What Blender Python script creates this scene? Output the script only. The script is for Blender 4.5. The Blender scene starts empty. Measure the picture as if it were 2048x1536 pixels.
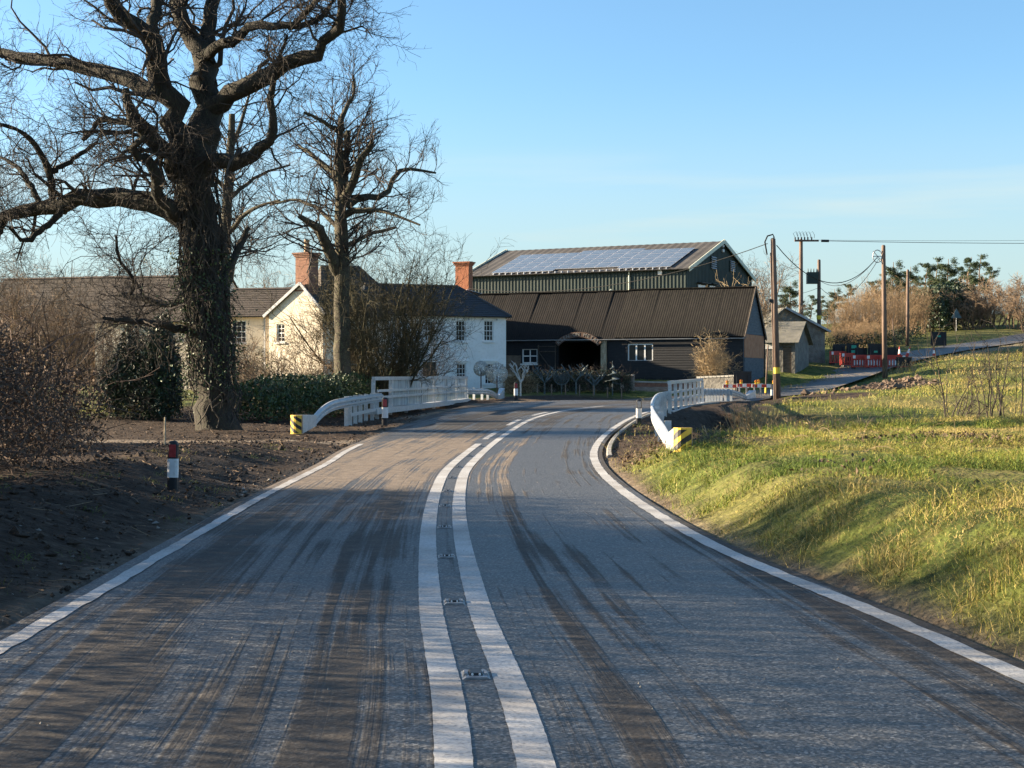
import bpy, math, random
import numpy as np
from mathutils import Vector, Matrix

# ------------------------------------------------------------------ camera, sky, sun, exposure
KF, HZ, CAMZ = 3076.0, 757.0, 1.6          # focal length in photo pixels, horizon row, eye height
scene = bpy.context.scene
cd = bpy.data.cameras.new('camera'); cam = bpy.data.objects.new('camera', cd)
scene.collection.objects.link(cam); scene.camera = cam
cam.location = (0, 0, CAMZ); cam.rotation_euler = (math.radians(90), 0, 0)
cd.sensor_width = 36; cd.lens = 36 * KF / 2048; cd.shift_y = (HZ - 768) / 2048
cd.clip_start = 0.1; cd.clip_end = 5000

SUN_EL, SUN_AHEAD = math.radians(16), math.radians(12)
sdir = Vector((-math.cos(SUN_AHEAD) * math.cos(SUN_EL), math.sin(SUN_AHEAD) * math.cos(SUN_EL), math.sin(SUN_EL)))
ld = bpy.data.lights.new('sun', 'SUN'); ld.energy = 4.6; ld.angle = math.radians(0.5); ld.color = (1.0, 0.82, 0.58)
sun = bpy.data.objects.new('sun', ld); scene.collection.objects.link(sun)
sun.rotation_euler = sdir.to_track_quat('Z', 'Y').to_euler(); sun.location = (-60, 0, 40)

world = bpy.data.worlds.new('World'); scene.world = world; world.use_nodes = True
wn, wl = world.node_tree.nodes, world.node_tree.links
wn.clear()
sky = wn.new('ShaderNodeTexSky'); sky.sky_type = 'NISHITA'; sky.sun_disc = False
sky.sun_elevation = SUN_EL; sky.sun_rotation = math.radians(-78); sky.altitude = 50
sky.air_density = 0.85; sky.dust_density = 1.1; sky.ozone_density = 3.4
bg = wn.new('ShaderNodeBackground'); bg.inputs['Strength'].default_value = 0.063
wo = wn.new('ShaderNodeOutputWorld')
tc = wn.new('ShaderNodeTexCoord'); sep = wn.new('ShaderNodeSeparateXYZ'); wl.new(tc.outputs['Generated'], sep.inputs[0])
mp = wn.new('ShaderNodeMapping'); mp.inputs['Scale'].default_value = (2.2, 2.2, 26); wl.new(tc.outputs['Generated'], mp.inputs[0])
cn = wn.new('ShaderNodeTexNoise'); cn.inputs['Scale'].default_value = 1.6; cn.inputs['Detail'].default_value = 6; wl.new(mp.outputs[0], cn.inputs[0])
cr = wn.new('ShaderNodeMapRange'); cr.inputs[1].default_value = 0.5; cr.inputs[2].default_value = 0.72; wl.new(cn.outputs[0], cr.inputs[0])
b1 = wn.new('ShaderNodeMapRange'); b1.inputs[1].default_value = 0.05; b1.inputs[2].default_value = 0.09; wl.new(sep.outputs[2], b1.inputs[0])
b2 = wn.new('ShaderNodeMapRange'); b2.inputs[1].default_value = 0.15; b2.inputs[2].default_value = 0.10; wl.new(sep.outputs[2], b2.inputs[0])
m1 = wn.new('ShaderNodeMath'); m1.operation = 'MULTIPLY'; wl.new(cr.outputs[0], m1.inputs[0]); wl.new(b1.outputs[0], m1.inputs[1])
m2 = wn.new('ShaderNodeMath'); m2.operation = 'MULTIPLY'; wl.new(m1.outputs[0], m2.inputs[0]); wl.new(b2.outputs[0], m2.inputs[1])
m3 = wn.new('ShaderNodeMath'); m3.operation = 'MULTIPLY'; m3.inputs[1].default_value = 0.8; wl.new(m2.outputs[0], m3.inputs[0])
cmix = wn.new('ShaderNodeMixRGB'); wl.new(m3.outputs[0], cmix.inputs[0]); wl.new(sky.outputs[0], cmix.inputs[1]); cmix.inputs[2].default_value = (3.3, 3.3, 3.35, 1)
hzr = wn.new('ShaderNodeMapRange'); hzr.interpolation_type = 'SMOOTHSTEP'; hzr.inputs[1].default_value = 0.20; hzr.inputs[2].default_value = 0.02; hzr.inputs[3].default_value = 0; hzr.inputs[4].default_value = 0.85; wl.new(sep.outputs[2], hzr.inputs[0])
hmix = wn.new('ShaderNodeMixRGB'); hmix.inputs[2].default_value = (2.5, 2.7, 2.72, 1); wl.new(hzr.outputs[0], hmix.inputs[0]); wl.new(cmix.outputs[0], hmix.inputs[1])
tint = wn.new('ShaderNodeMixRGB'); tint.blend_type = 'MULTIPLY'; tint.inputs[0].default_value = 1; tint.inputs[2].default_value = (0.88, 1.0, 0.96, 1); wl.new(hmix.outputs[0], tint.inputs[1]); wl.new(tint.outputs[0], bg.inputs[0]); wl.new(bg.outputs[0], wo.inputs[0])

vs = scene.view_settings
vs.view_transform = 'Standard'; vs.look = 'None'; vs.gamma = 1; vs.use_curve_mapping = False
vs.exposure = 2.2

# ------------------------------------------------------------------ helpers
rng = np.random.default_rng(7); random.seed(7)
COL = scene.collection
def P(u, v, Y):
    return ((u - 1024) / KF * Y, Y, CAMZ + (HZ - v) / KF * Y)
def PX(u, Y): return (u - 1024) / KF * Y
def PZ(v, Y): return CAMZ + (HZ - v) / KF * Y

def mat(name, col, rough=0.8, col2=None, scale=3.0, detail=4, bump=0.0, bscale=None, metal=0.0, spec=0.4, stretch=None, col3=None, fac=(0.35, 0.65), attr=None, coat=0):
    m = bpy.data.materials.new(name); m.use_nodes = True
    n, l = m.node_tree.nodes, m.node_tree.links
    b = n['Principled BSDF']; b.inputs['Roughness'].default_value = rough; b.inputs['Metallic'].default_value = metal
    b.inputs['Specular IOR Level'].default_value = spec
    c4 = lambda c: (c[0], c[1], c[2], 1)
    b.inputs['Base Color'].default_value = c4(col)
    t = n.new('ShaderNodeTexCoord'); src = t.outputs['Object']
    if stretch:
        mpn = n.new('ShaderNodeMapping'); mpn.inputs['Scale'].default_value = stretch; l.new(src, mpn.inputs[0]); src = mpn.outputs[0]
    out = None
    if col2:
        nz = n.new('ShaderNodeTexNoise'); nz.inputs['Scale'].default_value = scale; nz.inputs['Detail'].default_value = detail; l.new(src, nz.inputs[0])
        mr = n.new('ShaderNodeMapRange'); mr.inputs[1].default_value = fac[0]; mr.inputs[2].default_value = fac[1]; l.new(nz.outputs[0], mr.inputs[0])
        mx = n.new('ShaderNodeMixRGB'); mx.inputs[1].default_value = c4(col); mx.inputs[2].default_value = c4(col2); l.new(mr.outputs[0], mx.inputs[0]); out = mx.outputs[0]
        if col3:
            nz3 = n.new('ShaderNodeTexNoise'); nz3.inputs['Scale'].default_value = scale * 7; nz3.inputs['Detail'].default_value = 3; l.new(src, nz3.inputs[0])
            mr3 = n.new('ShaderNodeMapRange'); mr3.inputs[1].default_value = 0.5; mr3.inputs[2].default_value = 0.72; l.new(nz3.outputs[0], mr3.inputs[0])
            mx3 = n.new('ShaderNodeMixRGB'); l.new(out, mx3.inputs[1]); mx3.inputs[2].default_value = c4(col3); l.new(mr3.outputs[0], mx3.inputs[0]); out = mx3.outputs[0]
    if attr:
        at = n.new('ShaderNodeVertexColor'); at.layer_name = attr
        if out is None: out = at.outputs[0]
        else:
            mm = n.new('ShaderNodeMixRGB'); mm.blend_type = 'MULTIPLY'; mm.inputs[0].default_value = 1; l.new(out, mm.inputs[1]); l.new(at.outputs[0], mm.inputs[2]); out = mm.outputs[0]
    if out is not None: l.new(out, b.inputs['Base Color'])
    if bump:
        nb = n.new('ShaderNodeTexNoise'); nb.inputs['Scale'].default_value = bscale or scale * 4; nb.inputs['Detail'].default_value = 5; l.new(src, nb.inputs[0])
        bp = n.new('ShaderNodeBump'); bp.inputs['Strength'].default_value = bump; bp.inputs['Distance'].default_value = 0.05; l.new(nb.outputs[0], bp.inputs['Height']); l.new(bp.outputs[0], b.inputs['Normal'])
    return m

def tag(o, label=None, cat=None, group=None, kind=None):
    if label: o['label'] = label
    if cat: o['category'] = cat
    if group: o['group'] = group
    if kind: o['kind'] = kind
    return o
def empty(name, loc=(0, 0, 0), rz=0.0, label=None, cat=None, group=None):
    o = bpy.data.objects.new(name, None); COL.objects.link(o); o.location = loc; o.rotation_euler = (0, 0, rz); o.empty_display_size = 0.2
    return tag(o, label, cat, group)
def link(name, me, m, parent=None):
    o = bpy.data.objects.new(name, me); COL.objects.link(o)
    if m is not None and len(me.materials) == 0: me.materials.append(m)
    if parent is not None: o.parent = parent
    return o
def np_mesh(name, V, F, m, parent=None, smooth=False, colors=None):
    V = np.asarray(V, np.float32).reshape(-1, 3); F = np.asarray(F, np.int32)
    me = bpy.data.meshes.new(name); k = F.shape[1]
    me.vertices.add(len(V)); me.vertices.foreach_set('co', V.ravel())
    me.loops.add(F.size); me.loops.foreach_set('vertex_index', F.ravel())
    me.polygons.add(len(F)); me.polygons.foreach_set('loop_start', np.arange(0, F.size, k, dtype=np.int32))
    me.polygons.foreach_set('loop_total', np.full(len(F), k, np.int32))
    me.polygons.foreach_set('use_smooth', np.full(len(F), smooth))
    if colors is not None:
        a = me.color_attributes.new('Col', 'FLOAT_COLOR', 'POINT')
        c = np.ones((len(V), 4), np.float32); c[:, :3] = colors; a.data.foreach_set('color', c.ravel())
    me.update(calc_edges=True); me.validate()
    return link(name, me, m, parent)
def copy_tree(o, parent=None):
    c = o.copy(); COL.objects.link(c); c.parent = parent
    for ch in list(o.children): copy_tree(ch, c)
    return c

class MB:
    def __init__(s): s.v = []; s.f = []
    def add(s, vs, fs):
        b = len(s.v); s.v += [tuple(x) for x in vs]; s.f += [tuple(i + b for i in f) for f in fs]; return s
    def box(s, x0, x1, y0, y1, z0, z1):
        return s.add([(x0, y0, z0), (x1, y0, z0), (x1, y1, z0), (x0, y1, z0), (x0, y0, z1), (x1, y0, z1), (x1, y1, z1), (x0, y1, z1)],
                     [(0, 3, 2, 1), (4, 5, 6, 7), (0, 1, 5, 4), (1, 2, 6, 5), (2, 3, 7, 6), (3, 0, 4, 7)])
    def bar(s, a, b, w, h, up=(0, 0, 1)):
        a, b = Vector(a), Vector(b); d = (b - a).normalized(); upv = Vector(up)
        if abs(d.dot(upv)) > 0.98: upv = Vector((0, 1, 0))
        r = d.cross(upv).normalized(); u = r.cross(d)
        vs = [p + r * sx * w / 2 + u * sz * h / 2 for p in (a, b) for sx, sz in ((-1, -1), (1, -1), (1, 1), (-1, 1))]
        return s.add(vs, [(0, 1, 2, 3), (7, 6, 5, 4), (0, 4, 5, 1), (1, 5, 6, 2), (2, 6, 7, 3), (3, 7, 4, 0)])
    def tube(s, pts, rad, n=8, cap=True):
        pts = [Vector(p) for p in pts]; rad = rad if hasattr(rad, '__len__') else [rad] * len(pts)
        vs, fs = [], []; ref = None
        for i, p in enumerate(pts):
            t = (pts[min(i + 1, len(pts) - 1)] - pts[max(i - 1, 0)]).normalized()
            if ref is None: ref = Vector((1, 0, 0)) if abs(t.x) < 0.9 else Vector((0, 1, 0))
            a = (ref - t * ref.dot(t)).normalized(); ref = a; b = t.cross(a)
            for k in range(n):
                th = 2 * math.pi * k / n; vs.append(p + (a * math.cos(th) + b * math.sin(th)) * rad[i])
        for i in range(len(pts) - 1):
            for k in range(n): fs.append((i * n + k, i * n + (k + 1) % n, (i + 1) * n + (k + 1) % n, (i + 1) * n + k))
        if cap: fs.append(tuple(range(n))[::-1]); fs.append(tuple((len(pts) - 1) * n + k for k in range(n)))
        return s.add(vs, fs)
    def sweep(s, prof, path, closed=False):
        """profile (lateral, vertical) carried along a ground path of (x, y, z)"""
        path = [Vector(p) for p in path]; m = len(prof); vs, fs = [], []
        for i, p in enumerate(path):
            d = path[min(i + 1, len(path) - 1)] - path[max(i - 1, 0)]; d.z = 0; d.normalize(); r = Vector((d.y, -d.x, 0))
            for (a, h) in prof: vs.append(p + r * a + Vector((0, 0, h)))
        for i in range(len(path) - 1):
            for k in range(m if closed else m - 1):
                k2 = (k + 1) % m; fs.append((i * m + k, i * m + k2, (i + 1) * m + k2, (i + 1) * m + k))
        if closed: fs.append(tuple(range(m))); fs.append(tuple((len(path) - 1) * m + k for k in range(m))[::-1])
        return s.add(vs, fs)
    def prism(s, outline, y0, y1):
        n = len(outline); vs = [(x, y0, z) for x, z in outline] + [(x, y1, z) for x, z in outline]
        return s.add(vs, [tuple(range(n)), tuple(range(n, 2 * n))[::-1]] + [(i, i + n, (i + 1) % n + n, (i + 1) % n) for i in range(n)])
    def slab(s, quad, t):
        """a quad given thickness t along its normal"""
        q = [Vector(p) for p in quad]; nrm = (q[1] - q[0]).cross(q[3] - q[0]).normalized() * t
        return s.add(q + [p + nrm for p in q], [(3, 2, 1, 0), (4, 5, 6, 7), (0, 1, 5, 4), (1, 2, 6, 5), (2, 3, 7, 6), (3, 0, 4, 7)])
    def build(s, name, m, parent=None, smooth=False):
        me = bpy.data.meshes.new(name); me.from_pydata(s.v, [], s.f)
        if smooth: me.polygons.foreach_set('use_smooth', np.full(len(me.polygons), True))
        me.update(); return link(name, me, m, parent)

def hash2(ix, iy, seed):
    n = (ix.astype(np.int64) * 374761393 + iy.astype(np.int64) * 668265263 + seed * 974711) & 0x7fffffff
    n = ((n ^ (n >> 13)) * 1274126177) & 0x7fffffff
    return ((n ^ (n >> 16)) & 0xffff) / 65535.0
def vnoise(x, y, sc, seed=0):
    x, y = np.asarray(x, float) / sc, np.asarray(y, float) / sc
    ix, iy = np.floor(x), np.floor(y); fx, fy = x - ix, y - iy; fx = fx * fx * (3 - 2 * fx); fy = fy * fy * (3 - 2 * fy)
    ix, iy = ix.astype(int), iy.astype(int)
    return (hash2(ix, iy, seed) * (1 - fx) + hash2(ix + 1, iy, seed) * fx) * (1 - fy) + (hash2(ix, iy + 1, seed) * (1 - fx) + hash2(ix + 1, iy + 1, seed) * fx) * fy
def fbm(x, y, sc, seed=0, o=3): return sum(vnoise(x, y, sc / 2 ** i, seed + i) / 2 ** i for i in range(o)) / sum(1 / 2 ** i for i in range(o))
def sstep(a, b, x):
    t = np.clip((np.asarray(x, float) - a) / (b - a), 0, 1); return t * t * (3 - 2 * t)
def catmull(pts, n):
    p = np.asarray(pts, float); p = np.vstack([2 * p[0] - p[1], p, 2 * p[-1] - p[-2]]); out = []
    for i in range(1, len(p) - 2):
        t = np.linspace(0, 1, n, endpoint=False)[:, None]
        out.append(0.5 * (2 * p[i] + (p[i + 1] - p[i - 1]) * t + (2 * p[i - 1] - 5 * p[i] + 4 * p[i + 1] - p[i + 2]) * t ** 2 + (3 * p[i] - p[i - 1] - 3 * p[i + 1] + p[i + 2]) * t ** 3))
    return np.vstack(out + [p[-2][None]])
def resample(p, n):
    p = np.asarray(p, float); d = np.r_[0, np.cumsum(np.linalg.norm(np.diff(p[:, :3], axis=0), axis=1))]
    t = np.linspace(0, d[-1], n); return np.stack([np.interp(t, d, p[:, k]) for k in range(p.shape[1])], 1)

# vectorised branches: pts (N,k,3), rad (N,k)
def tubes(Pt, R, s):
    N, k, _ = Pt.shape
    T = np.empty_like(Pt); T[:, 1:-1] = Pt[:, 2:] - Pt[:, :-2]; T[:, 0] = Pt[:, 1] - Pt[:, 0]; T[:, -1] = Pt[:, -1] - Pt[:, -2]
    T /= np.linalg.norm(T, axis=2, keepdims=True) + 1e-9
    m = T.mean(1); ref = np.where(np.abs(m[:, 2:3]) > 0.75, np.array([[1.0, 0.2, 0]]), np.array([[0.1, 0.2, 1.0]]))[:, None, :]
    A = np.cross(T, np.broadcast_to(ref, T.shape)); A /= np.linalg.norm(A, axis=2, keepdims=True) + 1e-9; B = np.cross(T, A)
    th = np.arange(s) * 2 * np.pi / s
    V = Pt[:, :, None, :] + (A[:, :, None, :] * np.cos(th)[None, None, :, None] + B[:, :, None, :] * np.sin(th)[None, None, :, None]) * R[:, :, None, None]
    idx = np.arange(N * k * s).reshape(N, k, s); a = idx[:, :-1]; b = idx[:, 1:]
    F = np.stack([a, np.roll(a, -1, 2), np.roll(b, -1, 2), b], -1).reshape(-1, 4)
    return V.reshape(-1, 3), F
def unit(v): return v / (np.linalg.norm(v, axis=-1, keepdims=True) + 1e-9)
def grow(Pp, Rp, nchild, l0, l1, ang, k=4, up=0.0, rr=0.55, rmin=0.004, tmin=0.25, wig=0.25, bias=None, taper=0.35):
    N, kp, _ = Pp.shape; M = N * nchild; pi = np.repeat(np.arange(N), nchild)
    t = (tmin + (1 - tmin) * rng.random(M)) * (kp - 1.001); i = t.astype(int); f = (t - i)[:, None]
    S = Pp[pi, i] * (1 - f) + Pp[pi, i + 1] * f; r0 = (Rp[pi, i] * (1 - f[:, 0]) + Rp[pi, i + 1] * f[:, 0])
    D = unit(Pp[pi, i + 1] - Pp[pi, i]); rv = unit(np.cross(D, rng.normal(size=(M, 3))))
    a = np.radians(rng.uniform(ang[0], ang[1], M))[:, None]; D = D * np.cos(a) + rv * np.sin(a); D[:, 2] += up
    if bias is not None: D += np.asarray(bias)
    D = unit(D); L = rng.uniform(l0, l1, M)[:, None] / (k - 1)
    Pn = np.empty((M, k, 3)); Pn[:, 0] = S
    for j in range(1, k):
        Pn[:, j] = Pn[:, j - 1] + D * L; D = D + rng.normal(size=(M, 3)) * wig; D[:, 2] += up * 0.5; D = unit(D)
    r = np.maximum(r0 * rr, rmin); return Pn, np.maximum(r[:, None] * np.linspace(1, taper, k)[None], rmin * 0.6)
def join(parts):
    V, F, o = [], [], 0
    for v, f in parts: V.append(v); F.append(f + o); o += len(v)
    return np.vstack(V), np.vstack(F)
def leaves(C, size, flat=0.0, aspect=0.6):
    N = len(C); n = rng.normal(size=(N, 3)); n[:, 2] += flat; n = unit(n); a = unit(np.cross(n, rng.normal(size=(N, 3)))); b = np.cross(n, a)
    s = (np.asarray(size) * rng.uniform(0.6, 1.3, N))[:, None]
    V = np.stack([C - a * s, C - b * s * aspect + n * s * 0.15, C + a * s, C + b * s * aspect + n * s * 0.15], 1).reshape(-1, 3)
    return V, np.arange(4 * N).reshape(N, 4)

# ------------------------------------------------------------------ materials
M = {}
M['bark'] = mat('bark_oak', (0.016, 0.013, 0.0105), 0.95, (0.036, 0.029, 0.022), 4, bump=1.0, bscale=18, stretch=(1, 1, .35), col3=(0.045, 0.047, 0.025))
M['bark_pale'] = mat('bark_pale', (0.034, 0.027, 0.021), 0.95, (0.075, 0.06, 0.043), 3, bump=.7, bscale=15, col3=(0.11, 0.115, 0.055))
M['twig'] = mat('twig_dark', (0.034, 0.026, 0.021), 0.9, (0.07, 0.054, 0.042), 1.5)
M['twig_warm'] = mat('twig_warm', (0.15, 0.10, 0.065), 0.9, (0.25, 0.18, 0.115), 1.2)
M['twig_willow'] = mat('twig_willow', (0.20, 0.125, 0.07), 0.9, (0.31, 0.22, 0.125), .35)
M['twig_moss'] = mat('twig_moss', (0.042, 0.036, 0.02), 0.95, (0.09, 0.078, 0.04), 2.0)
M['ivy_stem'] = mat('ivy_stem', (0.03, 0.025, 0.02), 0.95, (0.065, 0.053, 0.041), 5)
M['bramble'] = mat('bramble_stem', (0.075, 0.048, 0.036), 0.9, (0.14, 0.09, 0.066), 2.5)
M['dead_leaf'] = mat('dead_leaf', (0.06, 0.038, 0.025), 0.85, (0.14, 0.088, 0.055), 2.5)
M['leaf'] = mat('leaf_green', (0.03, 0.055, 0.018), 0.5, (0.075, 0.11, 0.03), 2.0)
M['leaf_dark'] = mat('leaf_dark', (0.014, 0.03, 0.013), 0.5, (0.03, 0.055, 0.02), 2.0)
M['pine'] = mat('pine_needle', (0.028, 0.05, 0.022), 0.8, (0.075, 0.10, 0.045), 1.0)
M['pine_bark'] = mat('pine_bark', (0.14, 0.09, 0.06), 0.95, (0.22, 0.15, 0.10), 1)
M['blade'] = mat('grass_blade', (1, 1, 1), 0.75, attr='Col', spec=.2)
M['straw'] = mat('straw_stem', (0.25, 0.18, 0.10), 0.9, (0.36, 0.27, 0.15), 4)
M['white_paint'] = mat('galvanised_white', (0.48, 0.49, 0.50), 0.4, (0.62, 0.63, 0.635), 6, metal=.35, col3=(0.36, 0.36, 0.35), bump=.05, bscale=60)
M['galv'] = mat('galvanised_grey', (0.20, 0.20, 0.205), 0.5, (0.36, 0.36, 0.365), 9, metal=.5)
M['render_white'] = mat('render_white', (0.78, 0.77, 0.74), 0.9, (0.85, 0.84, 0.81), 0.9, bump=.25, bscale=25, col3=(0.73, 0.71, 0.67))
M['frame_white'] = mat('frame_white', (0.74, 0.74, 0.72), 0.5, (0.8, 0.8, 0.78), 4)
M['cream'] = mat('render_cream', (0.58, 0.50, 0.39), 0.9, (0.68, 0.60, 0.48), 1.0, bump=.3, bscale=20, col3=(0.52, 0.44, 0.34))
M['slate'] = mat('slate_roof', (0.022, 0.025, 0.03), 0.65, (0.045, 0.048, 0.054), 6, bump=.5, bscale=9, stretch=(1, 4, 4))
M['tile'] = mat('clay_tile', (0.045, 0.034, 0.028), 0.9, (0.085, 0.062, 0.049), 3, bump=.8, bscale=8, col3=(0.09, 0.085, 0.06), stretch=(1, 3, 3))
M['ridge'] = mat('ridge_tile', (0.11, 0.085, 0.07), 0.9, (0.16, 0.12, 0.1), 5)
M['lead'] = mat('lead_flashing', (0.25, 0.26, 0.28), 0.5, (0.34, 0.35, 0.37), 4)
M['brick'] = mat('red_brick', (0.30, 0.10, 0.05), 0.9, (0.39, 0.15, 0.07), 8, bump=.4, bscale=20, col3=(0.30, 0.12, 0.07))
M['brick_old'] = mat('old_brick', (0.17, 0.078, 0.05), 0.9, (0.26, 0.128, 0.08), 7, bump=.4, bscale=20, col3=(0.22, 0.13, 0.10))
M['pot'] = mat('chimney_pot', (0.45, 0.30, 0.17), 0.85, (0.55, 0.38, 0.23), 5)
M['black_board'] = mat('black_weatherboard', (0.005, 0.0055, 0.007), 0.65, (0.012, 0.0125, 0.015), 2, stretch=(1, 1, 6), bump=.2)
M['blue_board'] = mat('slate_blue_board', (0.045, 0.062, 0.08), 0.7, (0.085, 0.105, 0.125), 2, stretch=(1, 1, 5))
M['bare_board'] = mat('weathered_board', (0.11, 0.08, 0.06), 0.9, (0.2, 0.155, 0.115), 3, stretch=(1, 1, 5))
M['rust_panel'] = mat('brown_panel', (0.34, 0.145, 0.07), 0.9, (0.45, 0.21, 0.11), 2.5, col3=(0.3, 0.2, 0.13))
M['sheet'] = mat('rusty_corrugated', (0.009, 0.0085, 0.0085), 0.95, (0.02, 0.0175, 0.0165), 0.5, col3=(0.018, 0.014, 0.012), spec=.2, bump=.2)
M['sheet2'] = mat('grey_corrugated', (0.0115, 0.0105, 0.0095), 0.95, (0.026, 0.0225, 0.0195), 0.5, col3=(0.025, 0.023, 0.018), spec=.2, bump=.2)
M['asbestos'] = mat('old_sheet_roof', (0.12, 0.115, 0.10), 0.9, (0.2, 0.185, 0.155), 1.5, col3=(0.16, 0.15, 0.09), bump=.3)
M['shed_green'] = mat('green_cladding', (0.019, 0.031, 0.027), 0.6, (0.028, 0.043, 0.037), .8)
M['shed_roof'] = mat('shed_roof', (0.05, 0.045, 0.042), 0.8, (0.08, 0.072, 0.065), .7, bump=.2)
M['verge_trim'] = mat('verge_trim', (0.55, 0.55, 0.42), 0.6, (0.62, 0.62, 0.5), 3)
M['solar'] = mat('solar_cell', (0.10, 0.125, 0.155), 0.22, (0.15, 0.175, 0.20), 1.2, spec=.9)  # cell colour lifted to stand in for sky reflected at a grazing angle
M['alu'] = mat('aluminium', (0.6, 0.6, 0.62), 0.4, (0.68, 0.68, 0.7), 5, metal=.6)
M['glass'] = mat('window_glass', (0.01, 0.013, 0.017), 0.08, (0.022, 0.026, 0.03), 1, spec=.18)
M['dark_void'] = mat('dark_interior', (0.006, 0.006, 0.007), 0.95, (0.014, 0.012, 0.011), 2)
M['timber'] = mat('old_timber', (0.30, 0.24, 0.16), 0.9, (0.55, 0.46, 0.32), 2.2, stretch=(4, 4, 1), col3=(0.12, 0.09, 0.06), bump=.5)
M['timber_dark'] = mat('dark_timber', (0.055, 0.045, 0.038), 0.9, (0.10, 0.082, 0.066), 3, stretch=(4, 4, 1))
M['pole'] = mat('creosoted_pole', (0.10, 0.066, 0.05), 0.85, (0.19, 0.13, 0.098), 1.8, stretch=(5, 5, .6), bump=.3, bscale=10)
M['cable'] = mat('cable_black', (0.012, 0.012, 0.013), 0.7, (0.02, 0.02, 0.021), 2, spec=.1)
M['yellow'] = mat('yellow_plastic', (0.75, 0.5, 0.03), 0.5, (0.8, 0.56, 0.06), 5)
M['black_plastic'] = mat('black_plastic', (0.012, 0.012, 0.014), 0.5, (0.022, 0.022, 0.025), 6, bump=.05)
M['white_plastic'] = mat('white_plastic', (0.66, 0.66, 0.66), 0.45, (0.74, 0.74, 0.73), 4, col3=(0.6, 0.58, 0.55))
M['red_reflector'] = mat('red_reflector', (0.30, 0.018, 0.02), 0.35, (0.42, 0.04, 0.045), 30, spec=.6)
M['red_plastic'] = mat('red_plastic', (0.42, 0.03, 0.022), 0.5, (0.55, 0.055, 0.03), 3)
M['orange'] = mat('amber_lens', (0.75, 0.22, 0.02), 0.35, (0.85, 0.3, 0.04), 5)
M['refl_white'] = mat('white_reflective', (0.74, 0.72, 0.68), 0.4, (0.8, 0.78, 0.74), 4)
M['sign_back'] = mat('sign_back_black', (0.01, 0.01, 0.011), 0.6, (0.018, 0.018, 0.02), 3)
M['green_label'] = mat('green_label', (0.03, 0.30, 0.19), 0.5, (0.06, 0.4, 0.26), 8)
M['concrete'] = mat('concrete', (0.19, 0.18, 0.165), 0.9, (0.29, 0.28, 0.26), 2, bump=.3, bscale=20)
M['stone'] = mat('rubble_stone', (0.10, 0.093, 0.083), 0.95, (0.2, 0.185, 0.16), 2.5, bump=1.0, bscale=6, col3=(0.26, 0.24, 0.2))
M['cap'] = mat('coping_stone', (0.26, 0.25, 0.22), 0.9, (0.36, 0.34, 0.3), 3, bump=.4)
M['steel_art'] = mat('sculpture_steel', (0.05, 0.068, 0.074), 0.5, (0.09, 0.115, 0.12), 6, metal=.4)
M['steel_bright'] = mat('sculpture_bright', (0.36, 0.36, 0.34), 0.4, (0.48, 0.47, 0.44), 6, metal=.35)
M['rust'] = mat('rusty_steel', (0.075, 0.042, 0.03), 0.8, (0.14, 0.085, 0.06), 5)
M['letter'] = mat('sign_letter', (0.22, 0.2, 0.18), 0.6, (0.3, 0.28, 0.25), 5)
M['clod'] = mat('soil_clod', (0.034, 0.023, 0.016), 0.98, (0.065, 0.045, 0.032), 8, bump=.6, bscale=30)
M['pebble'] = mat('pebble', (0.14, 0.125, 0.11), 0.8, (0.26, 0.24, 0.21), 6)
M['dug'] = mat('dug_soil', (0.10, 0.068, 0.045), 0.95, (0.17, 0.12, 0.085), 2)
M['blue_sign'] = mat('sign_plate', (0.05, 0.10, 0.13), 0.5, (0.08, 0.14, 0.17), 4)
M['chev_yellow'] = mat('chevron_yellow', (0.72, 0.44, 0.04), 0.4, (0.8, 0.5, 0.07), 10)
M['blue_label'] = mat('blue_sticker', (0.02, 0.07, 0.5), 0.4, (0.03, 0.1, 0.6), 5)

# parapet mesh: a fine woven sheet that lets part of what is behind show through
mm = bpy.data.materials.new('mesh_sheet'); mm.use_nodes = True; M['mesh_sheet'] = mm
n, l = mm.node_tree.nodes, mm.node_tree.links; b = n['Principled BSDF']; b.inputs['Roughness'].default_value = .6
tcn = n.new('ShaderNodeTexCoord'); nz = n.new('ShaderNodeTexNoise'); nz.inputs['Scale'].default_value = 1.4
mpn = n.new('ShaderNodeMapping'); mpn.inputs['Scale'].default_value = (3, 3, .7); l.new(tcn.outputs['Object'], mpn.inputs[0]); l.new(mpn.outputs[0], nz.inputs[0])
rp = n.new('ShaderNodeValToRGB'); rp.color_ramp.elements[0].position = .4; rp.color_ramp.elements[0].color = (.36, .36, .35, 1); rp.color_ramp.elements[1].position = .62; rp.color_ramp.elements[1].color = (.56, .56, .54, 1)
l.new(nz.outputs[0], rp.inputs[0]); l.new(rp.outputs[0], b.inputs['Base Color'])
tr = n.new('ShaderNodeBsdfTransparent'); mxs = n.new('ShaderNodeMixShader'); mxs.inputs[0].default_value = .78
l.new(tr.outputs[0], mxs.inputs[1]); l.new(b.outputs[0], mxs.inputs[2]); l.new(mxs.outputs[0], n['Material Output'].inputs[0])

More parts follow.
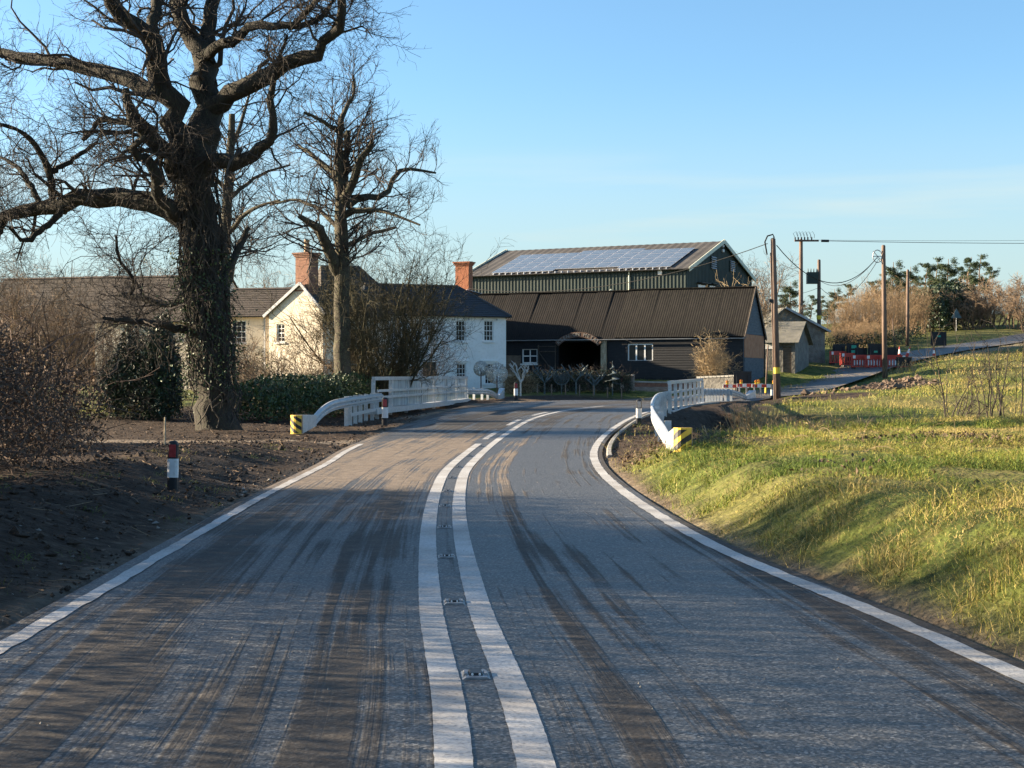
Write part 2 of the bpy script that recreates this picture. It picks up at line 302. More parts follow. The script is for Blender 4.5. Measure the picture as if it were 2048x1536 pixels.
# ------------------------------------------------------------------ road line and terrain height
def zr(y):
    y = np.asarray(y, float); return 0.36 * sstep(30, 62, y) + 0.06 * sstep(62, 85, y)
PAIRS = [((-2.9, -40), (4.3, -40), 0), ((-2.95, -15), (4.0, -15), 0), ((-3.0, 0), (3.5, 0), 0), ((-3.08, 9), (2.68, 9), 0), ((-3.24, 14.6), (1.98, 14.5), 0), ((-3.42, 20.7), (1.63, 21), 0),
         ((-3.5, 28), (1.6, 28), 0), ((-3.65, 35), (1.95, 35), 0), ((-3.3, 44), (2.8, 43), 0), ((-2.6, 55), (4.3, 53), 0), ((-1.6, 65), (6.3, 63), 0),
         ((0.2, 75), (8.6, 72), 0), ((3.2, 84), (11.2, 79), 0), ((8.5, 91), (14.2, 85.5), .5), ((15.0, 97.0), (18.2, 92.0), .78), ((20.5, 105), (22.7, 101), 1.5),
         ((26, 117.5), (29.2, 114), 2.75), ((34, 132), (37.5, 128), 3.9), ((46, 150), (50, 146), 5.3), ((60, 172), (64, 168), 6.9), ((100, 230), (105, 226), 10), ((160, 320), (166, 316), 14)]
Lp = catmull([p[0] for p in PAIRS], 24); Rp = catmull([p[1] for p in PAIRS], 24); Zp = catmull([[p[2]] for p in PAIRS], 24)[:, 0]
wfar = sstep(80, 90, (Lp[:, 1] + Rp[:, 1]) / 2)
Zl = zr(Lp[:, 1]) * (1 - wfar) + Zp * wfar; Zr_ = zr(Rp[:, 1]) * (1 - wfar) + Zp * wfar
Cc = (Lp + Rp) / 2; Hw = np.linalg.norm(Rp - Lp, axis=1) / 2; Zc = (Zl + Zr_) / 2
Slen = np.r_[0, np.cumsum(np.linalg.norm(np.diff(Cc, axis=0), axis=1))]

CTRL = [(-7, -40, .3), (-7, -10, .3), (-6.2, 5, .42), (-6.2, 13, .42), (-6, 20, .38), (-6, 28, .34), (-5.5, 32, .25), (-7, 35, .1), (-8, 45, .12), (-9, 58, .3), (-7, 72, .5), (-5, 84, .62), (-2, 92, .75), (-10, 100, 1.0),
        (-25, -20, .3), (-25, 20, .3), (-25, 50, .4), (-25, 75, .7), (-25, 100, 1.1), (-25, 130, 2.0), (-60, 0, .3), (-60, 60, .6), (-60, 120, 2), (-120, 200, 3.5), (-120, 0, .3), (-300, 400, 5), (-400, 0, 0),
        (1, 98, .9), (4, 97, .9), (9, 99, 1.2), (2, 106, 1.5), (9, 104, 1.6), (14, 103, 1.65), (18, 110, 2.3), (21, 117, 2.9), (24, 126, 3.4), (12, 125, 3.1), (0, 130, 3), (10, 145, 3.6), (-15, 150, 3), (0, 210, 5), (25, 170, 5.6), (60, 250, 11), (0, 420, 9), (200, 520, 20),
        (5.5, -40, .6), (5.5, -5, .62), (5.2, 8, .6), (4.9, 15, .6), (4.6, 22, .5), (4.6, 28, .42), (4.6, 34, .3), (6, 42, .15), (7.5, 49, -.15), (9.5, 54, -.5), (11, 47, .1), (12, 5, .75), (12, 18, .62), (12, 32, .48), (12, 43, .35), (25, 0, .8), (25, 22, .62), (25, 42, .42), (60, 30, .6), (60, -20, .8),
        (12, 68, .3), (14, 78, .4), (20, 66, .3), (20, 76, .8), (24, 86, 1.15), (29, 97, 1.9), (34, 108, 2.9), (42, 125, 3.9), (32, 62, .35), (40, 78, 1.4), (50, 60, .7), (52, 100, 3.2), (62, 130, 5.2), (82, 100, 4.4), (100, 150, 7.8), (82, 60, 1.6), (210, 200, 14), (210, 60, 3), (320, 0, 2)]
CT = np.array(CTRL, float)
def tps(r): return np.where(r > 0, r * r * np.log(r + 1e-9), 0)
nC = len(CT); Kc = tps(np.linalg.norm(CT[:, None, :2] - CT[None, :, :2], axis=2)) + np.eye(nC) * 4.0
Pm = np.c_[np.ones(nC), CT[:, :2]]; Amat = np.block([[Kc, Pm], [Pm.T, np.zeros((3, 3))]])
Wt = np.linalg.solve(Amat, np.r_[CT[:, 2], 0, 0, 0])
STREAM = catmull([(60, 52), (40, 53), (24, 54), (14, 56.5), (8.5, 63), (3, 66), (-4, 68), (-14, 70), (-40, 72)], 12)
def ground(x, y, detail=True, full=False):
    x = np.atleast_1d(np.asarray(x, float)); y = np.atleast_1d(np.asarray(y, float)); sh = x.shape; x, y = x.ravel(), y.ravel()
    Z = np.empty(len(x)); D = np.empty(len(x)); S = np.empty(len(x)); ST = np.empty(len(x))
    for i in range(0, len(x), 20000):
        q = np.c_[x[i:i + 20000], y[i:i + 20000]]
        B = tps(np.linalg.norm(q[:, None] - CT[None, :, :2], axis=2)) @ Wt[:nC] + np.c_[np.ones(len(q)), q] @ Wt[nC:]
        d2 = ((q[:, None] - Cc[None]) ** 2).sum(2); j = d2.argmin(1); dl = q - Cc[j]; ax = Rp[j] - Lp[j]; ax /= np.linalg.norm(ax, axis=1, keepdims=True)
        lat = (dl * ax).sum(1); lat = np.where(np.abs(lat) < np.sqrt(d2[np.arange(len(q)), j]) * .6, np.sign(lat + 1e-9) * np.sqrt(d2[np.arange(len(q)), j]), lat)
        off = np.abs(lat) - Hw[j]
        zrd = np.where((q[:, 1] < 82) & (np.abs(lat) < 12), zr(q[:, 1]), Zc[j] + (Zr_[j] - Zl[j]) * np.clip(lat / (2 * Hw[j]), -.5, .5))
        ds = np.sqrt(((q[:, None] - STREAM[None]) ** 2).sum(2).min(1))
        gul = (1 - sstep(.7, 3.2, ds)) * sstep(1.0, 2.4, off) * 1.5
        wd = np.where(lat > 0, np.where(q[:, 1] < 30, 1.3, 2.2), 2.2)
        far = sstep(80, 95, q[:, 1]); wd = wd * (1 - far) + 3.0 * far
        t = np.clip((off - .12) / wd, 0, 1); t = t * t * (3 - 2 * t)
        base = zrd - .10 * (1 - sstep(.02, .22, off)) - .005
        Z[i:i + 20000] = base * (1 - t) + (B - gul) * t; D[i:i + 20000] = off * np.sign(lat); S[i:i + 20000] = Slen[j]; ST[i:i + 20000] = ds
    if detail:
        o = np.abs(D); a = sstep(.25, 1.0, o)
        near = 1 - sstep(60, 120, y)
        Z += a * ((fbm(x, y, 1.6, 3) - .5) * .16 + (fbm(x, y, .45, 9, 2) - .5) * .07 * near)
        Z += sstep(2, 6, o) * (fbm(x, y, 9, 21) - .5) * .35 * sstep(40, 60, y)
    Z = Z.reshape(sh)
    if full: return Z, D.reshape(sh), S.reshape(sh), ST.reshape(sh)
    return Z
def gz(x, y): return float(ground(np.array([x]), np.array([y]))[0])
# ------------------------------------------------------------------ ground sheet
def axis(segs):
    out = [segs[0][0]]
    for a, b, st in segs:
        n_ = max(1, int(round((b - a) / st))); out += list(np.linspace(a, b, n_ + 1)[1:])
    return np.array(out)
xs = axis([(-900, -200, 100), (-200, -60, 14), (-60, -20, 2.5), (-20, -9, .6), (-9, 9, .2), (9, 16, .35), (16, 32, .7), (32, 70, 2), (70, 200, 13), (200, 1000, 100)])
ys = axis([(-200, -40, 20), (-40, 0, 2), (0, 7, .5), (7, 30, .16), (30, 60, .3), (60, 110, .6), (110, 160, 1.5), (160, 300, 7), (300, 1500, 120)])
GX, GY = np.meshgrid(xs, ys); GZ, GD, GS, GST = ground(GX.ravel(), GY.ravel(), full=True)
gx, gy = GX.ravel(), GY.ravel()
nx, ny = len(xs), len(ys); ii = np.arange(nx * ny).reshape(ny, nx)
GF = np.stack([ii[:-1, :-1], ii[:-1, 1:], ii[1:, 1:], ii[1:, :-1]], -1).reshape(-1, 4)
def masks(x, y, d, st):
    nz_ = fbm(x, y, 2.2, 41); o = np.abs(d); left = d < 0
    soil = np.where(left, (1 - sstep(3.2 + 6.5 * ((y > 16) & (y < 62)), 4.6 + 7.5 * ((y > 16) & (y < 62)), o + (nz_ - .5) * 2)) * (1 - sstep(88, 92, y)), 0)
    soil = np.maximum(soil, np.where(~left, (1 - sstep(.15, .5, o + (nz_ - .5) * .5)) * (y < 60), 0))
    br = sstep(25.5, 28.5, y + (nz_ - .5) * 4) * (1 - sstep(80, 88, y))
    soil = np.maximum(soil, np.where(~left, br * (1 - sstep(2.6, 4.0, o + (nz_ - .5) * 2.5 - .4 * sstep(30, 50, y))), 0))
    soil = np.maximum(soil, (1 - sstep(2.2, 4.2, st + (nz_ - .5) * 2)))
    fs = np.exp(-(((x - 21) / 5.5) ** 2 + ((y - 92) / 8) ** 2)); soil = np.maximum(soil, np.where(~left, sstep(.35, .6, fs + (nz_ - .5) * .5), 0))
    fp = np.exp(-(((x - 15.5) / 4.5) ** 2 + ((y - 80) / 7) ** 2)); soil = np.maximum(soil, np.where(~left, sstep(.4, .6, fp + (nz_ - .5) * .4), 0))
    # pale trampled track that leaves the road to the left, and dusty verge strips
    tr_ = np.exp(-((y - 37.3 - .10 * (x + 4)) / 1.5) ** 2) * (x < -3) ; track = sstep(.35, .7, tr_ + (nz_ - .5) * .3)
    track = np.maximum(track, np.where(left, (1 - sstep(.9, 1.7, o)) * sstep(50, 55, y) * (1 - sstep(78, 84, y)), 0))
    track = np.maximum(track, np.exp(-((o - .08) / .22) ** 2) * .8 * (y < 50))
    gate = np.exp(-(((x - 8.6) / 3.2) ** 2 + ((y - 96.5) / 3.0) ** 2)); track = np.maximum(track, sstep(.4, .6, gate))
    pl = np.where(left, 0, np.exp(-((o - 1.2) / 1.0) ** 2) * sstep(112, 120, y)); track = np.maximum(track, pl)
    straw = sstep(.35, .75, fbm(x, y, 5.5, 77))
    return soil, track, straw
sm, tm, st_ = masks(gx, gy, GD, GST)
gm = bpy.data.materials.new('ground_soil_grass'); gm.use_nodes = True
n, l = gm.node_tree.nodes, gm.node_tree.links; b = n['Principled BSDF']; b.inputs['Roughness'].default_value = .95; b.inputs['Specular IOR Level'].default_value = .15
vc = n.new('ShaderNodeVertexColor'); vc.layer_name = 'Col'; sp = n.new('ShaderNodeSeparateColor'); l.new(vc.outputs[0], sp.inputs[0])
tcn = n.new('ShaderNodeTexCoord')
def nnode(scale, det=5):
    q = n.new('ShaderNodeTexNoise'); q.inputs['Scale'].default_value = scale; q.inputs['Detail'].default_value = det; l.new(tcn.outputs['Object'], q.inputs[0]); return q
def ramp(src, stops):
    r = n.new('ShaderNodeValToRGB'); e = r.color_ramp.elements
    e[0].position, e[0].color = stops[0][0], (*stops[0][1], 1); e[1].position, e[1].color = stops[-1][0], (*stops[-1][1], 1)
    for p_, c_ in stops[1:-1]: k = e.new(p_); k.color = (*c_, 1)
    l.new(src, r.inputs[0]); return r.outputs[0]
def mixc(f, a, c, mode='MIX'):
    q = n.new('ShaderNodeMixRGB'); q.blend_type = mode
    if isinstance(f, float): q.inputs[0].default_value = f
    else: l.new(f, q.inputs[0])
    l.new(a, q.inputs[1]); l.new(c, q.inputs[2]); return q.outputs[0]
grass = ramp(nnode(2.2, 8).outputs[0], [(.32, (.03, .042, .012)), (.45, (.075, .095, .02)), (.56, (.12, .135, .03)), (.7, (.19, .16, .06))])
strawc = ramp(nnode(6, 6).outputs[0], [(.35, (.09, .075, .028)), (.55, (.2, .165, .06)), (.7, (.27, .21, .1))])
soilc = ramp(nnode(5, 9).outputs[0], [(.3, (.022, .014, .0095)), (.5, (.044, .029, .02)), (.62, (.068, .047, .033)), (.75, (.115, .085, .06))])
trackc = ramp(nnode(3, 7).outputs[0], [(.35, (.12, .09, .065)), (.55, (.21, .165, .12)), (.7, (.29, .235, .18))])
g1 = n.new('ShaderNodeMath'); g1.operation = 'MULTIPLY'; g1.inputs[1].default_value = .6; l.new(sp.outputs[2], g1.inputs[0])
c = mixc(g1.outputs[0], grass, strawc); c = mixc(sp.outputs[0], c, soilc); c = mixc(sp.outputs[1], c, trackc)
l.new(c, b.inputs['Base Color'])
bp = n.new('ShaderNodeBump'); bp.inputs['Strength'].default_value = 1.0; bp.inputs['Distance'].default_value = .06; l.new(nnode(14, 8).outputs[0], bp.inputs['Height']); l.new(bp.outputs[0], b.inputs['Normal'])
go = np_mesh('ground', np.c_[gx, gy, GZ], GF, gm, smooth=True, colors=np.c_[sm, tm, st_])
tag(go, 'rolling ground of dark soil verges and rough grass fields', kind='structure')

# ------------------------------------------------------------------ road sheet
NCX = 28
ext = .13
nd = (Rp - Lp); nl = np.linalg.norm(nd, axis=1, keepdims=True); un = nd / nl
Le, Re = Lp - un * ext, Rp + un * ext
tt = np.linspace(0, 1, NCX + 1)
RVx = Le[:, None, :] * (1 - tt)[None, :, None] + Re[:, None, :] * tt[None, :, None]
zf = Zl[:, None] * (1 - tt) + Zr_[:, None] * tt; zn = zr(RVx[..., 1]); wv = wfar[:, None]
RVz = zn * (1 - wv) + zf * wv
RVz = RVz + .012 - .05 * (np.abs(tt - .5) * 2)[None, :] ** 6 * 0
RV = np.concatenate([RVx, RVz[..., None]], 2); nr = len(Lp)
ri = np.arange(nr * (NCX + 1)).reshape(nr, NCX + 1)
RF = np.stack([ri[:-1, :-1], ri[:-1, 1:], ri[1:, 1:], ri[1:, :-1]], -1).reshape(-1, 4)
# centre line path (between the two white lines)
CLP = catmull([(.55, -40), (.25, -10), (.1, 0), (-.07, 6.3), (-.41, 10.9), (-.72, 16.4), (-.91, 22), (-.95, 27.5), (-.68, 35.4), (-.15, 43.5), (.55, 51), (1.75, 58.5), (3.4, 66), (5.6, 73.5), (8.6, 80)], 14)
road_c = np.interp(RVx[..., 1], CLP[:, 1], CLP[:, 0])
acr = RVx[..., 0] - road_c                        # metres right of the centre line
lm = tt[None, :] * nl; rm = (1 - tt)[None, :] * nl  # metres from either edge
Yr, Xr = RVx[..., 1], RVx[..., 0]
w1 = fbm(Xr * 1.2, Yr * .12, .5, 5)
mudL = sstep(-2.9, -2.2, acr) * (1 - sstep(-.45, -.15, acr)) * .40 + .25 * np.exp(-((acr + 1.9) / .35) ** 2) + .25 * np.exp(-((acr + .7) / .3) ** 2)
heavy = sstep(20, 25, Yr) * (1 - sstep(37, 43, Yr))
mudL = mudL + heavy * .26 * (1 - sstep(-.1, .9, acr))
mudR = (.55 * np.exp(-((acr - .75) / .28) ** 2) + .62 * sstep(2.0, 2.35, acr) * (1 - sstep(3.3, 3.8, acr)) * (1 - sstep(16, 19, Yr)) + .5 * sstep(1.7, 2.0, acr) * sstep(21, 24, Yr) * (1 - sstep(40, 46, Yr)) * .6)
mud = np.clip(np.where(acr < 0, mudL, mudR) + sstep(40, 48, Yr) * .28 + np.exp(-(lm / .25) ** 2) * .5 + np.exp(-(rm / .2) ** 2) * .45, 0, 1)
dry = np.clip(heavy * 1.0 * (1 - sstep(.6, 1.6, acr)) + .06 * (1 - sstep(20, 24, Yr)) + sstep(85, 90, Yr) * .6, 0, 1)  # dried mud, kept mostly to the sunlit stretch to paint its sunlight in
farw = sstep(84, 92, Yr)
rmt = bpy.data.materials.new('asphalt_muddy'); rmt.use_nodes = True
n, l = rmt.node_tree.nodes, rmt.node_tree.links; b = n['Principled BSDF']
vc = n.new('ShaderNodeVertexColor'); vc.layer_name = 'Col'; sp = n.new('ShaderNodeSeparateColor'); l.new(vc.outputs[0], sp.inputs[0])
tcn = n.new('ShaderNodeTexCoord'); uvn = n.new('ShaderNodeUVMap'); uvn.uv_map = 'UVMap'
def unode(sx, sy, sc, det=5, w=0):
    m_ = n.new('ShaderNodeMapping'); m_.inputs['Scale'].default_value = (sx, sy, 1); m_.inputs['Location'].default_value = (w, w * 3, 0); l.new(uvn.outputs[0], m_.inputs[0])
    q = n.new('ShaderNodeTexNoise'); q.inputs['Scale'].default_value = sc; q.inputs['Detail'].default_value = det; l.new(m_.outputs[0], q.inputs[0]); return q.outputs[0]
agg = n.new('ShaderNodeTexNoise'); agg.inputs['Scale'].default_value = 30; agg.inputs['Detail'].default_value = 3; l.new(tcn.outputs['Object'], agg.inputs[0])
agg2 = n.new('ShaderNodeTexVoronoi'); agg2.inputs['Scale'].default_value = 72; l.new(tcn.outputs['Object'], agg2.inputs[0])
asp = ramp(agg.outputs[0], [(.3, (.026, .026, .026)), (.48, (.054, .0535, .0525)), (.6, (.095, .094, .092)), (.75, (.17, .168, .164))])
asp2 = ramp(agg2.outputs['Color'], [(.1, (.014, .014, .014)), (.45, (.045, .045, .044)), (.7, (.12, .119, .116)), (.95, (.31, .308, .30))])
aspm = mixc(.62, asp, asp2)
def math_(op, a, c=None, v=None):
    q = n.new('ShaderNodeMath'); q.operation = op; q.use_clamp = False; l.new(a, q.inputs[0])
    if c is not None: l.new(c, q.inputs[1])
    if v is not None: q.inputs[1].default_value = v
    return q.outputs[0]
st1 = unode(6.5, .08, 1.0, 7); st2 = unode(26, .25, 1.0, 4, 5); st3 = unode(1.2, .45, 1.0, 6, 9)
sA = math_('ADD', math_('MULTIPLY', st1, v=.5), math_('ADD', math_('MULTIPLY', st2, v=.22), math_('MULTIPLY', st3, v=.28)))
amt = math_('ADD', math_('MULTIPLY', sA, v=5.0), math_('MULTIPLY', sp.outputs[0], v=1.0))
def mrange(src, a, c_):
    q = n.new('ShaderNodeMapRange'); q.interpolation_type = 'SMOOTHSTEP'; q.inputs[1].default_value = a; q.inputs[2].default_value = c_; l.new(src, q.inputs[0]); return q.outputs[0]
mk = mrange(amt, 2.76, 3.3)
mudn = n.new('ShaderNodeTexNoise'); mudn.inputs['Scale'].default_value = 5; mudn.inputs['Detail'].default_value = 9; l.new(tcn.outputs['Object'], mudn.inputs[0])
wet = ramp(mudn.outputs[0], [(.3, (.024, .019, .0152)), (.6, (.05, .04, .031)), (.75, (.083, .066, .05))])
dry_litc = ramp(mudn.outputs[0], [(.3, (.14, .105, .075)), (.52, (.22, .166, .118)), (.75, (.30, .23, .165))])  # dried-mud tan, raised to carry the warm sunlit patch in its colour
mudc = mixc(mrange(math_('ADD', math_('MULTIPLY', st3, v=.8), sp.outputs[1]), .45, 1.1), wet, dry_litc)
mkc = math_('MULTIPLY', mk, v=.78)
cfin = mixc(mkc, aspm, mudc)
l.new(cfin, b.inputs['Base Color'])
rg = n.new('ShaderNodeMapRange'); rg.inputs[3].default_value = .52; rg.inputs[4].default_value = .82; l.new(mk, rg.inputs[0]); l.new(rg.outputs[0], b.inputs['Roughness'])
b.inputs['Specular IOR Level'].default_value = .28
hgt = math_('ADD', math_('MULTIPLY', agg.outputs[0], v=.6), math_('MULTIPLY', math_('MULTIPLY', mk, mudn.outputs[0]), v=.8))
bp = n.new('ShaderNodeBump'); bp.inputs['Strength'].default_value = .55; bp.inputs['Distance'].default_value = .02; l.new(hgt, bp.inputs['Height']); l.new(bp.outputs[0], b.inputs['Normal'])
ro = np_mesh('road', RV.reshape(-1, 3), RF, rmt, smooth=True, colors=np.c_[mud.ravel(), dry.ravel(), farw.ravel()])
uvl = ro.data.uv_layers.new(name='UVMap'); li = np.empty(len(ro.data.loops), np.int32); ro.data.loops.foreach_get('vertex_index', li)
UVs = np.stack([acr.ravel() + 20, np.repeat(Slen, NCX + 1)], 1); uvl.data.foreach_set('uv', UVs[li].astype(np.float32).ravel())
tag(ro, 'grey asphalt country road streaked with mud, curving right', kind='structure')

# ------------------------------------------------------------------ road markings
pm = bpy.data.materials.new('thermoplastic_white'); pm.use_nodes = True
n, l = pm.node_tree.nodes, pm.node_tree.links; b = n['Principled BSDF']; b.inputs['Roughness'].default_value = .7
tcn = n.new('ShaderNodeTexCoord')
base = ramp(nnode(1.1, 9).outputs[0], [(.28, (.30, .275, .25)), (.44, (.39, .37, .345)), (.56, (.45, .435, .415)), (.75, (.54, .53, .51))])
grit = ramp(nnode(45, 3).outputs[0], [(.3, (.55, .55, .55)), (.5, (1, 1, 1)), (.8, (1, 1, 1))])
l.new(mixc(1.0, base, grit, 'MULTIPLY'), b.inputs['Base Color'])
bp = n.new('ShaderNodeBump'); bp.inputs['Strength'].default_value = .3; bp.inputs['Distance'].default_value = .01; l.new(nnode(40, 4).outputs[0], bp.inputs['Height']); l.new(bp.outputs[0], b.inputs['Normal'])
def strip(name, path, o0, o1, lift, label, jag=.0015):
    p = np.asarray(path, float); d = np.gradient(p, axis=0); d /= np.linalg.norm(d, axis=1, keepdims=True); r = np.c_[d[:, 1], -d[:, 0]]
    j = rng.normal(size=(len(p), 2)) * jag
    a = p + r * (o0 + j[:, :1]); c_ = p + r * (o1 + j[:, 1:])
    za, zb = zr(a[:, 1]) + .012 + lift, zr(c_[:, 1]) + .012 + lift
    V = np.stack([np.c_[a, za], np.c_[c_, zb]], 1).reshape(-1, 3); q = np.arange(len(p) - 1)[:, None] * 2
    o = np_mesh(name, V, q + np.array([[0, 1, 3, 2]]), pm); return tag(o, label, kind='structure')
fine = resample(CLP, 1600); selL = fine[(fine[:, 1] > -30) & (fine[:, 1] < 36.5)]; selR = fine[(fine[:, 1] > -30) & (fine[:, 1] < 68)]
strip('centre_line', selL, -.25, -.088, .005, 'solid white centre line on the left lane side of the double line')
strip('centre_line', selR, .088, .25, .005, 'solid white centre line on the right lane side of the double line')
for y0, y1 in ((38.5, 42.5), (46, 50), (53.5, 57)):
    strip('centre_dash', fine[(fine[:, 1] > y0) & (fine[:, 1] < y1)], -.25, -.10, .005, 'short white centre dash beside the continuous line, %s dash past the solid stretch' % {38.5: 'first', 46: 'second', 53.5: 'third'}[y0])
lf = resample(Lp, 2200); lf = lf[(lf[:, 1] > -30) & (lf[:, 1] < 36.5)]; rf = resample(Rp, 2200); rf = rf[(rf[:, 1] > -30) & (rf[:, 1] < 74) & (rf[:, 0] < 9)]
strip('edge_line', lf, .0, .13, .005, 'white edge line along the dark soil verge', .006)
strip('edge_line', rf, -.13, .03, .005, 'white edge line along the grass bank and inside of the bend', .005)
kl = MB(); kp = resample(Rp, 2200); kp = kp[(kp[:, 1] > 31) & (kp[:, 1] < 76) & (kp[:, 0] < 10)]
kpts = [(p[0] + .27, p[1], float(zr(p[1]))) for p in kp[::4]]
kl.sweep([(-.05, -.15), (.05, -.15), (.05, .05), (-.03, .05), (-.05, .03)], kpts, closed=True)
tag(kl.build('kerb', M['concrete']), 'low concrete kerb around the inside of the bend', kind='structure')

# ------------------------------------------------------------------ cat's eyes
def cats_eye():
    root = empty('road_stud'); m = MB()
    m.prism([(-.075, 0), (.075, 0), (.055, .012), (-.055, .012)], -.11, .11); m.build('metal_base', M['galv'], root)
    m = MB(); m.prism([(-.04, .008), (.04, .008), (.03, .026), (-.03, .026)], -.06, .06); m.build('rubber_insert', M['black_plastic'], root)
    for sx in (-.02, .02):
        m = MB(); m.tube([(sx, -.065, .019), (sx, -.05, .019)], .007, 8); m.build('lens', M['refl_white'], root)
    for sx in (-1, 1):
        m = MB(); m.prism([(sx * .07, .002), (sx * .045, .002), (sx * .045, .022), (sx * .06, .022)], -.045, .045); m.build('bumper', M['galv'], root)
    return root
ce = cats_eye()
for k, y in enumerate((8.22, 10.9, 13.7, 16.4, 19.1, 21.6, 24.5, 27.5, 31.3, 35.2)):
    o = ce if k == 0 else copy_tree(ce); x = float(np.interp(y, CLP[:, 1], CLP[:, 0])); o.location = (x, y, float(zr(y)) + .012)
    dx = (np.interp(y + .5, CLP[:, 1], CLP[:, 0]) - np.interp(y - .5, CLP[:, 1], CLP[:, 0])); o.rotation_euler = (0, 0, -math.atan(dx))
    tag(o, 'metal road stud with a rubber insert set between the double white lines', 'road stud', 'road studs between the double white lines')
# ------------------------------------------------------------------ buildings
class Face:
    """a vertical facade through ground point A with heading angle rz; reads photo pixels back to (along, height)"""
    def __init__(s, A, rz, z0): s.A, s.rz, s.z0 = A, rz, z0; s.ex = (math.cos(rz), math.sin(rz))
    def t(s, u, off=0.0):
        k = (u - 1024) / KF; ax = s.A[0] - math.sin(s.rz) * off; ay = s.A[1] + math.cos(s.rz) * off
        return (k * ay - ax) / (s.ex[0] - k * s.ex[1])
    def z(s, v, t, off=0.0): return PZ(v, s.A[1] + math.cos(s.rz) * off + t * s.ex[1]) - s.z0
    def rect(s, u0, v0, u1, v1):
        a, b_ = s.t(u0), s.t(u1); m_ = (a + b_) / 2; return a, b_, s.z(v1, m_), s.z(v0, m_)

def wall_holes(name, m, parent, x0, x1, z0, z1, holes, y=0.0, depth=.14):
    """wall face at plane y looking towards -y, with real openings and reveals"""
    X = sorted({x0, x1, *[h[0] for h in holes], *[h[1] for h in holes]}); Zs = sorted({z0, z1, *[h[2] for h in holes], *[h[3] for h in holes]})
    X = [q for q in X if x0 <= q <= x1]; Zs = [q for q in Zs if z0 <= q <= z1]
    w = MB()
    for i in range(len(X) - 1):
        for j in range(len(Zs) - 1):
            cx, cz = (X[i] + X[i + 1]) / 2, (Zs[j] + Zs[j + 1]) / 2
            if any(h[0] < cx < h[1] and h[2] < cz < h[3] for h in holes): continue
            w.add([(X[i], y, Zs[j]), (X[i + 1], y, Zs[j]), (X[i + 1], y, Zs[j + 1]), (X[i], y, Zs[j + 1])], [(0, 1, 2, 3)])
    for a, c_, lo, hi in holes:
        d = y + depth
        w.add([(a, y, lo), (a, y, hi), (a, d, hi), (a, d, lo)], [(0, 1, 2, 3)]); w.add([(c_, y, lo), (c_, d, lo), (c_, d, hi), (c_, y, hi)], [(0, 1, 2, 3)])
        w.add([(a, y, hi), (c_, y, hi), (c_, d, hi), (a, d, hi)], [(0, 1, 2, 3)]); w.add([(a, y, lo), (a, d, lo), (c_, d, lo), (c_, y, lo)], [(0, 1, 2, 3)])
    return w.build(name, m, parent)
def window(parent, h, cols, rows, y=0.0, fr=.06, bar=.028, sill=True, meet=True, inset=.07):
    a, c_, lo, hi = h; y0 = y + inset; f = MB()
    f.box(a, a + fr, y0, y0 + .06, lo, hi); f.box(c_ - fr, c_, y0, y0 + .06, lo, hi); f.box(a + fr, c_ - fr, y0, y0 + .06, hi - fr, hi); f.box(a + fr, c_ - fr, y0, y0 + .06, lo, lo + fr)
    w = f.build('window', M['frame_white'], parent)
    for i in range(1, cols):
        g = MB(); xx = a + (c_ - a) * i / cols; g.box(xx - bar / 2, xx + bar / 2, y0 + .012, y0 + .045, lo + fr, hi - fr); g.build('glazing_bar', M['frame_white'], w)
    for j in range(1, rows):
        g = MB(); zz = lo + (hi - lo) * j / rows; bb = bar * (1.7 if meet and j * 2 == rows else 1); g.box(a + fr, c_ - fr, y0 + .008, y0 + .05, zz - bb / 2, zz + bb / 2); g.build('glazing_bar', M['frame_white'], w)
    g = MB(); g.add([(a + fr, y0 + .035, lo + fr), (c_ - fr, y0 + .035, lo + fr), (c_ - fr, y0 + .035, hi - fr), (a + fr, y0 + .035, hi - fr)], [(0, 1, 2, 3)]); g.build('pane', M['glass'], w)
    if sill:
        g = MB(); g.box(a - .09, c_ + .09, y - .09, y0 + .02, lo - .11, lo); g.build('sill', M['frame_white'], w)
    return w
def gutter(parent, x0, x1, y, z, m='black_plastic'):
    g = MB(); g.sweep([(-.06, 0), (-.045, -.05), (0, -.07), (.045, -.05), (.06, 0), (.05, 0), (0, -.055), (-.05, 0)], [(x0, y, z), ((x0 + x1) / 2, y, z), (x1, y, z)], closed=True); return g.build('gutter', M[m], parent)
def chimney(parent, x, y, z0, z1, w, d, m, rz=0.0, pot=None, cap=3):
    g = MB(); c_, s_ = math.cos(rz), math.sin(rz)
    def rb(w_, d_, a, b_):
        pts = [(x + c_ * px - s_ * py, y + s_ * px + c_ * py) for px, py in ((-w_ / 2, -d_ / 2), (w_ / 2, -d_ / 2), (w_ / 2, d_ / 2), (-w_ / 2, d_ / 2))]
        g.add([(*p, a) for p in pts] + [(*p, b_) for p in pts], [(3, 2, 1, 0), (4, 5, 6, 7), (0, 1, 5, 4), (1, 2, 6, 5), (2, 3, 7, 6), (3, 0, 4, 7)])
    ch = .085; top = z1 - ch * cap; rb(w, d, z0, top)
    for k in range(cap): rb(w + .1 * (k + 1), d + .1 * (k + 1), top + ch * k, top + ch * (k + 1) - .001)
    rb(w + .06, d + .06, z0 + (z1 - z0) * .2, z0 + (z1 - z0) * .2 + .09)
    o = g.build('chimney', M[m], parent)
    if pot:
        g = MB(); g.tube([(x, y, z1 - .05), (x, y, z1 + .1), (x, y, z1 + pot - .12), (x, y, z1 + pot - .1), (x, y, z1 + pot)], [.19, .17, .14, .17, .16], 12); g.build('chimney_pot', M['pot'], o)
    return o
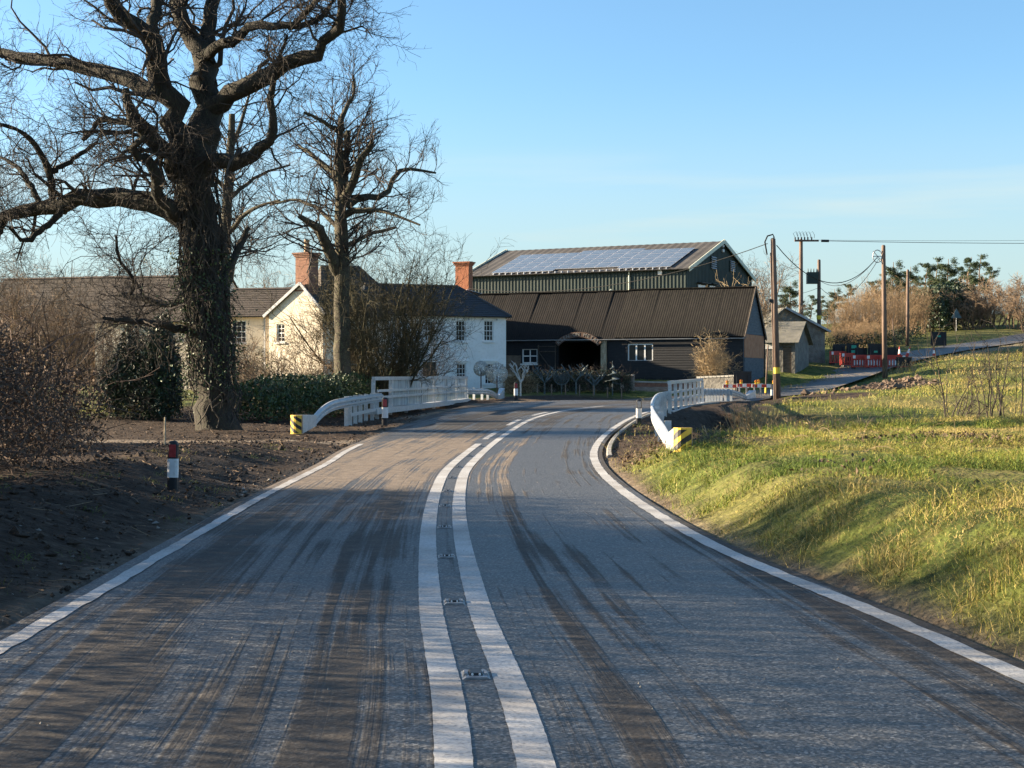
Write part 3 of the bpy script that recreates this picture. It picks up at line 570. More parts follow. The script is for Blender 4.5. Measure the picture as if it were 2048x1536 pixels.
def slate_slope(name, parent, quad, m, rows, t=.02):
    """roof slope laid in overlapping courses: bottom-left, bottom-right, top-right, top-left"""
    q = [Vector(p) for p in quad]; g = MB(); nrm = (q[1] - q[0]).cross(q[3] - q[0]).normalized()
    for r in range(rows):
        a, c_ = r / rows, (r + 1) / rows
        p0, p1 = q[0].lerp(q[3], a), q[1].lerp(q[2], a); p2, p3 = q[1].lerp(q[2], c_), q[0].lerp(q[3], c_)
        g.add([p0 + nrm * t, p1 + nrm * t, p2, p3, p0 - nrm * .03, p1 - nrm * .03], [(0, 1, 2, 3), (4, 5, 1, 0)])
    return g.build(name, m, parent)

# ---- white two-storey house
RZ = math.radians(25); HA = (-.39 - 9.6 * math.cos(RZ), 100 - 9.6 * math.sin(RZ)); HB = .75
wh = empty('white_house', (HA[0], HA[1], HB), RZ, 'white rendered two-storey house with hipped slate roof beside the black barn', 'house')
fc = Face(HA, RZ, HB); HH = fc.z(633, 9.6)
r1 = [fc.rect(912, 641, 931, 682), fc.rect(968, 641, 987, 682), fc.rect(850, 642, 868, 682)]
r0 = [fc.rect(913, 727, 932, 768), fc.rect(970, 727, 989, 768)]
dr = fc.rect(846, 724, 872, 775); dr = (dr[0], dr[1], 0.05, dr[3])
wall_holes('wall', M['render_white'], wh, 0, 9.6, -.6, HH, r1 + r0 + [dr])
for h in r1 + r0: window(wh, h, 3, 4)
g = MB(); g.box(dr[0], dr[1], .08, .13, dr[2], dr[3]); do = g.build('door', M['timber_dark'], wh)
g = MB(); g.box(dr[1] - .14, dr[1] - .10, .03, .08, 1.0, 1.1); g.build('handle', M['galv'], do)
for h in r0:
    g = MB(); g.box(h[0] - .25, h[1] + .25, -.07, 0, h[3] + .13, h[3] + .2); g.build('drip_mould', M['render_white'], wh)
for h in r1[:2]:
    for sx in (h[0] - .16, h[1] + .16):
        g = MB(); g.tube([(sx, -.005, h[3] + .28), (sx, -.14, h[3] + .28), (sx, -.16, h[3] + .1)], .014, 6); g.tube([(sx, -.16, h[3] + .12), (sx, -.16, h[3] + .02)], [.02, .06], 8); g.build('wall_lamp', M['galv'], wh)
g = MB(); g.tube([(3.35, -.06, 0), (3.35, -.06, 2.3)], .045, 8); g.build('downpipe', M['black_plastic'], wh)
D6 = 6.2; g = MB(); g.add([(9.6, 0, -.6), (9.6, D6, -.6), (9.6, D6, HH), (9.6, 0, HH)], [(0, 1, 2, 3)]); g.add([(0, D6, -.6), (0, 0, -.6), (0, 0, HH), (0, D6, HH)], [(0, 1, 2, 3)]); g.add([(9.6, D6, -.6), (0, D6, -.6), (0, D6, HH), (9.6, D6, HH)], [(0, 1, 2, 3)]); g.build('wall', M['render_white'], wh)
ov = .28; RR = HH + 2.05; xr0, xr1 = 1.0, 7.5; E = [(-ov, -ov), (9.6 + ov, -ov), (9.6 + ov, D6 + ov), (-ov, D6 + ov)]
rf_ = slate_slope('roof', wh, [(E[0][0], -ov, HH - .03), (E[1][0], -ov, HH - .03), (xr1, D6 / 2, RR), (xr0, D6 / 2, RR)], M['slate'], 16)
slate_slope('roof_hip', wh, [(E[1][0], -ov, HH - .03), (E[2][0], E[2][1], HH - .03), (xr1, D6 / 2 + .001, RR), (xr1, D6 / 2 - .001, RR)], M['slate'], 16)
slate_slope('roof_hip', wh, [(E[3][0], E[3][1], HH - .03), (E[0][0], -ov, HH - .03), (xr0, D6 / 2 - .001, RR), (xr0, D6 / 2 + .001, RR)], M['slate'], 16)
slate_slope('roof', wh, [(E[2][0], E[2][1], HH - .03), (E[3][0], E[3][1], HH - .03), (xr0, D6 / 2, RR), (xr1, D6 / 2, RR)], M['slate'], 16)
g = MB(); g.tube([(xr0, D6 / 2, RR + .02), (xr1, D6 / 2, RR + .02)], .09, 6); g.build('ridge_tile', M['ridge'], rf_)
for e in ((E[1][0], -ov), (E[2][0], E[2][1])):
    g = MB(); g.tube([(e[0], e[1], HH), (xr1, D6 / 2, RR + .02)], .07, 6); g.build('hip_tile', M['slate'], rf_)
gutter(wh, -ov, 9.6 + ov, -ov - .04, HH - .02); g = MB(); g.box(-ov, 9.6 + ov, -ov, 0, HH - .1, HH - .06); g.build('soffit', M['frame_white'], wh)
tch = fc.t(928, 4.6); zc0, zc1 = fc.z(592, tch, 4.6), fc.z(524, tch, 4.6)
chimney(wh, tch, 4.6, zc0 - .7, zc1, 1.0, .62, 'brick', math.radians(-50), None, 3)
g = MB(); g.slab([(tch - .2, 3.6, RR - .15), (tch + .9, 3.6, RR - .4), (tch + .9, 4.4, RR - .55), (tch - .2, 4.4, RR - .3)], .03); g.build('flashing', M['lead'], wh)

# ---- cream farmhouse: gable wing with tall chimney, long range behind the oak, taller roof between
fg = empty('cream_farmhouse', (PX(538, 88), 88, .7), math.radians(-33), 'cream rendered farmhouse with brown tiled roofs and a brick gable chimney', 'house')
ff = Face((PX(538, 88), 88), math.radians(-33), .7)
t1 = ff.t(646); ap = ff.t(603); eh = ff.z(628, 0); ah = ff.z(570, ap)
w1_ = ff.rect(553, 648, 569, 684)
gw = MB(); wall_holes('wall', M['cream'], fg, 0, t1, -.6, eh, [w1_]); window(fg, w1_, 2, 4)
gw.add([(0, 0, eh), (t1, 0, eh), (ap, 0, ah)], [(0, 1, 2)]); gw.add([(t1, 0, -.6), (t1, 6, -.6), (t1, 6, eh), (t1, 0, eh)], [(0, 1, 2, 3)]); gw.add([(0, 6, -.6), (0, 0, -.6), (0, 0, eh), (0, 6, eh)], [(0, 1, 2, 3)]); gw.build('gable_wall', M['cream'], fg)
sl = (ah - eh) / ap
r_ = slate_slope('roof', fg, [(-.25, 6, eh - .25 * sl), (-.25, -.12, eh - .25 * sl), (ap, -.12, ah + .02), (ap, 6, ah + .02)], M['tile'], 14)
slate_slope('roof', fg, [(t1 + .25, -.12, eh - .25 * sl), (t1 + .25, 6, eh - .25 * sl), (ap, 6, ah + .02), (ap, -.12, ah + .02)], M['tile'], 14)
g = MB(); g.bar((-.3, -.15, eh - .3 * sl + .05), (ap, -.15, ah + .1), .08, .16); g.bar((ap, -.15, ah + .1), (t1 + .3, -.15, eh - .3 * sl + .05), .08, .16); g.build('verge_board', M['lead'], fg)
zt = ff.z(505, ap); chimney(fg, ff.t(604), .42, ah - .9, zt, 1.0, .8, 'brick_old', 0, .75, 3)
# long range to the left (eaves side to the road), two heights
def gable_range(name, parent, x0, x1, y0, dep, z0, eh, rise, wm, rm, wins=(), nrow=12, ends=True):
    wall_holes('wall', wm, parent, x0, x1, z0, eh, [w_[:4] for w_ in wins], y=y0)
    for w_ in wins: window(parent, w_[:4], 3, 4, y=y0)
    a = MB(); ym = y0 + dep / 2
    for xx, fl in ((x0, 0), (x1, 1)):
        vs_ = [(xx, y0, z0), (xx, y0 + dep, z0), (xx, y0 + dep, eh), (xx, ym, eh + rise), (xx, y0, eh)]; a.add(vs_, [(0, 1, 2, 3, 4) if fl else (4, 3, 2, 1, 0)])
    a.add([(x1, y0 + dep, z0), (x0, y0 + dep, z0), (x0, y0 + dep, eh), (x1, y0 + dep, eh)], [(0, 1, 2, 3)]); a.build('wall', wm, parent)
    s_ = rise / (dep / 2); o_ = .3
    q = slate_slope('roof', parent, [(x0 - .15, y0 - o_, eh - o_ * s_), (x1 + .15, y0 - o_, eh - o_ * s_), (x1 + .15, ym, eh + rise), (x0 - .15, ym, eh + rise)], rm, nrow)
    slate_slope('roof', parent, [(x1 + .15, y0 + dep + o_, eh - o_ * s_), (x0 - .15, y0 + dep + o_, eh - o_ * s_), (x0 - .15, ym, eh + rise), (x1 + .15, ym, eh + rise)], rm, nrow)
    k = MB(); k.tube([(x0 - .15, ym, eh + rise + .02), (x1 + .15, ym, eh + rise + .02)], .1, 6); k.build('ridge_tile', M['ridge'], q)
    gutter(parent, x0 - .1, x1 + .1, y0 - o_ - .05, eh - o_ * s_ + .03)
fl = Face((PX(452, 92), 92), math.radians(-14), .7)
lr = empty('cream_range', (PX(452, 92), 92, .7), math.radians(-14), 'low cream farmhouse range with brown tiled roof behind the oak trunk', 'house')
wA = fl.rect(463, 641, 492, 686); gable_range('r', lr, -.6, fl.t(585), 0, 5.4, -.6, fl.z(628, 1), fl.z(579, 1, 2.7) - fl.z(628, 1), M['cream'], M['tile'], [wA])
g = MB(); g.tube([(fl.t(531), -.07, 0), (fl.t(531), -.07, fl.z(632, 2))], .05, 8); g.build('downpipe', M['lead'], lr)
f2 = Face((PX(372, 96), 96), math.radians(-17), .6)
l2 = empty('brown_roofed_range', (PX(372, 96), 96, .6), math.radians(-17), 'long low building with wide brown tiled roof behind the bare shrubs', 'house')
gable_range('r', l2, f2.t(190), 1.2, 0, 7.0, -.6, f2.z(636, 0), f2.z(552, 0, 3.5) - f2.z(636, 0), M['cream'], M['tile'], [f2.rect(250, 650, 276, 690)])
f3 = Face((PX(190, 101), 101), math.radians(-17), .6)
l3 = empty('old_tiled_barn', (PX(190, 101), 101, .6), math.radians(-17), 'weathered boarded farm building with sagging tiled roof at the end of the long range', 'barn')
gable_range('r', l3, f3.t(-60), -.2, 0, 8.0, -.6, f3.z(662, -3), f3.z(556, -3, 4) - f3.z(662, -3), M['bare_board'], M['tile'])
f4 = Face((PX(648, 104), 104), math.radians(20), .9)
l4 = empty('dark_roofed_house', (PX(648, 104), 104, .9), math.radians(20), 'taller house with dark hipped roof rising behind the pollarded tree', 'house')
x1_ = f4.t(800); e4, r4 = f4.z(612, 2), f4.z(531, 2, 3.5)
wall_holes('wall', M['render_white'], l4, 0, x1_, -.6, e4, []); g = MB(); g.add([(0, 7, -.6), (0, 0, -.6), (0, 0, e4), (0, 7, e4)], [(0, 1, 2, 3)]); g.add([(x1_, 0, -.6), (x1_, 7, -.6), (x1_, 7, e4), (x1_, 0, e4)], [(0, 1, 2, 3)]); g.build('wall', M['render_white'], l4)
slate_slope('roof', l4, [(-.25, -.25, e4), (x1_ + .25, -.25, e4), (x1_ - 2.0, 3.5, r4), (.6, 3.5, r4)], M['tile'], 14)
slate_slope('roof', l4, [(x1_ + .25, 7.25, e4), (-.25, 7.25, e4), (.6, 3.5, r4), (x1_ - 2.0, 3.5, r4)], M['tile'], 14)
slate_slope('roof_hip', l4, [(x1_ + .25, -.25, e4), (x1_ + .25, 7.25, e4), (x1_ - 2.0, 3.501, r4), (x1_ - 2.0, 3.499, r4)], M['tile'], 14)
slate_slope('roof_hip', l4, [(-.25, 7.25, e4), (-.25, -.25, e4), (.6, 3.499, r4), (.6, 3.501, r4)], M['tile'], 14)

# ---- black weatherboarded barn with corrugated roof
BR = math.radians(-23); BA = (PX(1487, 100), 100.0); BZ = 1.3
LB = 22.0; BO = (BA[0] - LB * math.cos(BR), BA[1] - LB * math.sin(BR))
fb = Face(BO, BR, BZ); barn = empty('black_barn', (BO[0], BO[1], BZ), BR, 'long black weatherboarded barn with brown corrugated roof and open cart doorway', 'barn')
BE = fb.z(667, LB); BW = 5.4; BRG = fb.z(577, LB, 2.7)
op = fb.rect(1117, 684, 1203, 762); op = (op[0], op[1], -.3, op[3])
wn1 = fb.rect(1044, 697, 1075, 727); wn2 = fb.rect(1255, 687, 1306, 723)
holes = [op, wn1, wn2]
def boards(name, m, parent, x0, x1, z0, z1, holes, pitch=.165, y=0.0):
    g = MB(); z = z0
    while z < z1 - .01:
        zt_ = min(z + pitch, z1); segs = [(x0, x1)]
        for h in holes:
            if h[2] < (z + zt_) / 2 < h[3]: segs = [q for a, c_ in segs for q in ((a, min(c_, h[0])), (max(a, h[1]), c_)) if q[1] - q[0] > .02]
        for a, c_ in segs: g.add([(a, y - .03, z), (c_, y - .03, z), (c_, y - .004, zt_), (a, y - .004, zt_), (a, y, z), (c_, y, z)], [(0, 1, 2, 3), (4, 5, 1, 0)])
        z = zt_
    return g.build(name, m, parent)
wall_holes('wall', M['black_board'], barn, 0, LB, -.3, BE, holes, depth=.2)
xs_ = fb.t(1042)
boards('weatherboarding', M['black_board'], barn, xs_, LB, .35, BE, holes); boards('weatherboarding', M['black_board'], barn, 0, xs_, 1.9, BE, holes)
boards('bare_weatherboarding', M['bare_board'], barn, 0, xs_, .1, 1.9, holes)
window(barn, wn1, 2, 2, fr=.09, bar=.07, meet=False, sill=True); window(barn, wn2, 3, 1, fr=.09, bar=.1, sill=False)
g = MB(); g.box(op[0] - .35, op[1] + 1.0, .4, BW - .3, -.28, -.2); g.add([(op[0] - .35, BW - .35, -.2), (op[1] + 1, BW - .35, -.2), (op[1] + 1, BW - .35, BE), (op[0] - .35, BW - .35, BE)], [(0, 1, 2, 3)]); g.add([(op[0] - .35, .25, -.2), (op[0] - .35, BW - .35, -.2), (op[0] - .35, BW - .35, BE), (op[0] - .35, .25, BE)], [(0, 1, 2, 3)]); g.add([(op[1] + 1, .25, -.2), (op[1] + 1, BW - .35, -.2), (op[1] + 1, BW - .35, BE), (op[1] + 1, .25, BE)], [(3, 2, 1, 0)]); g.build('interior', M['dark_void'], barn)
g = MB(); pa = fb.rect(1203, 681, 1214, 750); g.box(pa[0], pa[1], -.16, .12, -.3, pa[3]); g.build('door_post', M['timber'], barn)
da = fb.rect(1077, 690, 1114, 735); dl = MB(); dl.box(da[0], da[1], -.10, -.06, .1, da[3]); dlo = dl.build('barn_door', M['black_board'], barn)
for a_, b__ in (((da[0], da[3] - .1), (da[1], da[3] - .1)), ((da[0], da[3] - .45), (da[1], da[3] - .45)), ((da[0], .5), (da[1], .5)), ((da[0] + .05, da[3] - .45), (da[1] - .05, .5)), ((da[0] + .06, .1), (da[0] + .06, da[3])), ((da[1] - .06, .1), (da[1] - .06, da[3]))):
    g = MB(); g.bar((a_[0], -.13, a_[1]), (b__[0], -.13, b__[1]), .05, .11, up=(0, -1, .001)); g.build('door_rail', M['timber_dark'], dlo)
g = MB(); g.add([(LB, 0, -.3), (LB, BW, -.3), (LB, BW, BE), (LB, BW / 2, BRG), (LB, 0, BE)], [(0, 1, 2, 3, 4)]); g.add([(0, BW, -.3), (0, 0, -.3), (0, 0, BE), (0, BW / 2, BRG), (0, BW, BE)], [(0, 1, 2, 3, 4)]); g.add([(LB, BW, -.3), (0, BW, -.3), (0, BW, BE), (LB, BW, BE)], [(0, 1, 2, 3)]); g.build('gable_wall', M['blue_board'], barn)
g = MB(); z = BE
while z < BRG - .05:
    zt_ = z + .2; f0 = (z - BE) / (BRG - BE); f1 = min(1, (zt_ - BE) / (BRG - BE)); g.add([(LB + .04, BW / 2 * f0, z), (LB + .04, BW - BW / 2 * f0, z), (LB + .012, BW - BW / 2 * f1, min(zt_, BRG)), (LB + .012, BW / 2 * f1, min(zt_, BRG))], [(0, 1, 2, 3)]); z = zt_
g.build('gable_boarding', M['blue_board'], barn)
g = MB(); g.box(LB, LB + .035, .15, BW - .02, BE - 1.55, BE - .03); g.build('brown_panel', M['rust_panel'], barn)
g = MB(); g.box(LB, LB + .03, .15, BW - .02, -.3, BE - 1.56); g.build('lower_panel', M['blue_board'], barn)
g = MB(); g.tube([(LB + .07, BW + .05, -.2), (LB + .07, BW + .05, BE)], .05, 8); g.build('downpipe', M['black_plastic'], barn)
# corrugated roof sheets, one object each, sharing one mesh
sl_len = math.hypot(BW / 2 + .25, (BRG - BE) * (1 + .25 / (BW / 2))); s_ = (BRG - BE) / (BW / 2)
nsh = 20; shw = (LB + .3) / nsh; xsp = fb.t(1243, 1)
def sheet_mesh(name, w, ln, m, nc=7):
    g = MB(); k = nc * 2 + 1; pts = [(w * i / (k - 1), (.012 if i % 2 else 0)) for i in range(k)]
    vs_ = [(x, 0, z) for x, z in pts] + [(x, ln, z) for x, z in pts]; g.add(vs_, [(i, i + 1, i + 1 + k, i + k) for i in range(k - 1)])
    me = bpy.data.meshes.new(name); me.from_pydata(g.v, [], g.f); me.materials.append(m); return me
smA = sheet_mesh('roof_sheet_brown', shw + .03, sl_len, M['sheet']); smB = sheet_mesh('roof_sheet_grey', shw + .03, sl_len, M['sheet2'])
for i in range(nsh):
    x = -.15 + shw * i; right = x + shw / 2 > xsp
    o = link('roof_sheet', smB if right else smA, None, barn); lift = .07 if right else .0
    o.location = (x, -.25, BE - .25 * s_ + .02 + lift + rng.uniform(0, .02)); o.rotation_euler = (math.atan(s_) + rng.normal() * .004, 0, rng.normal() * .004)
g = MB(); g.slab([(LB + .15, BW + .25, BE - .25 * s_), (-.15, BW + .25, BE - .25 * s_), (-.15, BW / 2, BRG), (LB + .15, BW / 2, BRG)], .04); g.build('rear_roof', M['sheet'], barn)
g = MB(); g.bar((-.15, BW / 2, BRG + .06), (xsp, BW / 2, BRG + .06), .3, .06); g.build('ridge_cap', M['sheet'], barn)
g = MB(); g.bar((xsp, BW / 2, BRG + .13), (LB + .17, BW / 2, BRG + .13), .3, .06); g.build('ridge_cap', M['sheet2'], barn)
for sg in (0, 1):
    g = MB(); ye = -.27 if sg == 0 else BW + .27; g.bar((LB + .16, ye, BE - .27 * s_ + .03), (LB + .16, BW / 2, BRG + .12), .05, .2); g.build('bargeboard', M['bare_board'], barn)
gutter(barn, -.1, LB + .15, -.32, BE - .3 * s_ + .06, 'lead')
# arched sign over the doorway
sg = empty('arched_sign', (0, 0, 0), 0, 'arched metal sign reading KEEN ON METAL over the barn doorway', 'sign'); sg.location = barn.location; sg.rotation_euler = barn.rotation_euler
cx = (op[0] + op[1]) / 2; hw_ = (op[1] - op[0]) / 2 + .12; zl, ztop = fb.z(685, cx), fb.z(664, cx); rise = ztop - zl; Rr = (hw_ ** 2 + rise ** 2) / (2 * rise); zc_ = ztop - Rr; am = math.asin(min(1, hw_ / Rr)); th_ = .36
g = MB(); N_ = 24
for i in range(N_):
    a0, a1 = -am + 2 * am * i / N_, -am + 2 * am * (i + 1) / N_
    q = [(cx + math.sin(a0) * (Rr - th_), -.36, zc_ + math.cos(a0) * (Rr - th_)), (cx + math.sin(a1) * (Rr - th_), -.36, zc_ + math.cos(a1) * (Rr - th_)), (cx + math.sin(a1) * Rr, -.36, zc_ + math.cos(a1) * Rr), (cx + math.sin(a0) * Rr, -.36, zc_ + math.cos(a0) * Rr)]
    g.slab(q, -.04)
g.build('arch_plate', M['rust'], sg)
g = MB()
for a0 in (-am * .85, am * .85): g.bar((cx + math.sin(a0) * Rr * .98, -.33, zc_ + math.cos(a0) * (Rr - th_ / 2)), (cx + math.sin(a0) * Rr * .98, .02, zc_ + math.cos(a0) * (Rr - th_ / 2)), .05, .05)
g.build('bracket', M['rust'], sg)
txt = 'KEEN ON METAL'
for i, ch in enumerate(txt):
    if ch == ' ': continue
    cu = bpy.data.curves.new('letter', 'FONT'); cu.body = ch; cu.size = .33; cu.extrude = .008; cu.align_x = 'CENTER'; cu.align_y = 'CENTER'
    tmp = bpy.data.objects.new('tmp', cu); COL.objects.link(tmp); bpy.context.view_layer.update()
    me = bpy.data.meshes.new_from_object(tmp.evaluated_get(bpy.context.evaluated_depsgraph_get())); bpy.data.objects.remove(tmp); me.materials.clear()
    a0 = -am * .88 + 2 * am * .88 * i / (len(txt) - 1); o = link('letter', me, M['letter'], sg)
    o.matrix_local = Matrix.Translation((cx + math.sin(a0) * (Rr - th_ / 2), -.375, zc_ + math.cos(a0) * (Rr - th_ / 2))) @ Matrix.Rotation(a0, 4, 'Y') @ Matrix.Rotation(math.pi / 2, 4, 'X')

# ---- green farm shed with solar panels
SR = math.radians(-28); SA = (PX(1375, 125), 125.0); SZ = 2.6; LS = 20.6; SO = (SA[0] - LS * math.cos(SR), SA[1] - LS * math.sin(SR))
fs_ = Face(SO, SR, SZ); shed = empty('green_shed', (SO[0], SO[1], SZ), SR, 'tall green clad farm shed with solar panels on its roof', 'shed')
SE = fs_.z(536, LS); SW = 15.6; SRG = fs_.z(484, LS, SW / 2); ss = (SRG - SE) / (SW / 2)
def ribs(name, m, parent, p0, p1, z0, z1f, pitch=.32, d=.045):
    """vertical trapezoidal cladding from p0 to p1; z1f gives the top height along it"""
    a, b_ = Vector((*p0, 0)), Vector((*p1, 0)); L_ = (b_ - a).length; e = (b_ - a) / L_; nrm = Vector((e.y, -e.x, 0)); g = MB(); prof = []; x = 0
    while x < L_: prof += [(x, 0), (x + pitch * .6, 0), (x + pitch * .7, d), (x + pitch * .9, d)]; x += pitch
    prof = [(min(q, L_), w) for q, w in prof]
    vs_ = []
    for q, w in prof:
        p = a + e * q + nrm * w; vs_ += [(p.x, p.y, z0), (p.x, p.y, z1f(q))]
    g.add(vs_, [(2 * i, 2 * i + 2, 2 * i + 3, 2 * i + 1) for i in range(len(prof) - 1) if prof[i + 1][0] - prof[i][0] > 1e-6]); return g.build(name, m, parent)
ribs('side_cladding', M['shed_green'], shed, (0, 0), (LS, 0), -.8, lambda q: SE)
ribs('gable_cladding', M['shed_green'], shed, (LS, 0), (LS, SW), -.8, lambda q: SE + ss * min(q, SW - q))
ribs('side_cladding', M['shed_green'], shed, (LS, SW), (0, SW), -.8, lambda q: SE)
ribs('gable_cladding', M['shed_green'], shed, (0, SW), (0, 0), -.8, lambda q: SE + ss * min(q, SW - q))
oh = .35
def roofsheet(y0, y1, z0, z1):
    nx_ = 62; vs_ = []; g = MB()
    for i in range(nx_ + 1):
        x = -.3 + (LS + .6) * i / nx_; h = .03 if i % 2 else 0; vs_ += [(x, y0, z0 + h), (x, y1, z1 + h)]
    g.add(vs_, [(2 * i, 2 * i + 2, 2 * i + 3, 2 * i + 1) for i in range(nx_)]); return g.build('roof', M['shed_roof'], shed)
roofsheet(-oh, SW / 2, SE - oh * ss + .05, SRG + .05); roofsheet(SW + oh, SW / 2, SE - oh * ss + .05, SRG + .05)
for sgn in (0, 1):
    for xe in (LS + .3, -.3):
        g = MB(); ye = -oh if sgn == 0 else SW + oh; g.bar((xe, ye, SE - oh * ss), (xe, SW / 2, SRG + .05), .08, .34); g.build('verge_flashing', M['verge_trim'], shed)
gutter(shed, -.3, LS + .3, -oh - .06, SE - oh * ss + .05)
g = MB(); g.tube([(fs_.t(1259), -.09, -.8), (fs_.t(1259), -.09, SE - .1)], .07, 8); g.build('downpipe', M['verge_trim'], shed)
g = MB(); xq = fs_.rect(1317, 541, 1325, 549); g.box(xq[0], xq[1], -.16, -.05, xq[2], xq[3]); g.build('floodlight', M['white_plastic'], shed)
fgab = Face((SA[0], SA[1]), SR + math.pi / 2, SZ)
for (u0, v0, u1, v1) in ((1420, 513, 1430, 539), (1458, 522, 1467, 544)):
    a, c_, lo, hi = fgab.rect(u0, v0, u1, v1); g = MB(); g.box(LS + .05, LS + .10, a, c_, lo, hi); lv = g.build('louvre_vent', M['shed_green'], shed)
    for k in range(6):
        g = MB(); z = lo + (hi - lo) * (k + .5) / 6; g.slab([(LS + .10, a + .05, z + .08), (LS + .10, c_ - .05, z + .08), (LS + .22, c_ - .05, z - .03), (LS + .22, a + .05, z - .03)], .02); g.build('slat', M['alu'], lv)
for (u0, v0, u1, v1) in ((1441, 489, 1446, 495), (1441, 498, 1446, 505)):
    a, c_, lo, hi = fgab.rect(u0, v0, u1, v1); g = MB(); g.tube([(LS + .05, (a + c_) / 2, (lo + hi) / 2), (LS + .2, (a + c_) / 2, (lo + hi) / 2)], (hi - lo) / 2, 10); g.build('gable_lamp', M['white_plastic'], shed)
for (u0, v0, u1, v1) in ((1394, 570, 1408, 590), (1417, 572, 1428, 590)):
    a, c_, lo, hi = fgab.rect(u0, v0, u1, v1); g = MB(); g.box(LS + .05, LS + .12, a, c_, lo, hi); g.build('high_window', M['alu'], shed)
    g = MB(); g.bar((LS + .3, a - .2, hi + .15), (LS + .3, c_ + .2, hi + .15), .5, .05); g.build('window_canopy', M['black_plastic'], shed)
# solar panels, one object each
ca = math.atan(ss); cosa = math.cos(ca)
xa = fs_.t(984, .1); xb = fs_.t(1342, .1); ncol, nrow = 14, 4; pw = (xb - xa) / ncol; slope0, slope1 = -.05, 5.9; ph = (slope1 - slope0) / nrow
g = MB(); g.box(.015, pw - .015, 0.015, ph - .015, 0, .035); pme = bpy.data.meshes.new('solar_frame'); pme.from_pydata(g.v, [], g.f); pme.materials.append(M['alu'])
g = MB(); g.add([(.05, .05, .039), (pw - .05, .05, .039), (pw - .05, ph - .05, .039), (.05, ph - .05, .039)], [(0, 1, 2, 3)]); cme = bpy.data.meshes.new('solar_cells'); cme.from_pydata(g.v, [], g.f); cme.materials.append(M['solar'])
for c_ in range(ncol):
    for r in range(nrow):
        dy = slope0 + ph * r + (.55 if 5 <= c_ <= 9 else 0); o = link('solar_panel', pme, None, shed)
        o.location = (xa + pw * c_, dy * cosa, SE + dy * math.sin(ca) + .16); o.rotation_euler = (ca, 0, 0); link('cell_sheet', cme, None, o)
g = MB()
for c_ in range(ncol * 2): g.box(xa + pw * c_ / 2 + .3, xa + pw * c_ / 2 + .36, -.3, -.02, SE - .05, SE + .12)
tag(g.build('mounting_rail', M['alu'], shed), kind='stuff')
# lower roof between barn and shed
lk = empty('lean_to_store', (0, 0, 0), 0, 'low grey sheet-roofed store between the black barn and the green shed', 'shed')
fk = Face((PX(950, 117), 117), math.radians(-23), 1.8); lk.location = (PX(950, 117), 117, 1.8); lk.rotation_euler = (0, 0, math.radians(-23))
kx = fk.t(1198); ke, kr = fk.z(604, 6), fk.z(585, 6, 2)
g = MB(); g.box(0, kx, 0, 4, -.6, ke); g.build('wall', M['bare_board'], lk)
g = MB(); g.slab([(-.2, -.2, ke), (kx + .2, -.2, ke), (kx + .2, 2, kr), (-.2, 2, kr)], .06); g.slab([(kx + .2, 4.2, ke), (-.2, 4.2, ke), (-.2, 2, kr), (kx + .2, 2, kr)], .06); g.build('roof', M['asbestos'], lk)
g = MB(); g.add([(kx, 0, ke), (kx, 4, ke), (kx, 2, kr)], [(0, 1, 2)]); g.build('gable', M['bare_board'], lk)
g = MB(); g.bar((kx + .22, -.25, ke), (kx + .22, 2, kr + .08), .06, .18); g.bar((kx + .22, 2, kr + .08), (kx + .22, 4.25, ke), .06, .18); g.build('bargeboard', M['verge_trim'], lk)

# ---- stone outbuildings past the barn
ob = empty('stone_outbuilding', (PX(1592, 116), 116, 2.4), math.radians(14), 'dark rubble stone outbuilding with low sheet roof and a rooflight strip', 'shed')
fo = Face((PX(1592, 116), 116), math.radians(14), 2.4)
ox = fo.t(1650); oe = fo.z(660, ox); og = fo.z(617, -1.0, 0); ol = fo.t(1540)
g = MB(); g.add([(ol, 0, -.6), (ox, 0, -.6), (ox, 0, oe), (fo.t(1568), 0, og), (ol, 0, oe + .6)], [(0, 1, 2, 3, 4)]); g.add([(ox, 0, -.6), (ox, 8, -.6), (ox, 8, oe), (ox, 0, oe)], [(0, 1, 2, 3)]); g.add([(ol, 8, -.6), (ol, 0, -.6), (ol, 0, oe + .6), (ol, 8, oe + .6)], [(0, 1, 2, 3)]); g.build('wall', M['stone'], ob)
xr_ = fo.t(1568); so_ = (og - oe) / (ox - xr_)
g = MB(); g.slab([(ox + .3, -.3, oe - .3 * so_), (ox + .3, 8.3, oe - .3 * so_), (xr_, 8.3, og), (xr_, -.3, og)], .08); g.slab([(ol - .2, 8.3, oe + .5), (ol - .2, -.3, oe + .5), (xr_, -.3, og), (xr_, 8.3, og)], .08); rr_ = g.build('roof', M['asbestos'], ob)
g = MB(); g.slab([(xr_ + (ox - xr_) * .75, -.28, og - so_ * (ox - xr_) * .75 + .1), (xr_ + (ox - xr_) * .75, .9, og - so_ * (ox - xr_) * .75 + .1), (xr_ + .2, .9, og - so_ * .2 + .1), (xr_ + .2, -.28, og - so_ * .2 + .1)], .02); g.build('rooflight', M['alu'], rr_)
g = MB(); g.bar((ox + .3, -.34, oe - .3 * so_ + .02), (xr_, -.34, og + .06), .06, .16); g.build('bargeboard', M['lead'], ob)
lo_ = empty('low_stone_store', (PX(1527, 109), 109, 2.0), math.radians(-20), 'low stone lean-to store with lichened roof beside the barn gable', 'shed')
fl_ = Face((PX(1527, 109), 109), math.radians(-20), 2.0); lx = fl_.t(1590); le = fl_.z(684, lx); lg = fl_.z(645, 1, 3)
dq = fl_.rect(1566, 694, 1583, 728); dq = (dq[0], dq[1], -.2, dq[3])
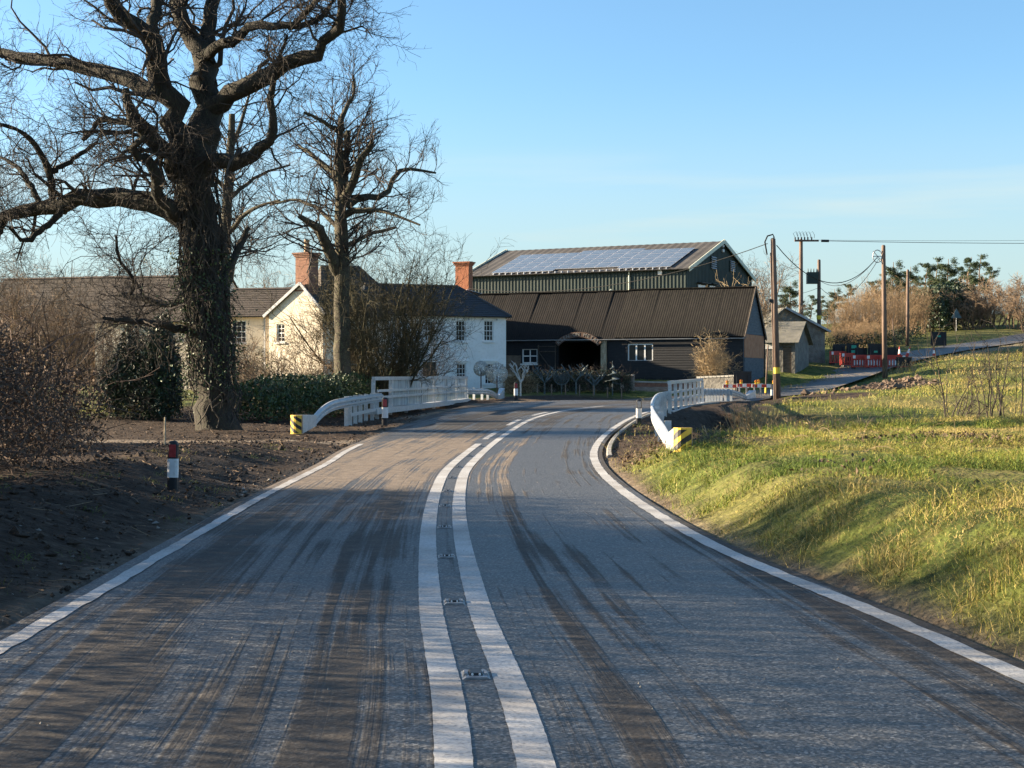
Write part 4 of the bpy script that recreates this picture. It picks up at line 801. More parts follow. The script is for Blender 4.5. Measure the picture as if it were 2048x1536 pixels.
wall_holes('wall', M['stone'], lo_, 0, lx, -.6, le, [dq], depth=.2); g = MB(); g.add([(lx, 0, -.6), (lx, 6, -.6), (lx, 6, le), (lx, 3, lg), (lx, 0, le)], [(0, 1, 2, 3, 4)]); g.build('gable_wall', M['stone'], lo_)
g = MB(); g.box(dq[0], dq[1], .1, .15, dq[2], dq[3]); g.build('door', M['bare_board'], lo_)
g = MB(); g.slab([(-.2, -.3, le - .1), (lx + .3, -.3, le - .1), (lx + .3, 3, lg), (-.2, 3, lg)], .07); g.slab([(lx + .3, 6.3, le - .1), (-.2, 6.3, le - .1), (-.2, 3, lg), (lx + .3, 3, lg)], .07); g.build('roof', M['asbestos'], lo_)
g = MB(); hz_ = fl_.rect(1528, 684, 1556, 698); g.box(max(.02, hz_[0]), hz_[1], -.05, -.005, hz_[2], hz_[3]); g.build('pale_panel', M['render_white'], lo_)
# ------------------------------------------------------------------ verge marker posts
def marker(x, y, h, label, front='red_reflector', lean=0.0):
    z = gz(x, y) - .03; root = empty('marker_post', (x, y, z), 0, label, 'marker post', 'verge marker posts'); root.rotation_euler = (lean * .5, lean, .0)
    w, d = h * .105, h * .075
    def sec(z0, z1, f0=1, f1=1, n_=10, bulge=0):
        g = MB(); pts = []
        for zz, f in ((z0, f0), (z1, f1)): pts.append((zz, f))
        vs_ = []
        for zz, f in pts:
            for k in range(n_):
                a = 2 * math.pi * k / n_; cx_, sy_ = math.cos(a), math.sin(a); vs_.append((math.copysign(abs(cx_) ** .6, cx_) * w * f, math.copysign(abs(sy_) ** .6, sy_) * d * f, zz))
        g.add(vs_, [(k, (k + 1) % n_, n_ + (k + 1) % n_, n_ + k) for k in range(n_)] + [tuple(range(n_))[::-1], tuple(range(n_, 2 * n_))]); return g
    sec(-.08, .30 * h).build('base_section', M['black_plastic'], root); sec(.302 * h, .66 * h, 1.03, 1.03).build('white_band', M['white_plastic'], root)
    g = sec(.662 * h, .92 * h); b_ = sec(.92 * h, .98 * h, 1, .8); g.add(b_.v, b_.f); b_ = sec(.98 * h, h, .8, .45); g.add(b_.v, b_.f); g.build('head', M['black_plastic'], root)
    g = MB(); g.box(-w * .62, w * .62, -d * 1.06, -d * .9, .69 * h, .93 * h); g.build('reflector', M[front], root)
    return root
marker(PX(345, 20.2), 20.2, .69, 'black and white marker post with pink-red reflector on the dark soil bank', lean=.02)
marker(PX(770, 47), 47, .9, 'red-topped marker post in front of the white guardrail by the bridge')
marker(PX(1032, 81), 81, 1.0, 'red-topped marker post beside the steel antler sculpture')
marker(PX(1244, 92.5), 92.5, .95, 'small marker post standing by the dark hedge end')
marker(PX(1278, 47.2), 47.2, .82, 'black-topped marker post with grey reflector on the inside of the bend', 'galv')
marker(PX(1545, 86), 86, .95, 'marker post beside the foot of the thick telegraph pole', 'galv')

# ------------------------------------------------------------------ guardrails and bridge parapets
WB = [(0, -.155), (-.035, -.15), (-.04, -.12), (.04, -.075), (.04, -.045), (-.04, -.01), (-.04, .01), (.04, .045), (.04, .075), (-.04, .12), (-.035, .15), (0, .155), (.012, .155), (-.02, .13), (.055, .08), (.055, .04), (-.02, 0), (.055, -.04), (.055, -.08), (-.02, -.13), (.012, -.155)]
def chevron_end(root, loc, face, w=.5, h=.58, flip=1):
    """boxed ramp terminal with a yellow and black board on its nose"""
    fx, fy = face; rx, ry = -fy, fx   # face = unit vector the board looks along
    c = Vector(loc)
    def p(a, d, z): return (c.x + rx * a + fx * d, c.y + ry * a + fy * d, c.z + z)
    g = MB(); N_ = 6; pts = []
    for k in range(N_ + 1):
        a = -w / 2 + w * k / N_; bul = .10 * (1 - (2 * k / N_ - 1) ** 2); pts.append((a, bul))
    vs_ = [p(a, b_, 0.02) for a, b_ in pts] + [p(a, b_, h) for a, b_ in pts] + [p(-w / 2, -.06, .02), p(w / 2, -.06, .02), p(-w / 2, -.06, h), p(w / 2, -.06, h)]
    m_ = N_ + 1; g.add(vs_, [(k, k + 1, m_ + k + 1, m_ + k) for k in range(N_)] + [tuple(range(m_, 2 * m_)) + (2 * m_ + 3, 2 * m_ + 2)]); bd = g.build('nose_board', M['chev_yellow'], root)
    # black diagonal bars, clipped to the board
    def clip(poly, f):
        out = []
        for i in range(len(poly)):
            a, b_ = poly[i], poly[(i + 1) % len(poly)]; fa, fb2 = f(a), f(b_)
            if fa >= 0: out.append(a)
            if fa * fb2 < 0: t = fa / (fa - fb2); out.append((a[0] + (b_[0] - a[0]) * t, a[1] + (b_[1] - a[1]) * t))
        return out
    for s_ in range(-2, 6):
        poly = [(-w / 2 - .0, s_ * .2), (w / 2, s_ * .2 - flip * w * .75), (w / 2, s_ * .2 - flip * w * .75 + .1), (-w / 2, s_ * .2 + .1)]
        # subdivide across the width so the bar follows the curve
        g = MB(); done = False
        for k in range(N_):
            a0, a1 = pts[k][0], pts[k + 1][0]; sub = poly
            for f in (lambda q: q[0] - a0, lambda q: a1 - q[0], lambda q: q[1] - .05, lambda q: h - .03 - q[1]):
                sub = clip(sub, f)
                if len(sub) < 3: break
            if len(sub) >= 3:
                bz = lambda a: pts[k][1] + (pts[k + 1][1] - pts[k][1]) * (a - a0) / (a1 - a0) + .006
                g.add([p(a, bz(a), z) for a, z in sub], [tuple(range(len(sub)))]); done = True
        if done: g.build('chevron_bar', M['black_plastic'], bd)
    return p
def guardrail(name, path, label, post_t, face=None, term='start', sub=None, chev=True, wdg=1, flip=1, lower=False):
    root = empty(name, (path[0][0], path[0][1], 0), 0, label, 'guardrail'); o0 = Vector((path[0][0], path[0][1], 0))
    pp = resample(catmull(path, 8), 40); loc = [(q[0] - o0.x, q[1] - o0.y, q[2]) for q in pp]
    g = MB(); g.sweep(WB, [(x, y, z - .16) for x, y, z in loc], closed=True); g.build('beam', M['white_paint'], root)
    if lower:
        g = MB(); q = loc[16:]; g.sweep([(-.03, -.05), (.03, -.05), (.03, .05), (-.03, .05)], [(x, y, z - .58) for x, y, z in q], closed=True); g.build('lower_rail', M['white_paint'], root)
    for t in post_t:
        i = int(t * 39); x, y, z = loc[i]; gzz = gz(x + o0.x, y + o0.y); d = Vector((loc[min(i + 1, 39)][0] - loc[max(i - 1, 0)][0], loc[min(i + 1, 39)][1] - loc[max(i - 1, 0)][1], 0)).normalized(); r = Vector((d.y, -d.x, 0)) * (wdg)
        g = MB(); bx, by = x + r.x * .13, y + r.y * .13
        g.bar((bx, by, gzz - .15), (bx, by, z + .01), .13, .07, up=(d.x, d.y, .001)); g.build('post', M['white_paint'], root)
        g = MB(); g.bar((bx - r.x * .05, by - r.y * .05, z - .16), (x + r.x * .03, y + r.y * .03, z - .16), .09, .22); g.build('spacer', M['white_paint'], root)
        g = MB(); g.tube([(x - r.x * .03, y - r.y * .03, z - .16), (x - r.x * .06, y - r.y * .06, z - .16)], .016, 8); g.build('bolt', M['galv'], root)
    return root, o0, loc
def terminal(root, o0, start, nose, face, w, h, chev=True, flip=1):
    """wedge that widens from the beam end to the upright nose"""
    s, n_ = Vector(start) - o0, Vector((nose[0], nose[1], nose[2])) - o0; rx, ry = -face[1], face[0]
    g = MB(); A = [(n_.x + rx * a - face[0] * .05, n_.y + ry * a - face[1] * .05, n_.z + z) for a, z in ((-w / 2, .03), (w / 2, .03), (w / 2, h), (-w / 2, h))]
    d = Vector((s.x - n_.x, s.y - n_.y, 0)).normalized(); r2 = Vector((-d.y, d.x, 0)) * (-1 if (d.x * face[0] + d.y * face[1]) < 0 else 1)
    B = [(s.x + r2.x * a, s.y + r2.y * a, s.z + z) for a, z in ((-.06, -.31), (.06, -.31), (.06, .0), (-.06, .0))]
    g.add(A + B, [(0, 1, 2, 3), (4, 7, 6, 5), (0, 4, 5, 1), (1, 5, 6, 2), (2, 6, 7, 3), (3, 7, 4, 0)]); g.build('terminal', M['white_paint'], root)
    g = MB(); g.box(n_.x - .1, n_.x + .1, n_.y + .05, n_.y + .15, n_.z - .15, n_.z + .3); g.build('terminal_foot', M['galv'], root)
    if chev: chevron_end(root, (n_.x, n_.y, n_.z), face, w, h, flip)
# left approach rail
gl = [(PX(629, 43.2), 43.2, .58), (PX(645, 44.2), 44.2, .80), (PX(664, 45.4), 45.4, .95), (PX(690, 47.2), 47.2, 1.02), (PX(712, 50), 50, 1.03), (PX(738, 53.4), 53.4, 1.05), (PX(764, 56.2), 56.2, 1.08)]
rt, o0, lc = guardrail('guardrail', gl, 'white guardrail with chevron-nosed end ramping up beside the laurel hedge', (.42, .5, .6, .7, .8, .9, .98), wdg=-1, lower=True)
nz_ = gz(PX(600, 41.6), 41.6); terminal(rt, o0, gl[0], (PX(592, 41.7), 41.7, nz_), (-.5, -.866), .38, .53, True, 1)
# right approach rail
gr = [(PX(1339, 27.0), 27.0, .62), (PX(1328, 29.2), 29.2, .72), (PX(1313, 33.5), 33.5, .82), (PX(1305, 39), 39, .88), (PX(1305, 46), 46, .95), (PX(1316, 54), 54, 1.08), (PX(1338, 60.5), 60.5, 1.12)]
rt, o0, lc = guardrail('guardrail', gr, 'curving white guardrail with yellow chevron nose at the grass bank', (.12, .24, .36, .45, .55, .62, .7, .77, .83, .89, .95), wdg=1)
nz_ = gz(PX(1364, 25.2), 25.2); terminal(rt, o0, gr[0], (PX(1365, 25.2), 25.2, nz_ - .05), (-.38, -.925), .31, .42, True, -1)
# far rails
gf = [(PX(934, 78.5), 78.5, 1.12), (PX(950, 79.5), 79.5, 1.10), (PX(970, 80.5), 80.5, 1.08), (PX(985, 81.5), 81.5, .95), (PX(997, 82.5), 82.5, .72)]
rt, o0, lc = guardrail('guardrail', gf, 'short white guardrail running down to its end by the wire globe sculptures', (.1, .3, .5, .68), wdg=-1)
nz_ = gz(PX(1004, 83.3), 83.3); terminal(rt, o0, gf[-1], (PX(1005, 83.4), 83.4, nz_), (.8, -.6), .5, .55, False)
gq = [(PX(1404, 76.5), 76.5, 1.1), (PX(1425, 79), 79, 1.08), (PX(1447, 81.5), 81.5, 1.05), (PX(1464, 83.5), 83.5, 1.0), (PX(1480, 84.6), 84.6, .85), (PX(1492, 85.4), 85.4, .68)]
rt, o0, lc = guardrail('guardrail', gq, 'far guardrail on closely set posts leading off the bridge to the telegraph pole', (.06, .14, .22, .30, .38, .46, .54, .62, .7), wdg=1)
nz_ = gz(PX(1505, 86), 86); terminal(rt, o0, gq[-1], (PX(1506, 86.2), 86.2, nz_), (.6, -.8), .55, .6, False)

def parapet(name, A, B, zb0, zb1, hgt, bays, label, side, beam=None, rails=(.42, .62), mesh=True):
    root = empty(name, (A[0], A[1], 0), 0, label, 'bridge parapet'); dx, dy = B[0] - A[0], B[1] - A[1]; L_ = math.hypot(dx, dy); ex, ey = dx / L_, dy / L_; nxp, nyp = -ey * side, ex * side   # n points to the road
    def q(t, off, z): return (dx * t + nxp * off, dy * t + nyp * off, z + zb0 + (zb1 - zb0) * t)
    g = MB(); g.bar(q(0, 0, hgt), q(1, 0, hgt), .12, .13); g.build('top_rail', M['white_paint'], root)
    for hh in rails:
        g = MB(); g.bar(q(.02, .06, hgt * hh), q(.98, .06, hgt * hh), .07, .09); g.build('mid_rail', M['white_paint'], root)
    for k in range(bays + 1):
        t = k / bays; t = min(max(t, .004), .996); g = MB(); g.bar(q(t, -.05, -.2), q(t, -.02, hgt - .03), .13, .10, up=(ex, ey, .001)); g.build('post', M['white_paint'], root)
    if mesh:
        for k in range(bays):
            if k == 0 and mesh == 'skip': continue
            g = MB(); a, b_ = (k + .04) / bays, (k + .96) / bays; g.add([q(a, -.005, .12), q(b_, -.005, .12), q(b_, -.005, hgt - .05), q(a, -.005, hgt - .05)], [(0, 1, 2, 3)]); g.build('mesh_panel', M['mesh_sheet'], root)
    g = MB(); g.bar(q(-.01, 0, .0), q(1.01, 0, .0), .36, .2); g.build('plinth', M['white_paint'], root)
    if beam:
        g = MB(); w_ = .14
        for t0, t1, d0, d1 in beam:
            P_ = [q(t0, -.32, -.02), q(t1, -.32, -.02), q(t1, -.32, -d1), q(t0, -.32, -d0)]; Q_ = [q(t0, -.32 + w_, -.02), q(t1, -.32 + w_, -.02), q(t1, -.32 + w_, -d1), q(t0, -.32 + w_, -d0)]
            g.add(P_ + Q_, [(0, 1, 2, 3), (7, 6, 5, 4), (0, 4, 5, 1), (1, 5, 6, 2), (2, 6, 7, 3), (3, 7, 4, 0)])
        g.build('edge_beam', M['concrete'], root)
    return root
parapet('bridge_parapet', (PX(747, 55), 55), (PX(934, 78), 78), .42, .48, 1.18, 7, 'long white bridge parapet with pale mesh panels on the hedge side', -1, mesh='skip')
parapet('bridge_parapet', (PX(1338, 60.5), 60.5), (PX(1404, 76.5), 76.5), .22, .32, 1.22, 7, 'short white bridge parapet of open posts above the stream', 1, beam=((0, .12, .3, .5), (.12, .3, .5, .85), (.3, .8, .85, .75), (.8, 1, .75, .55)), mesh=False, rails=(.4, .66))

# ------------------------------------------------------------------ telegraph poles and cables
def pole(u, vt, vb, Y, r, label, lean=0.0, name='telegraph_pole', band=None):
    x = PX(u, Y); zt = PZ(vt, Y); z0 = gz(x, Y); root = empty(name, (x, Y, z0), 0, label, 'telegraph pole', 'wooden poles along the lane'); root.rotation_euler = (0, lean, 0); h = zt - z0
    g = MB(); g.tube([(0, 0, -.4), (0, 0, h * .5), (0, 0, h - .06), (0, 0, h)], [r * 1.15, r, r * .82, r * .5], 12); g.build('shaft', M['pole'], root, smooth=True)
    if band:
        g = MB(); zb = PZ(band, Y) - z0; g.tube([(0, 0, zb - .17), (0, 0, zb + .17)], r * 1.22, 12); g.build('warning_band', M['yellow'], root)
    return root, (x, Y, zt), h
p1, T1, h1 = pole(1555, 476, 808, 84, .165, 'thick dark telegraph pole with yellow band by the far guardrail', -.028, band=741)
g = MB(); g.tube([(-.35, 0, h1 - .9), (-.45, 0, h1 - .2), (-.3, 0, h1 + .12), (0, 0, h1 + .2), (.06, 0, h1 + .05), (-.1, 0, h1 - .35)], .04, 6); g.build('cable_loop', M['cable'], p1)
g = MB(); g.tube([(-.19, -.05, -.2), (-.17, -.05, h1 * .45), (-.16, -.05, h1 - .8)], .035, 6); g.build('conduit', M['pole'], p1)
g = MB(); g.box(-.32, -.15, -.1, .08, h1 * .6, h1 * .6 + .18); g.build('junction_box', M['black_plastic'], p1)
p2, T2, h2 = pole(1602, 478, 690, 121, .17, 'tall pole carrying a crossarm of insulators behind the stone outbuilding')
g = MB(); g.bar((-.55, -.2, h2 - .15), (1.35, -.2, h2 - .15), .14, .14); g.build('crossarm', M['pole'], p2)
for k, xx in enumerate((-.5, -.25, 0, .25, .5, .8)):
    g = MB(); g.tube([(xx, -.2, h2 - .1), (xx, -.2, h2 + .12)], [.05, .06], 8); g.build('insulator', M['black_plastic'], p2)
    g = MB(); g.tube([(xx, -.2, h2 + .1), (xx - .15, -.2, h2 + .42), (xx + .08, -.2, h2 + .56), (xx + .22, -.2, h2 + .3), (xx + .2, -.2, h2 + .05)], .016, 5); g.build('jumper_wire', M['cable'], p2)
g = MB(); g.tube([(1.55, -.2, h2 - .16), (2.15, -.2, h2 - .17)], .1, 8); g.build('tension_insulator', M['black_plastic'], p2)
p3, T3, h3 = pole(1638, 519, 690, 133, .17, 'pole with yellow band and a drum transformer hung at its side', band=635)
g = MB(); g.box(-1.05, -.12, -.3, .3, h3 * .74, h3 * .74 + 1.0); trf = g.build('transformer', M['shed_green'], p3)
for k in range(4):
    g = MB(); g.tube([(-.95 + k * .25, 0, h3 * .74 + 1.0), (-.95 + k * .25, 0, h3 * .74 + 1.32)], [.05, .03], 6); g.build('bushing', M['shed_green'], trf)
p4, T4, h4 = pole(1770, 490, 746, 103, .16, 'pale-lit telegraph pole with ring bracket beside the lane up the hill', -.012)
g = MB()
pts_ = [(-.42 + .3 * math.cos(a), -.02, h4 - .75 + .42 * math.sin(a)) for a in np.linspace(0, 2 * math.pi, 17)]; g.tube(pts_, .03, 6); g.bar((-.75, 0, h4 - .75), (.1, 0, h4 - .75), .05, .05); g.bar((-.7, 0, h4 - .4), (-.1, 0, h4 - 1.1), .04, .04); g.build('ring_bracket', M['galv'], p4)
p5, T5, h5 = pole(1815, 539, 690, 143, .15, 'distant telegraph pole standing in front of the bare thicket', .004)
p6, T6, h6 = pole(1531, 690, 792, 91, .05, 'thin leaning stake pole beside the barn gable', .05, 'stake_pole', band=780)
p7, T7, h7 = pole(1790, 636, 690, 138, .05, 'thin leaning pole in the verge before the thicket', -.09, 'stake_pole')
def cable(a, b_, sag, label, r=.02, n_=20):
    g = MB(); pts = []
    for k in range(n_ + 1):
        t = k / n_; pts.append((a[0] + (b_[0] - a[0]) * t, a[1] + (b_[1] - a[1]) * t, a[2] + (b_[2] - a[2]) * t - sag * 4 * t * (1 - t)))
    g.tube(pts, r, 5); tag(g.build('overhead_cable', M['cable'], None), label, 'cable', 'overhead cables')
t1_ = (T1[0] - .1 - .028 * h1, T1[1], T1[2] - .1); t4 = (T4[0] - .5, T4[1], T4[2] - .8)
hb = (fc.A[0] + fc.ex[0] * 8.2 - math.sin(RZ) * 3, fc.A[1] + fc.ex[1] * 8.2 + math.cos(RZ) * 3, HB + RR - .1)
cable((t1_[0] - .2, t1_[1], t1_[2] - .2), hb, 1.1, 'long sagging cable from the thick pole past the green shed to the white house', .022)
cable((t1_[0] + .3, t1_[1], t1_[2] - .3), t4, 1.9, 'deep sagging cable between the thick pole and the ring-bracket pole', .026)
cable((T3[0], T3[1], PZ(560, 133)), t4, 1.1, 'upper service cable from the transformer pole to the ring-bracket pole')
cable((T3[0], T3[1], PZ(572, 133)), (t4[0], t4[1], t4[2] - .25), 1.6, 'lower slack service cable from the transformer pole to the ring-bracket pole')
cable((T5[0], T5[1], T5[2] - .6), (t4[0], t4[1], t4[2] - .1), .3, 'short steep cable from the ring-bracket pole back to the distant pole')
cable((T2[0] + 2.1, T2[1] - .2, T2[2] - .17), (PX(2300, 135), 135, PZ(486, 135)), .1, 'straight power line running across the sky from the crossarm pole', .022)
cable((T2[0] + .9, T2[1] - .2, T2[2] - .1), (PX(2300, 140), 142, PZ(478, 142)), .1, 'thin upper power line running across the sky from the crossarm pole', .012)
cable((T3[0], T3[1], PZ(575, 133)), (PX(1505, 120), 120, PZ(583, 120)), .5, 'low cable from the transformer pole to the green shed eave', .016)

# ------------------------------------------------------------------ roadworks
def barrier(x, y, rz, label, lit=True):
    root = empty('roadworks_barrier', (x, y, gz(x, y)), rz, label, 'barrier', 'red plastic roadworks barriers')
    g = MB(); g.box(-1, 1, -.03, .03, .72, 1.02); g.box(-1, 1, -.025, .025, .12, .2); g.box(-1, -.93, -.025, .025, .2, .72); g.box(.93, 1, -.025, .025, .2, .72)
    for k in range(9): xx = -.93 + 1.86 * (k + .5) / 9 - .035; g.box(xx, xx + .07, -.02, .02, .2, .72)
    g.build('frame', M['red_plastic'], root)
    for k in range(2):
        g = MB(); a = -.85 + k * 1.45; g.box(a, a + .2, -.036, -.031, .76, .98); g.build('reflective_patch', M['refl_white'], root)
    for k in range(8 if lit else 0):  # white slats on the lit row only, standing in for sunlit lattice
        g = MB(); xx = -.93 + 1.86 * (k + 1) / 9 - .04; g.box(xx, xx + .08, -.012, .012, .3, .62); g.build('sunlit_slat', M['white_plastic'], root)
    for s_ in (-.8, .8):
        g = MB(); g.prism([(s_ - .07, 0), (s_ + .07, 0), (s_ + .05, .12), (s_ - .05, .12)], -.3, .3); g.build('foot', M['black_plastic'], root)
    return root
bl = [((1728, 716), 112, .15, 'front red barrier at the left end of the lit row across the lane'), ((1757, 718), 111.5, .05, 'red barrier in the middle of the lit row behind the ring-bracket pole'), ((1788, 720), 111, -.05, 'red barrier in the lit row beside the black sign back'),
      ((1680, 706), 116, .5, 'dark red barrier on the verge beside the stone outbuilding'), ((1704, 708), 114.5, .3, 'dark red barrier joining the outbuilding row to the lit row')]
for (u, v), Y, rz, lb in bl: barrier(PX(u, Y), Y, rz, lb, 'dark red' not in lb)
def sign_board(u, Y, w, h, zb, label, rz=0.0, green=None, legs=True):
    x = PX(u, Y); root = empty('temporary_sign', (x, Y, gz(x, Y)), rz, label, 'road sign', 'temporary signs seen from behind')
    g = MB(); g.box(-w / 2, w / 2, -.012, .012, zb, zb + h); pl = g.build('plate', M['sign_back'], root)
    for za in (zb + h - .06, zb):
        g = MB(); g.box(-w / 2 - .02, w / 2 + .02, -.03, -.013, za, za + .07); g.build('frame_rail', M['black_plastic'], root)
    for s_ in (-.35, .35):
        g = MB(); g.bar((w * s_, -.03, zb + h * .8), (w * s_, -.35, -.03), .045, .045); g.bar((w * s_, .02, zb + h * .5), (w * s_, .35, -.03), .045, .045); g.build('leg', M['black_plastic'], root)
    if green:
        a, b_, c_, d_ = green; g = MB(); g.box(a * w, b_ * w, -.045, -.031, zb + c_ * h, zb + d_ * h); g.build('green_sticker', M['green_label'], root)
    return root
sign_board(1678, 117, 1.05, .75, .7, 'plain black sign back behind the dark red barrier', .3)
s6 = sign_board(1705, 116, .95, 1.3, .35, 'tall black sign back with three green and white stickers', .1, (-.1, .3, .72, .9))
for c0 in (.44, .16):
    g = MB(); g.box(-.1, .28, -.045, -.031, .35 + c0 * 1.3, .35 + (c0 + .17) * 1.3); g.build('green_sticker', M['green_label'], s6)
sign_board(1722, 114.5, .9, .55, .85, 'small black sign back between the tall sign and the square sign', .1)
sign_board(1750, 114, 1.05, .95, .7, 'square black sign back with a small green sticker behind the lit barriers', .0, (-.08, .18, .3, .45))
sign_board(1783, 113.5, .95, .65, .75, 'black sign back half hidden by the ring-bracket pole', -.1)
sign_board(1808, 109, 1.1, .66, .25, 'low wide black sign back at the right end of the barriers', -.05)
sign_board(1877, 138, 1.4, 1.25, .25, 'large square black sign back alone on the verge up the hill', -.1, (-.1, .14, .62, .74))
sign_board(1485, 90, 1.05, .72, .75, 'black sign back by the low wall in front of the barn gable', .05)
def cone(u, Y, h, label, lean=0.0):
    x = PX(u, Y); root = empty('traffic_cone', (x, Y, gz(x, Y)), 0, label, 'traffic cone', 'traffic cones'); root.rotation_euler = (0, lean, 0)
    g = MB(); g.box(-.2, .2, -.2, .2, -.02, .04); g.build('base', M['black_plastic'], root)
    g = MB(); g.tube([(0, 0, .03), (0, 0, h * .45)], [.15, .105], 12); g.tube([(0, 0, h * .8), (0, 0, h)], [.06, .035], 12); g.build('body', M['red_plastic'], root)
    g = MB(); g.tube([(0, 0, h * .45), (0, 0, h * .8)], [.107, .062], 12); g.build('white_sleeve', M['refl_white'], root)
cone(1799, 121, 1.0, 'upright traffic cone behind the low wide sign'); cone(1812, 122, 1.0, 'leaning traffic cone behind the low wide sign', .35); cone(1868, 122, .75, 'single lit traffic cone on the verge below the large square sign')
def plank(u, Y, label, n_=2, rz=0.0):
    x = PX(u, Y); root = empty('lamp_barrier', (x, Y, gz(x, Y)), rz, label, 'barrier', 'plank barriers with amber lamps')
    g = MB(); g.box(-.75, .75, -.02, .02, .6, .8); g.build('plank', M['white_plastic'], root)
    for k in range(3):
        g = MB(); a = -.72 + k * .52; g.box(a, a + .28, -.026, -.021, .61, .79); g.build('red_patch', M['red_plastic'], root)
    for s_ in (-.6, .6):
        g = MB(); g.bar((s_, 0, .75), (s_, -.3, -.02), .05, .05); g.bar((s_, 0, .75), (s_, .3, -.02), .05, .05); g.build('trestle', M['galv'], root)
    for k in range(n_):
        a = -.5 + k * 1.0 / max(1, n_ - 1); g = MB(); g.box(a - .07, a + .07, -.04, .04, .8, .88); lp = g.build('lamp_box', M['yellow'], root); g = MB(); g.tube([(a, -.05, .95), (a, .05, .95)], .08, 10); g.build('lamp_lens', M['orange'], lp)
plank(1472, 88.5, 'red and white plank barrier with one amber lamp under the black sign back', 1); plank(1500, 88, 'red and white plank barrier behind the guardrail end, with two amber lamps', 2); plank(1530, 87.5, 'red and white plank barrier with two amber lamps beside the thick pole', 2)
# triangular sign on the hill, seen from behind
x_, Y_ = PX(1913, 172), 172; rs = empty('warning_sign', (x_, Y_, gz(x_, Y_)), 0, 'grey-backed triangular road sign in the shade under the hillside trees', 'road sign')
g = MB(); g.prism([(-.6, 1.5), (.6, 1.5), (0, 2.55)], -.02, .02); g.build('plate', M['blue_sign'], rs); g = MB(); g.tube([(0, .06, -.3), (0, .06, 2.4)], .04, 8); g.build('post', M['galv'], rs)
# wooden stake and low walls
x_, Y_ = PX(329, 27.5), 27.5; st = MB(); st.tube([(0, 0, -.15), (.01, 0, .52)], [.019, .016], 8); o = st.build('wooden_stake', M['timber'], None); o.location = (x_, Y_, gz(x_, Y_)); tag(o, 'thin pale wooden stake standing behind the marker post on the soil bank', 'stake')
def low_wall(a, b_, h, label, m='stone', lift=0):
    root = empty('garden_wall', (a[0], a[1], 0), 0, label, 'wall'); n_ = 10; prev = None; g = MB(); c = MB()
    for k in range(n_):
        t0, t1 = k / n_, (k + 1) / n_; p0 = (a[0] + (b_[0] - a[0]) * t0, a[1] + (b_[1] - a[1]) * t0); p1_ = (a[0] + (b_[0] - a[0]) * t1, a[1] + (b_[1] - a[1]) * t1); z0 = gz(*p0); z1 = gz(*p1_); zt = h[0] + (h[1] - h[0]) * (t0 + t1) / 2
        g.bar((p0[0] - a[0], p0[1] - a[1], (min(z0, z1) - .3 + zt) / 2), (p1_[0] - a[0], p1_[1] - a[1], (min(z0, z1) - .3 + zt) / 2), .3, zt - min(z0, z1) + .3)
        c.bar((p0[0] - a[0], p0[1] - a[1], zt + .05), (p1_[0] - a[0] - .02, p1_[1] - a[1], zt + .05 + rng.uniform(-.01, .01)), .38, .1)
    g.build('masonry', M[m], root); c.build('coping', M['cap'], root)
low_wall((PX(1012, 97), 97), (PX(1268, 94), 94), (1.75, 1.75), 'low dark stone wall with pale coping behind the steel sculptures')
low_wall((PX(1396, 94), 94), (PX(1476, 92.5), 92.5), (1.62, 1.72), 'low pale-topped wall below the golden shrub at the barn end')
low_wall((PX(1262, 99), 99), (PX(1420, 95.5), 95.5), (1.35, 1.25), 'rusty brown retaining wall along the foot of the black barn', 'brick_old')

# ------------------------------------------------------------------ steel sculptures
def globe(u, v, rpx, Y, label, mt='steel_bright', n_=14):
    x, zc2 = PX(u, Y), PZ(v, Y); z0 = gz(x, Y); r = rpx * Y / KF; root = empty('wire_globe_sculpture', (x, Y, z0), 0, label, 'sculpture', 'steel garden sculptures'); c = zc2 - z0
    g = MB()
    for k in range(n_):
        ax = Vector(rng.normal(size=3)).normalized(); e1 = ax.orthogonal().normalized(); e2 = ax.cross(e1); g.tube([Vector((0, 0, c)) + (e1 * math.cos(a) + e2 * math.sin(a)) * r for a in np.linspace(0, 2 * math.pi, 19)], .014, 4, cap=False)
    g.build('wire_ball', M[mt], root)
    g = MB()
    for k in range(90):
        d = Vector(rng.normal(size=3)).normalized(); g.bar(Vector((0, 0, c)) + d * r * .8, Vector((0, 0, c)) + d * r * 1.06, .03, .05)
    tag(g.build('petals', M[mt], root), kind='stuff'); g = MB(); g.tube([(0, 0, -.15), (0, 0, c - r * .2)], .035, 8); g.build('stem', M['rust'], root)
globe(962, 737, 15, 88, 'smaller wire globe sculpture on a stem against the white house wall'); globe(994, 747, 21, 86.5, 'larger bright wire globe sculpture at the white house corner')
x_, Y_ = PX(1123, 90.5), 90.5; z0 = gz(x_, Y_); rd = 15.5 * Y_ / KF; cd2 = PZ(754, Y_) - z0; root = empty('wire_disc_sculpture', (x_, Y_, z0), 0, 'round flat wire disc sculpture in front of the dark hedge', 'sculpture', 'steel garden sculptures')
g = MB(); g.tube([(rd * math.cos(a), 0, cd2 + rd * math.sin(a)) for a in np.linspace(0, 2 * math.pi, 25)], .03, 6); g.build('rim', M['steel_art'], root); g = MB()
for k in range(26):
    a, r_0 = rng.uniform(0, 6.28), rd * math.sqrt(rng.random()) * .85; L2 = .13; an = rng.uniform(0, 6.28); g.tube([(r_0 * math.cos(a) + .09 * math.cos(q), 0, cd2 + r_0 * math.sin(a) + .09 * math.sin(q)) for q in np.linspace(0, 6.28, 7)], .012, 4, cap=False)
for k in range(8): a = math.pi * k / 8; g.bar((rd * math.cos(a), 0, cd2 + rd * math.sin(a)), (-rd * math.cos(a), 0, cd2 - rd * math.sin(a)), .02, .02)
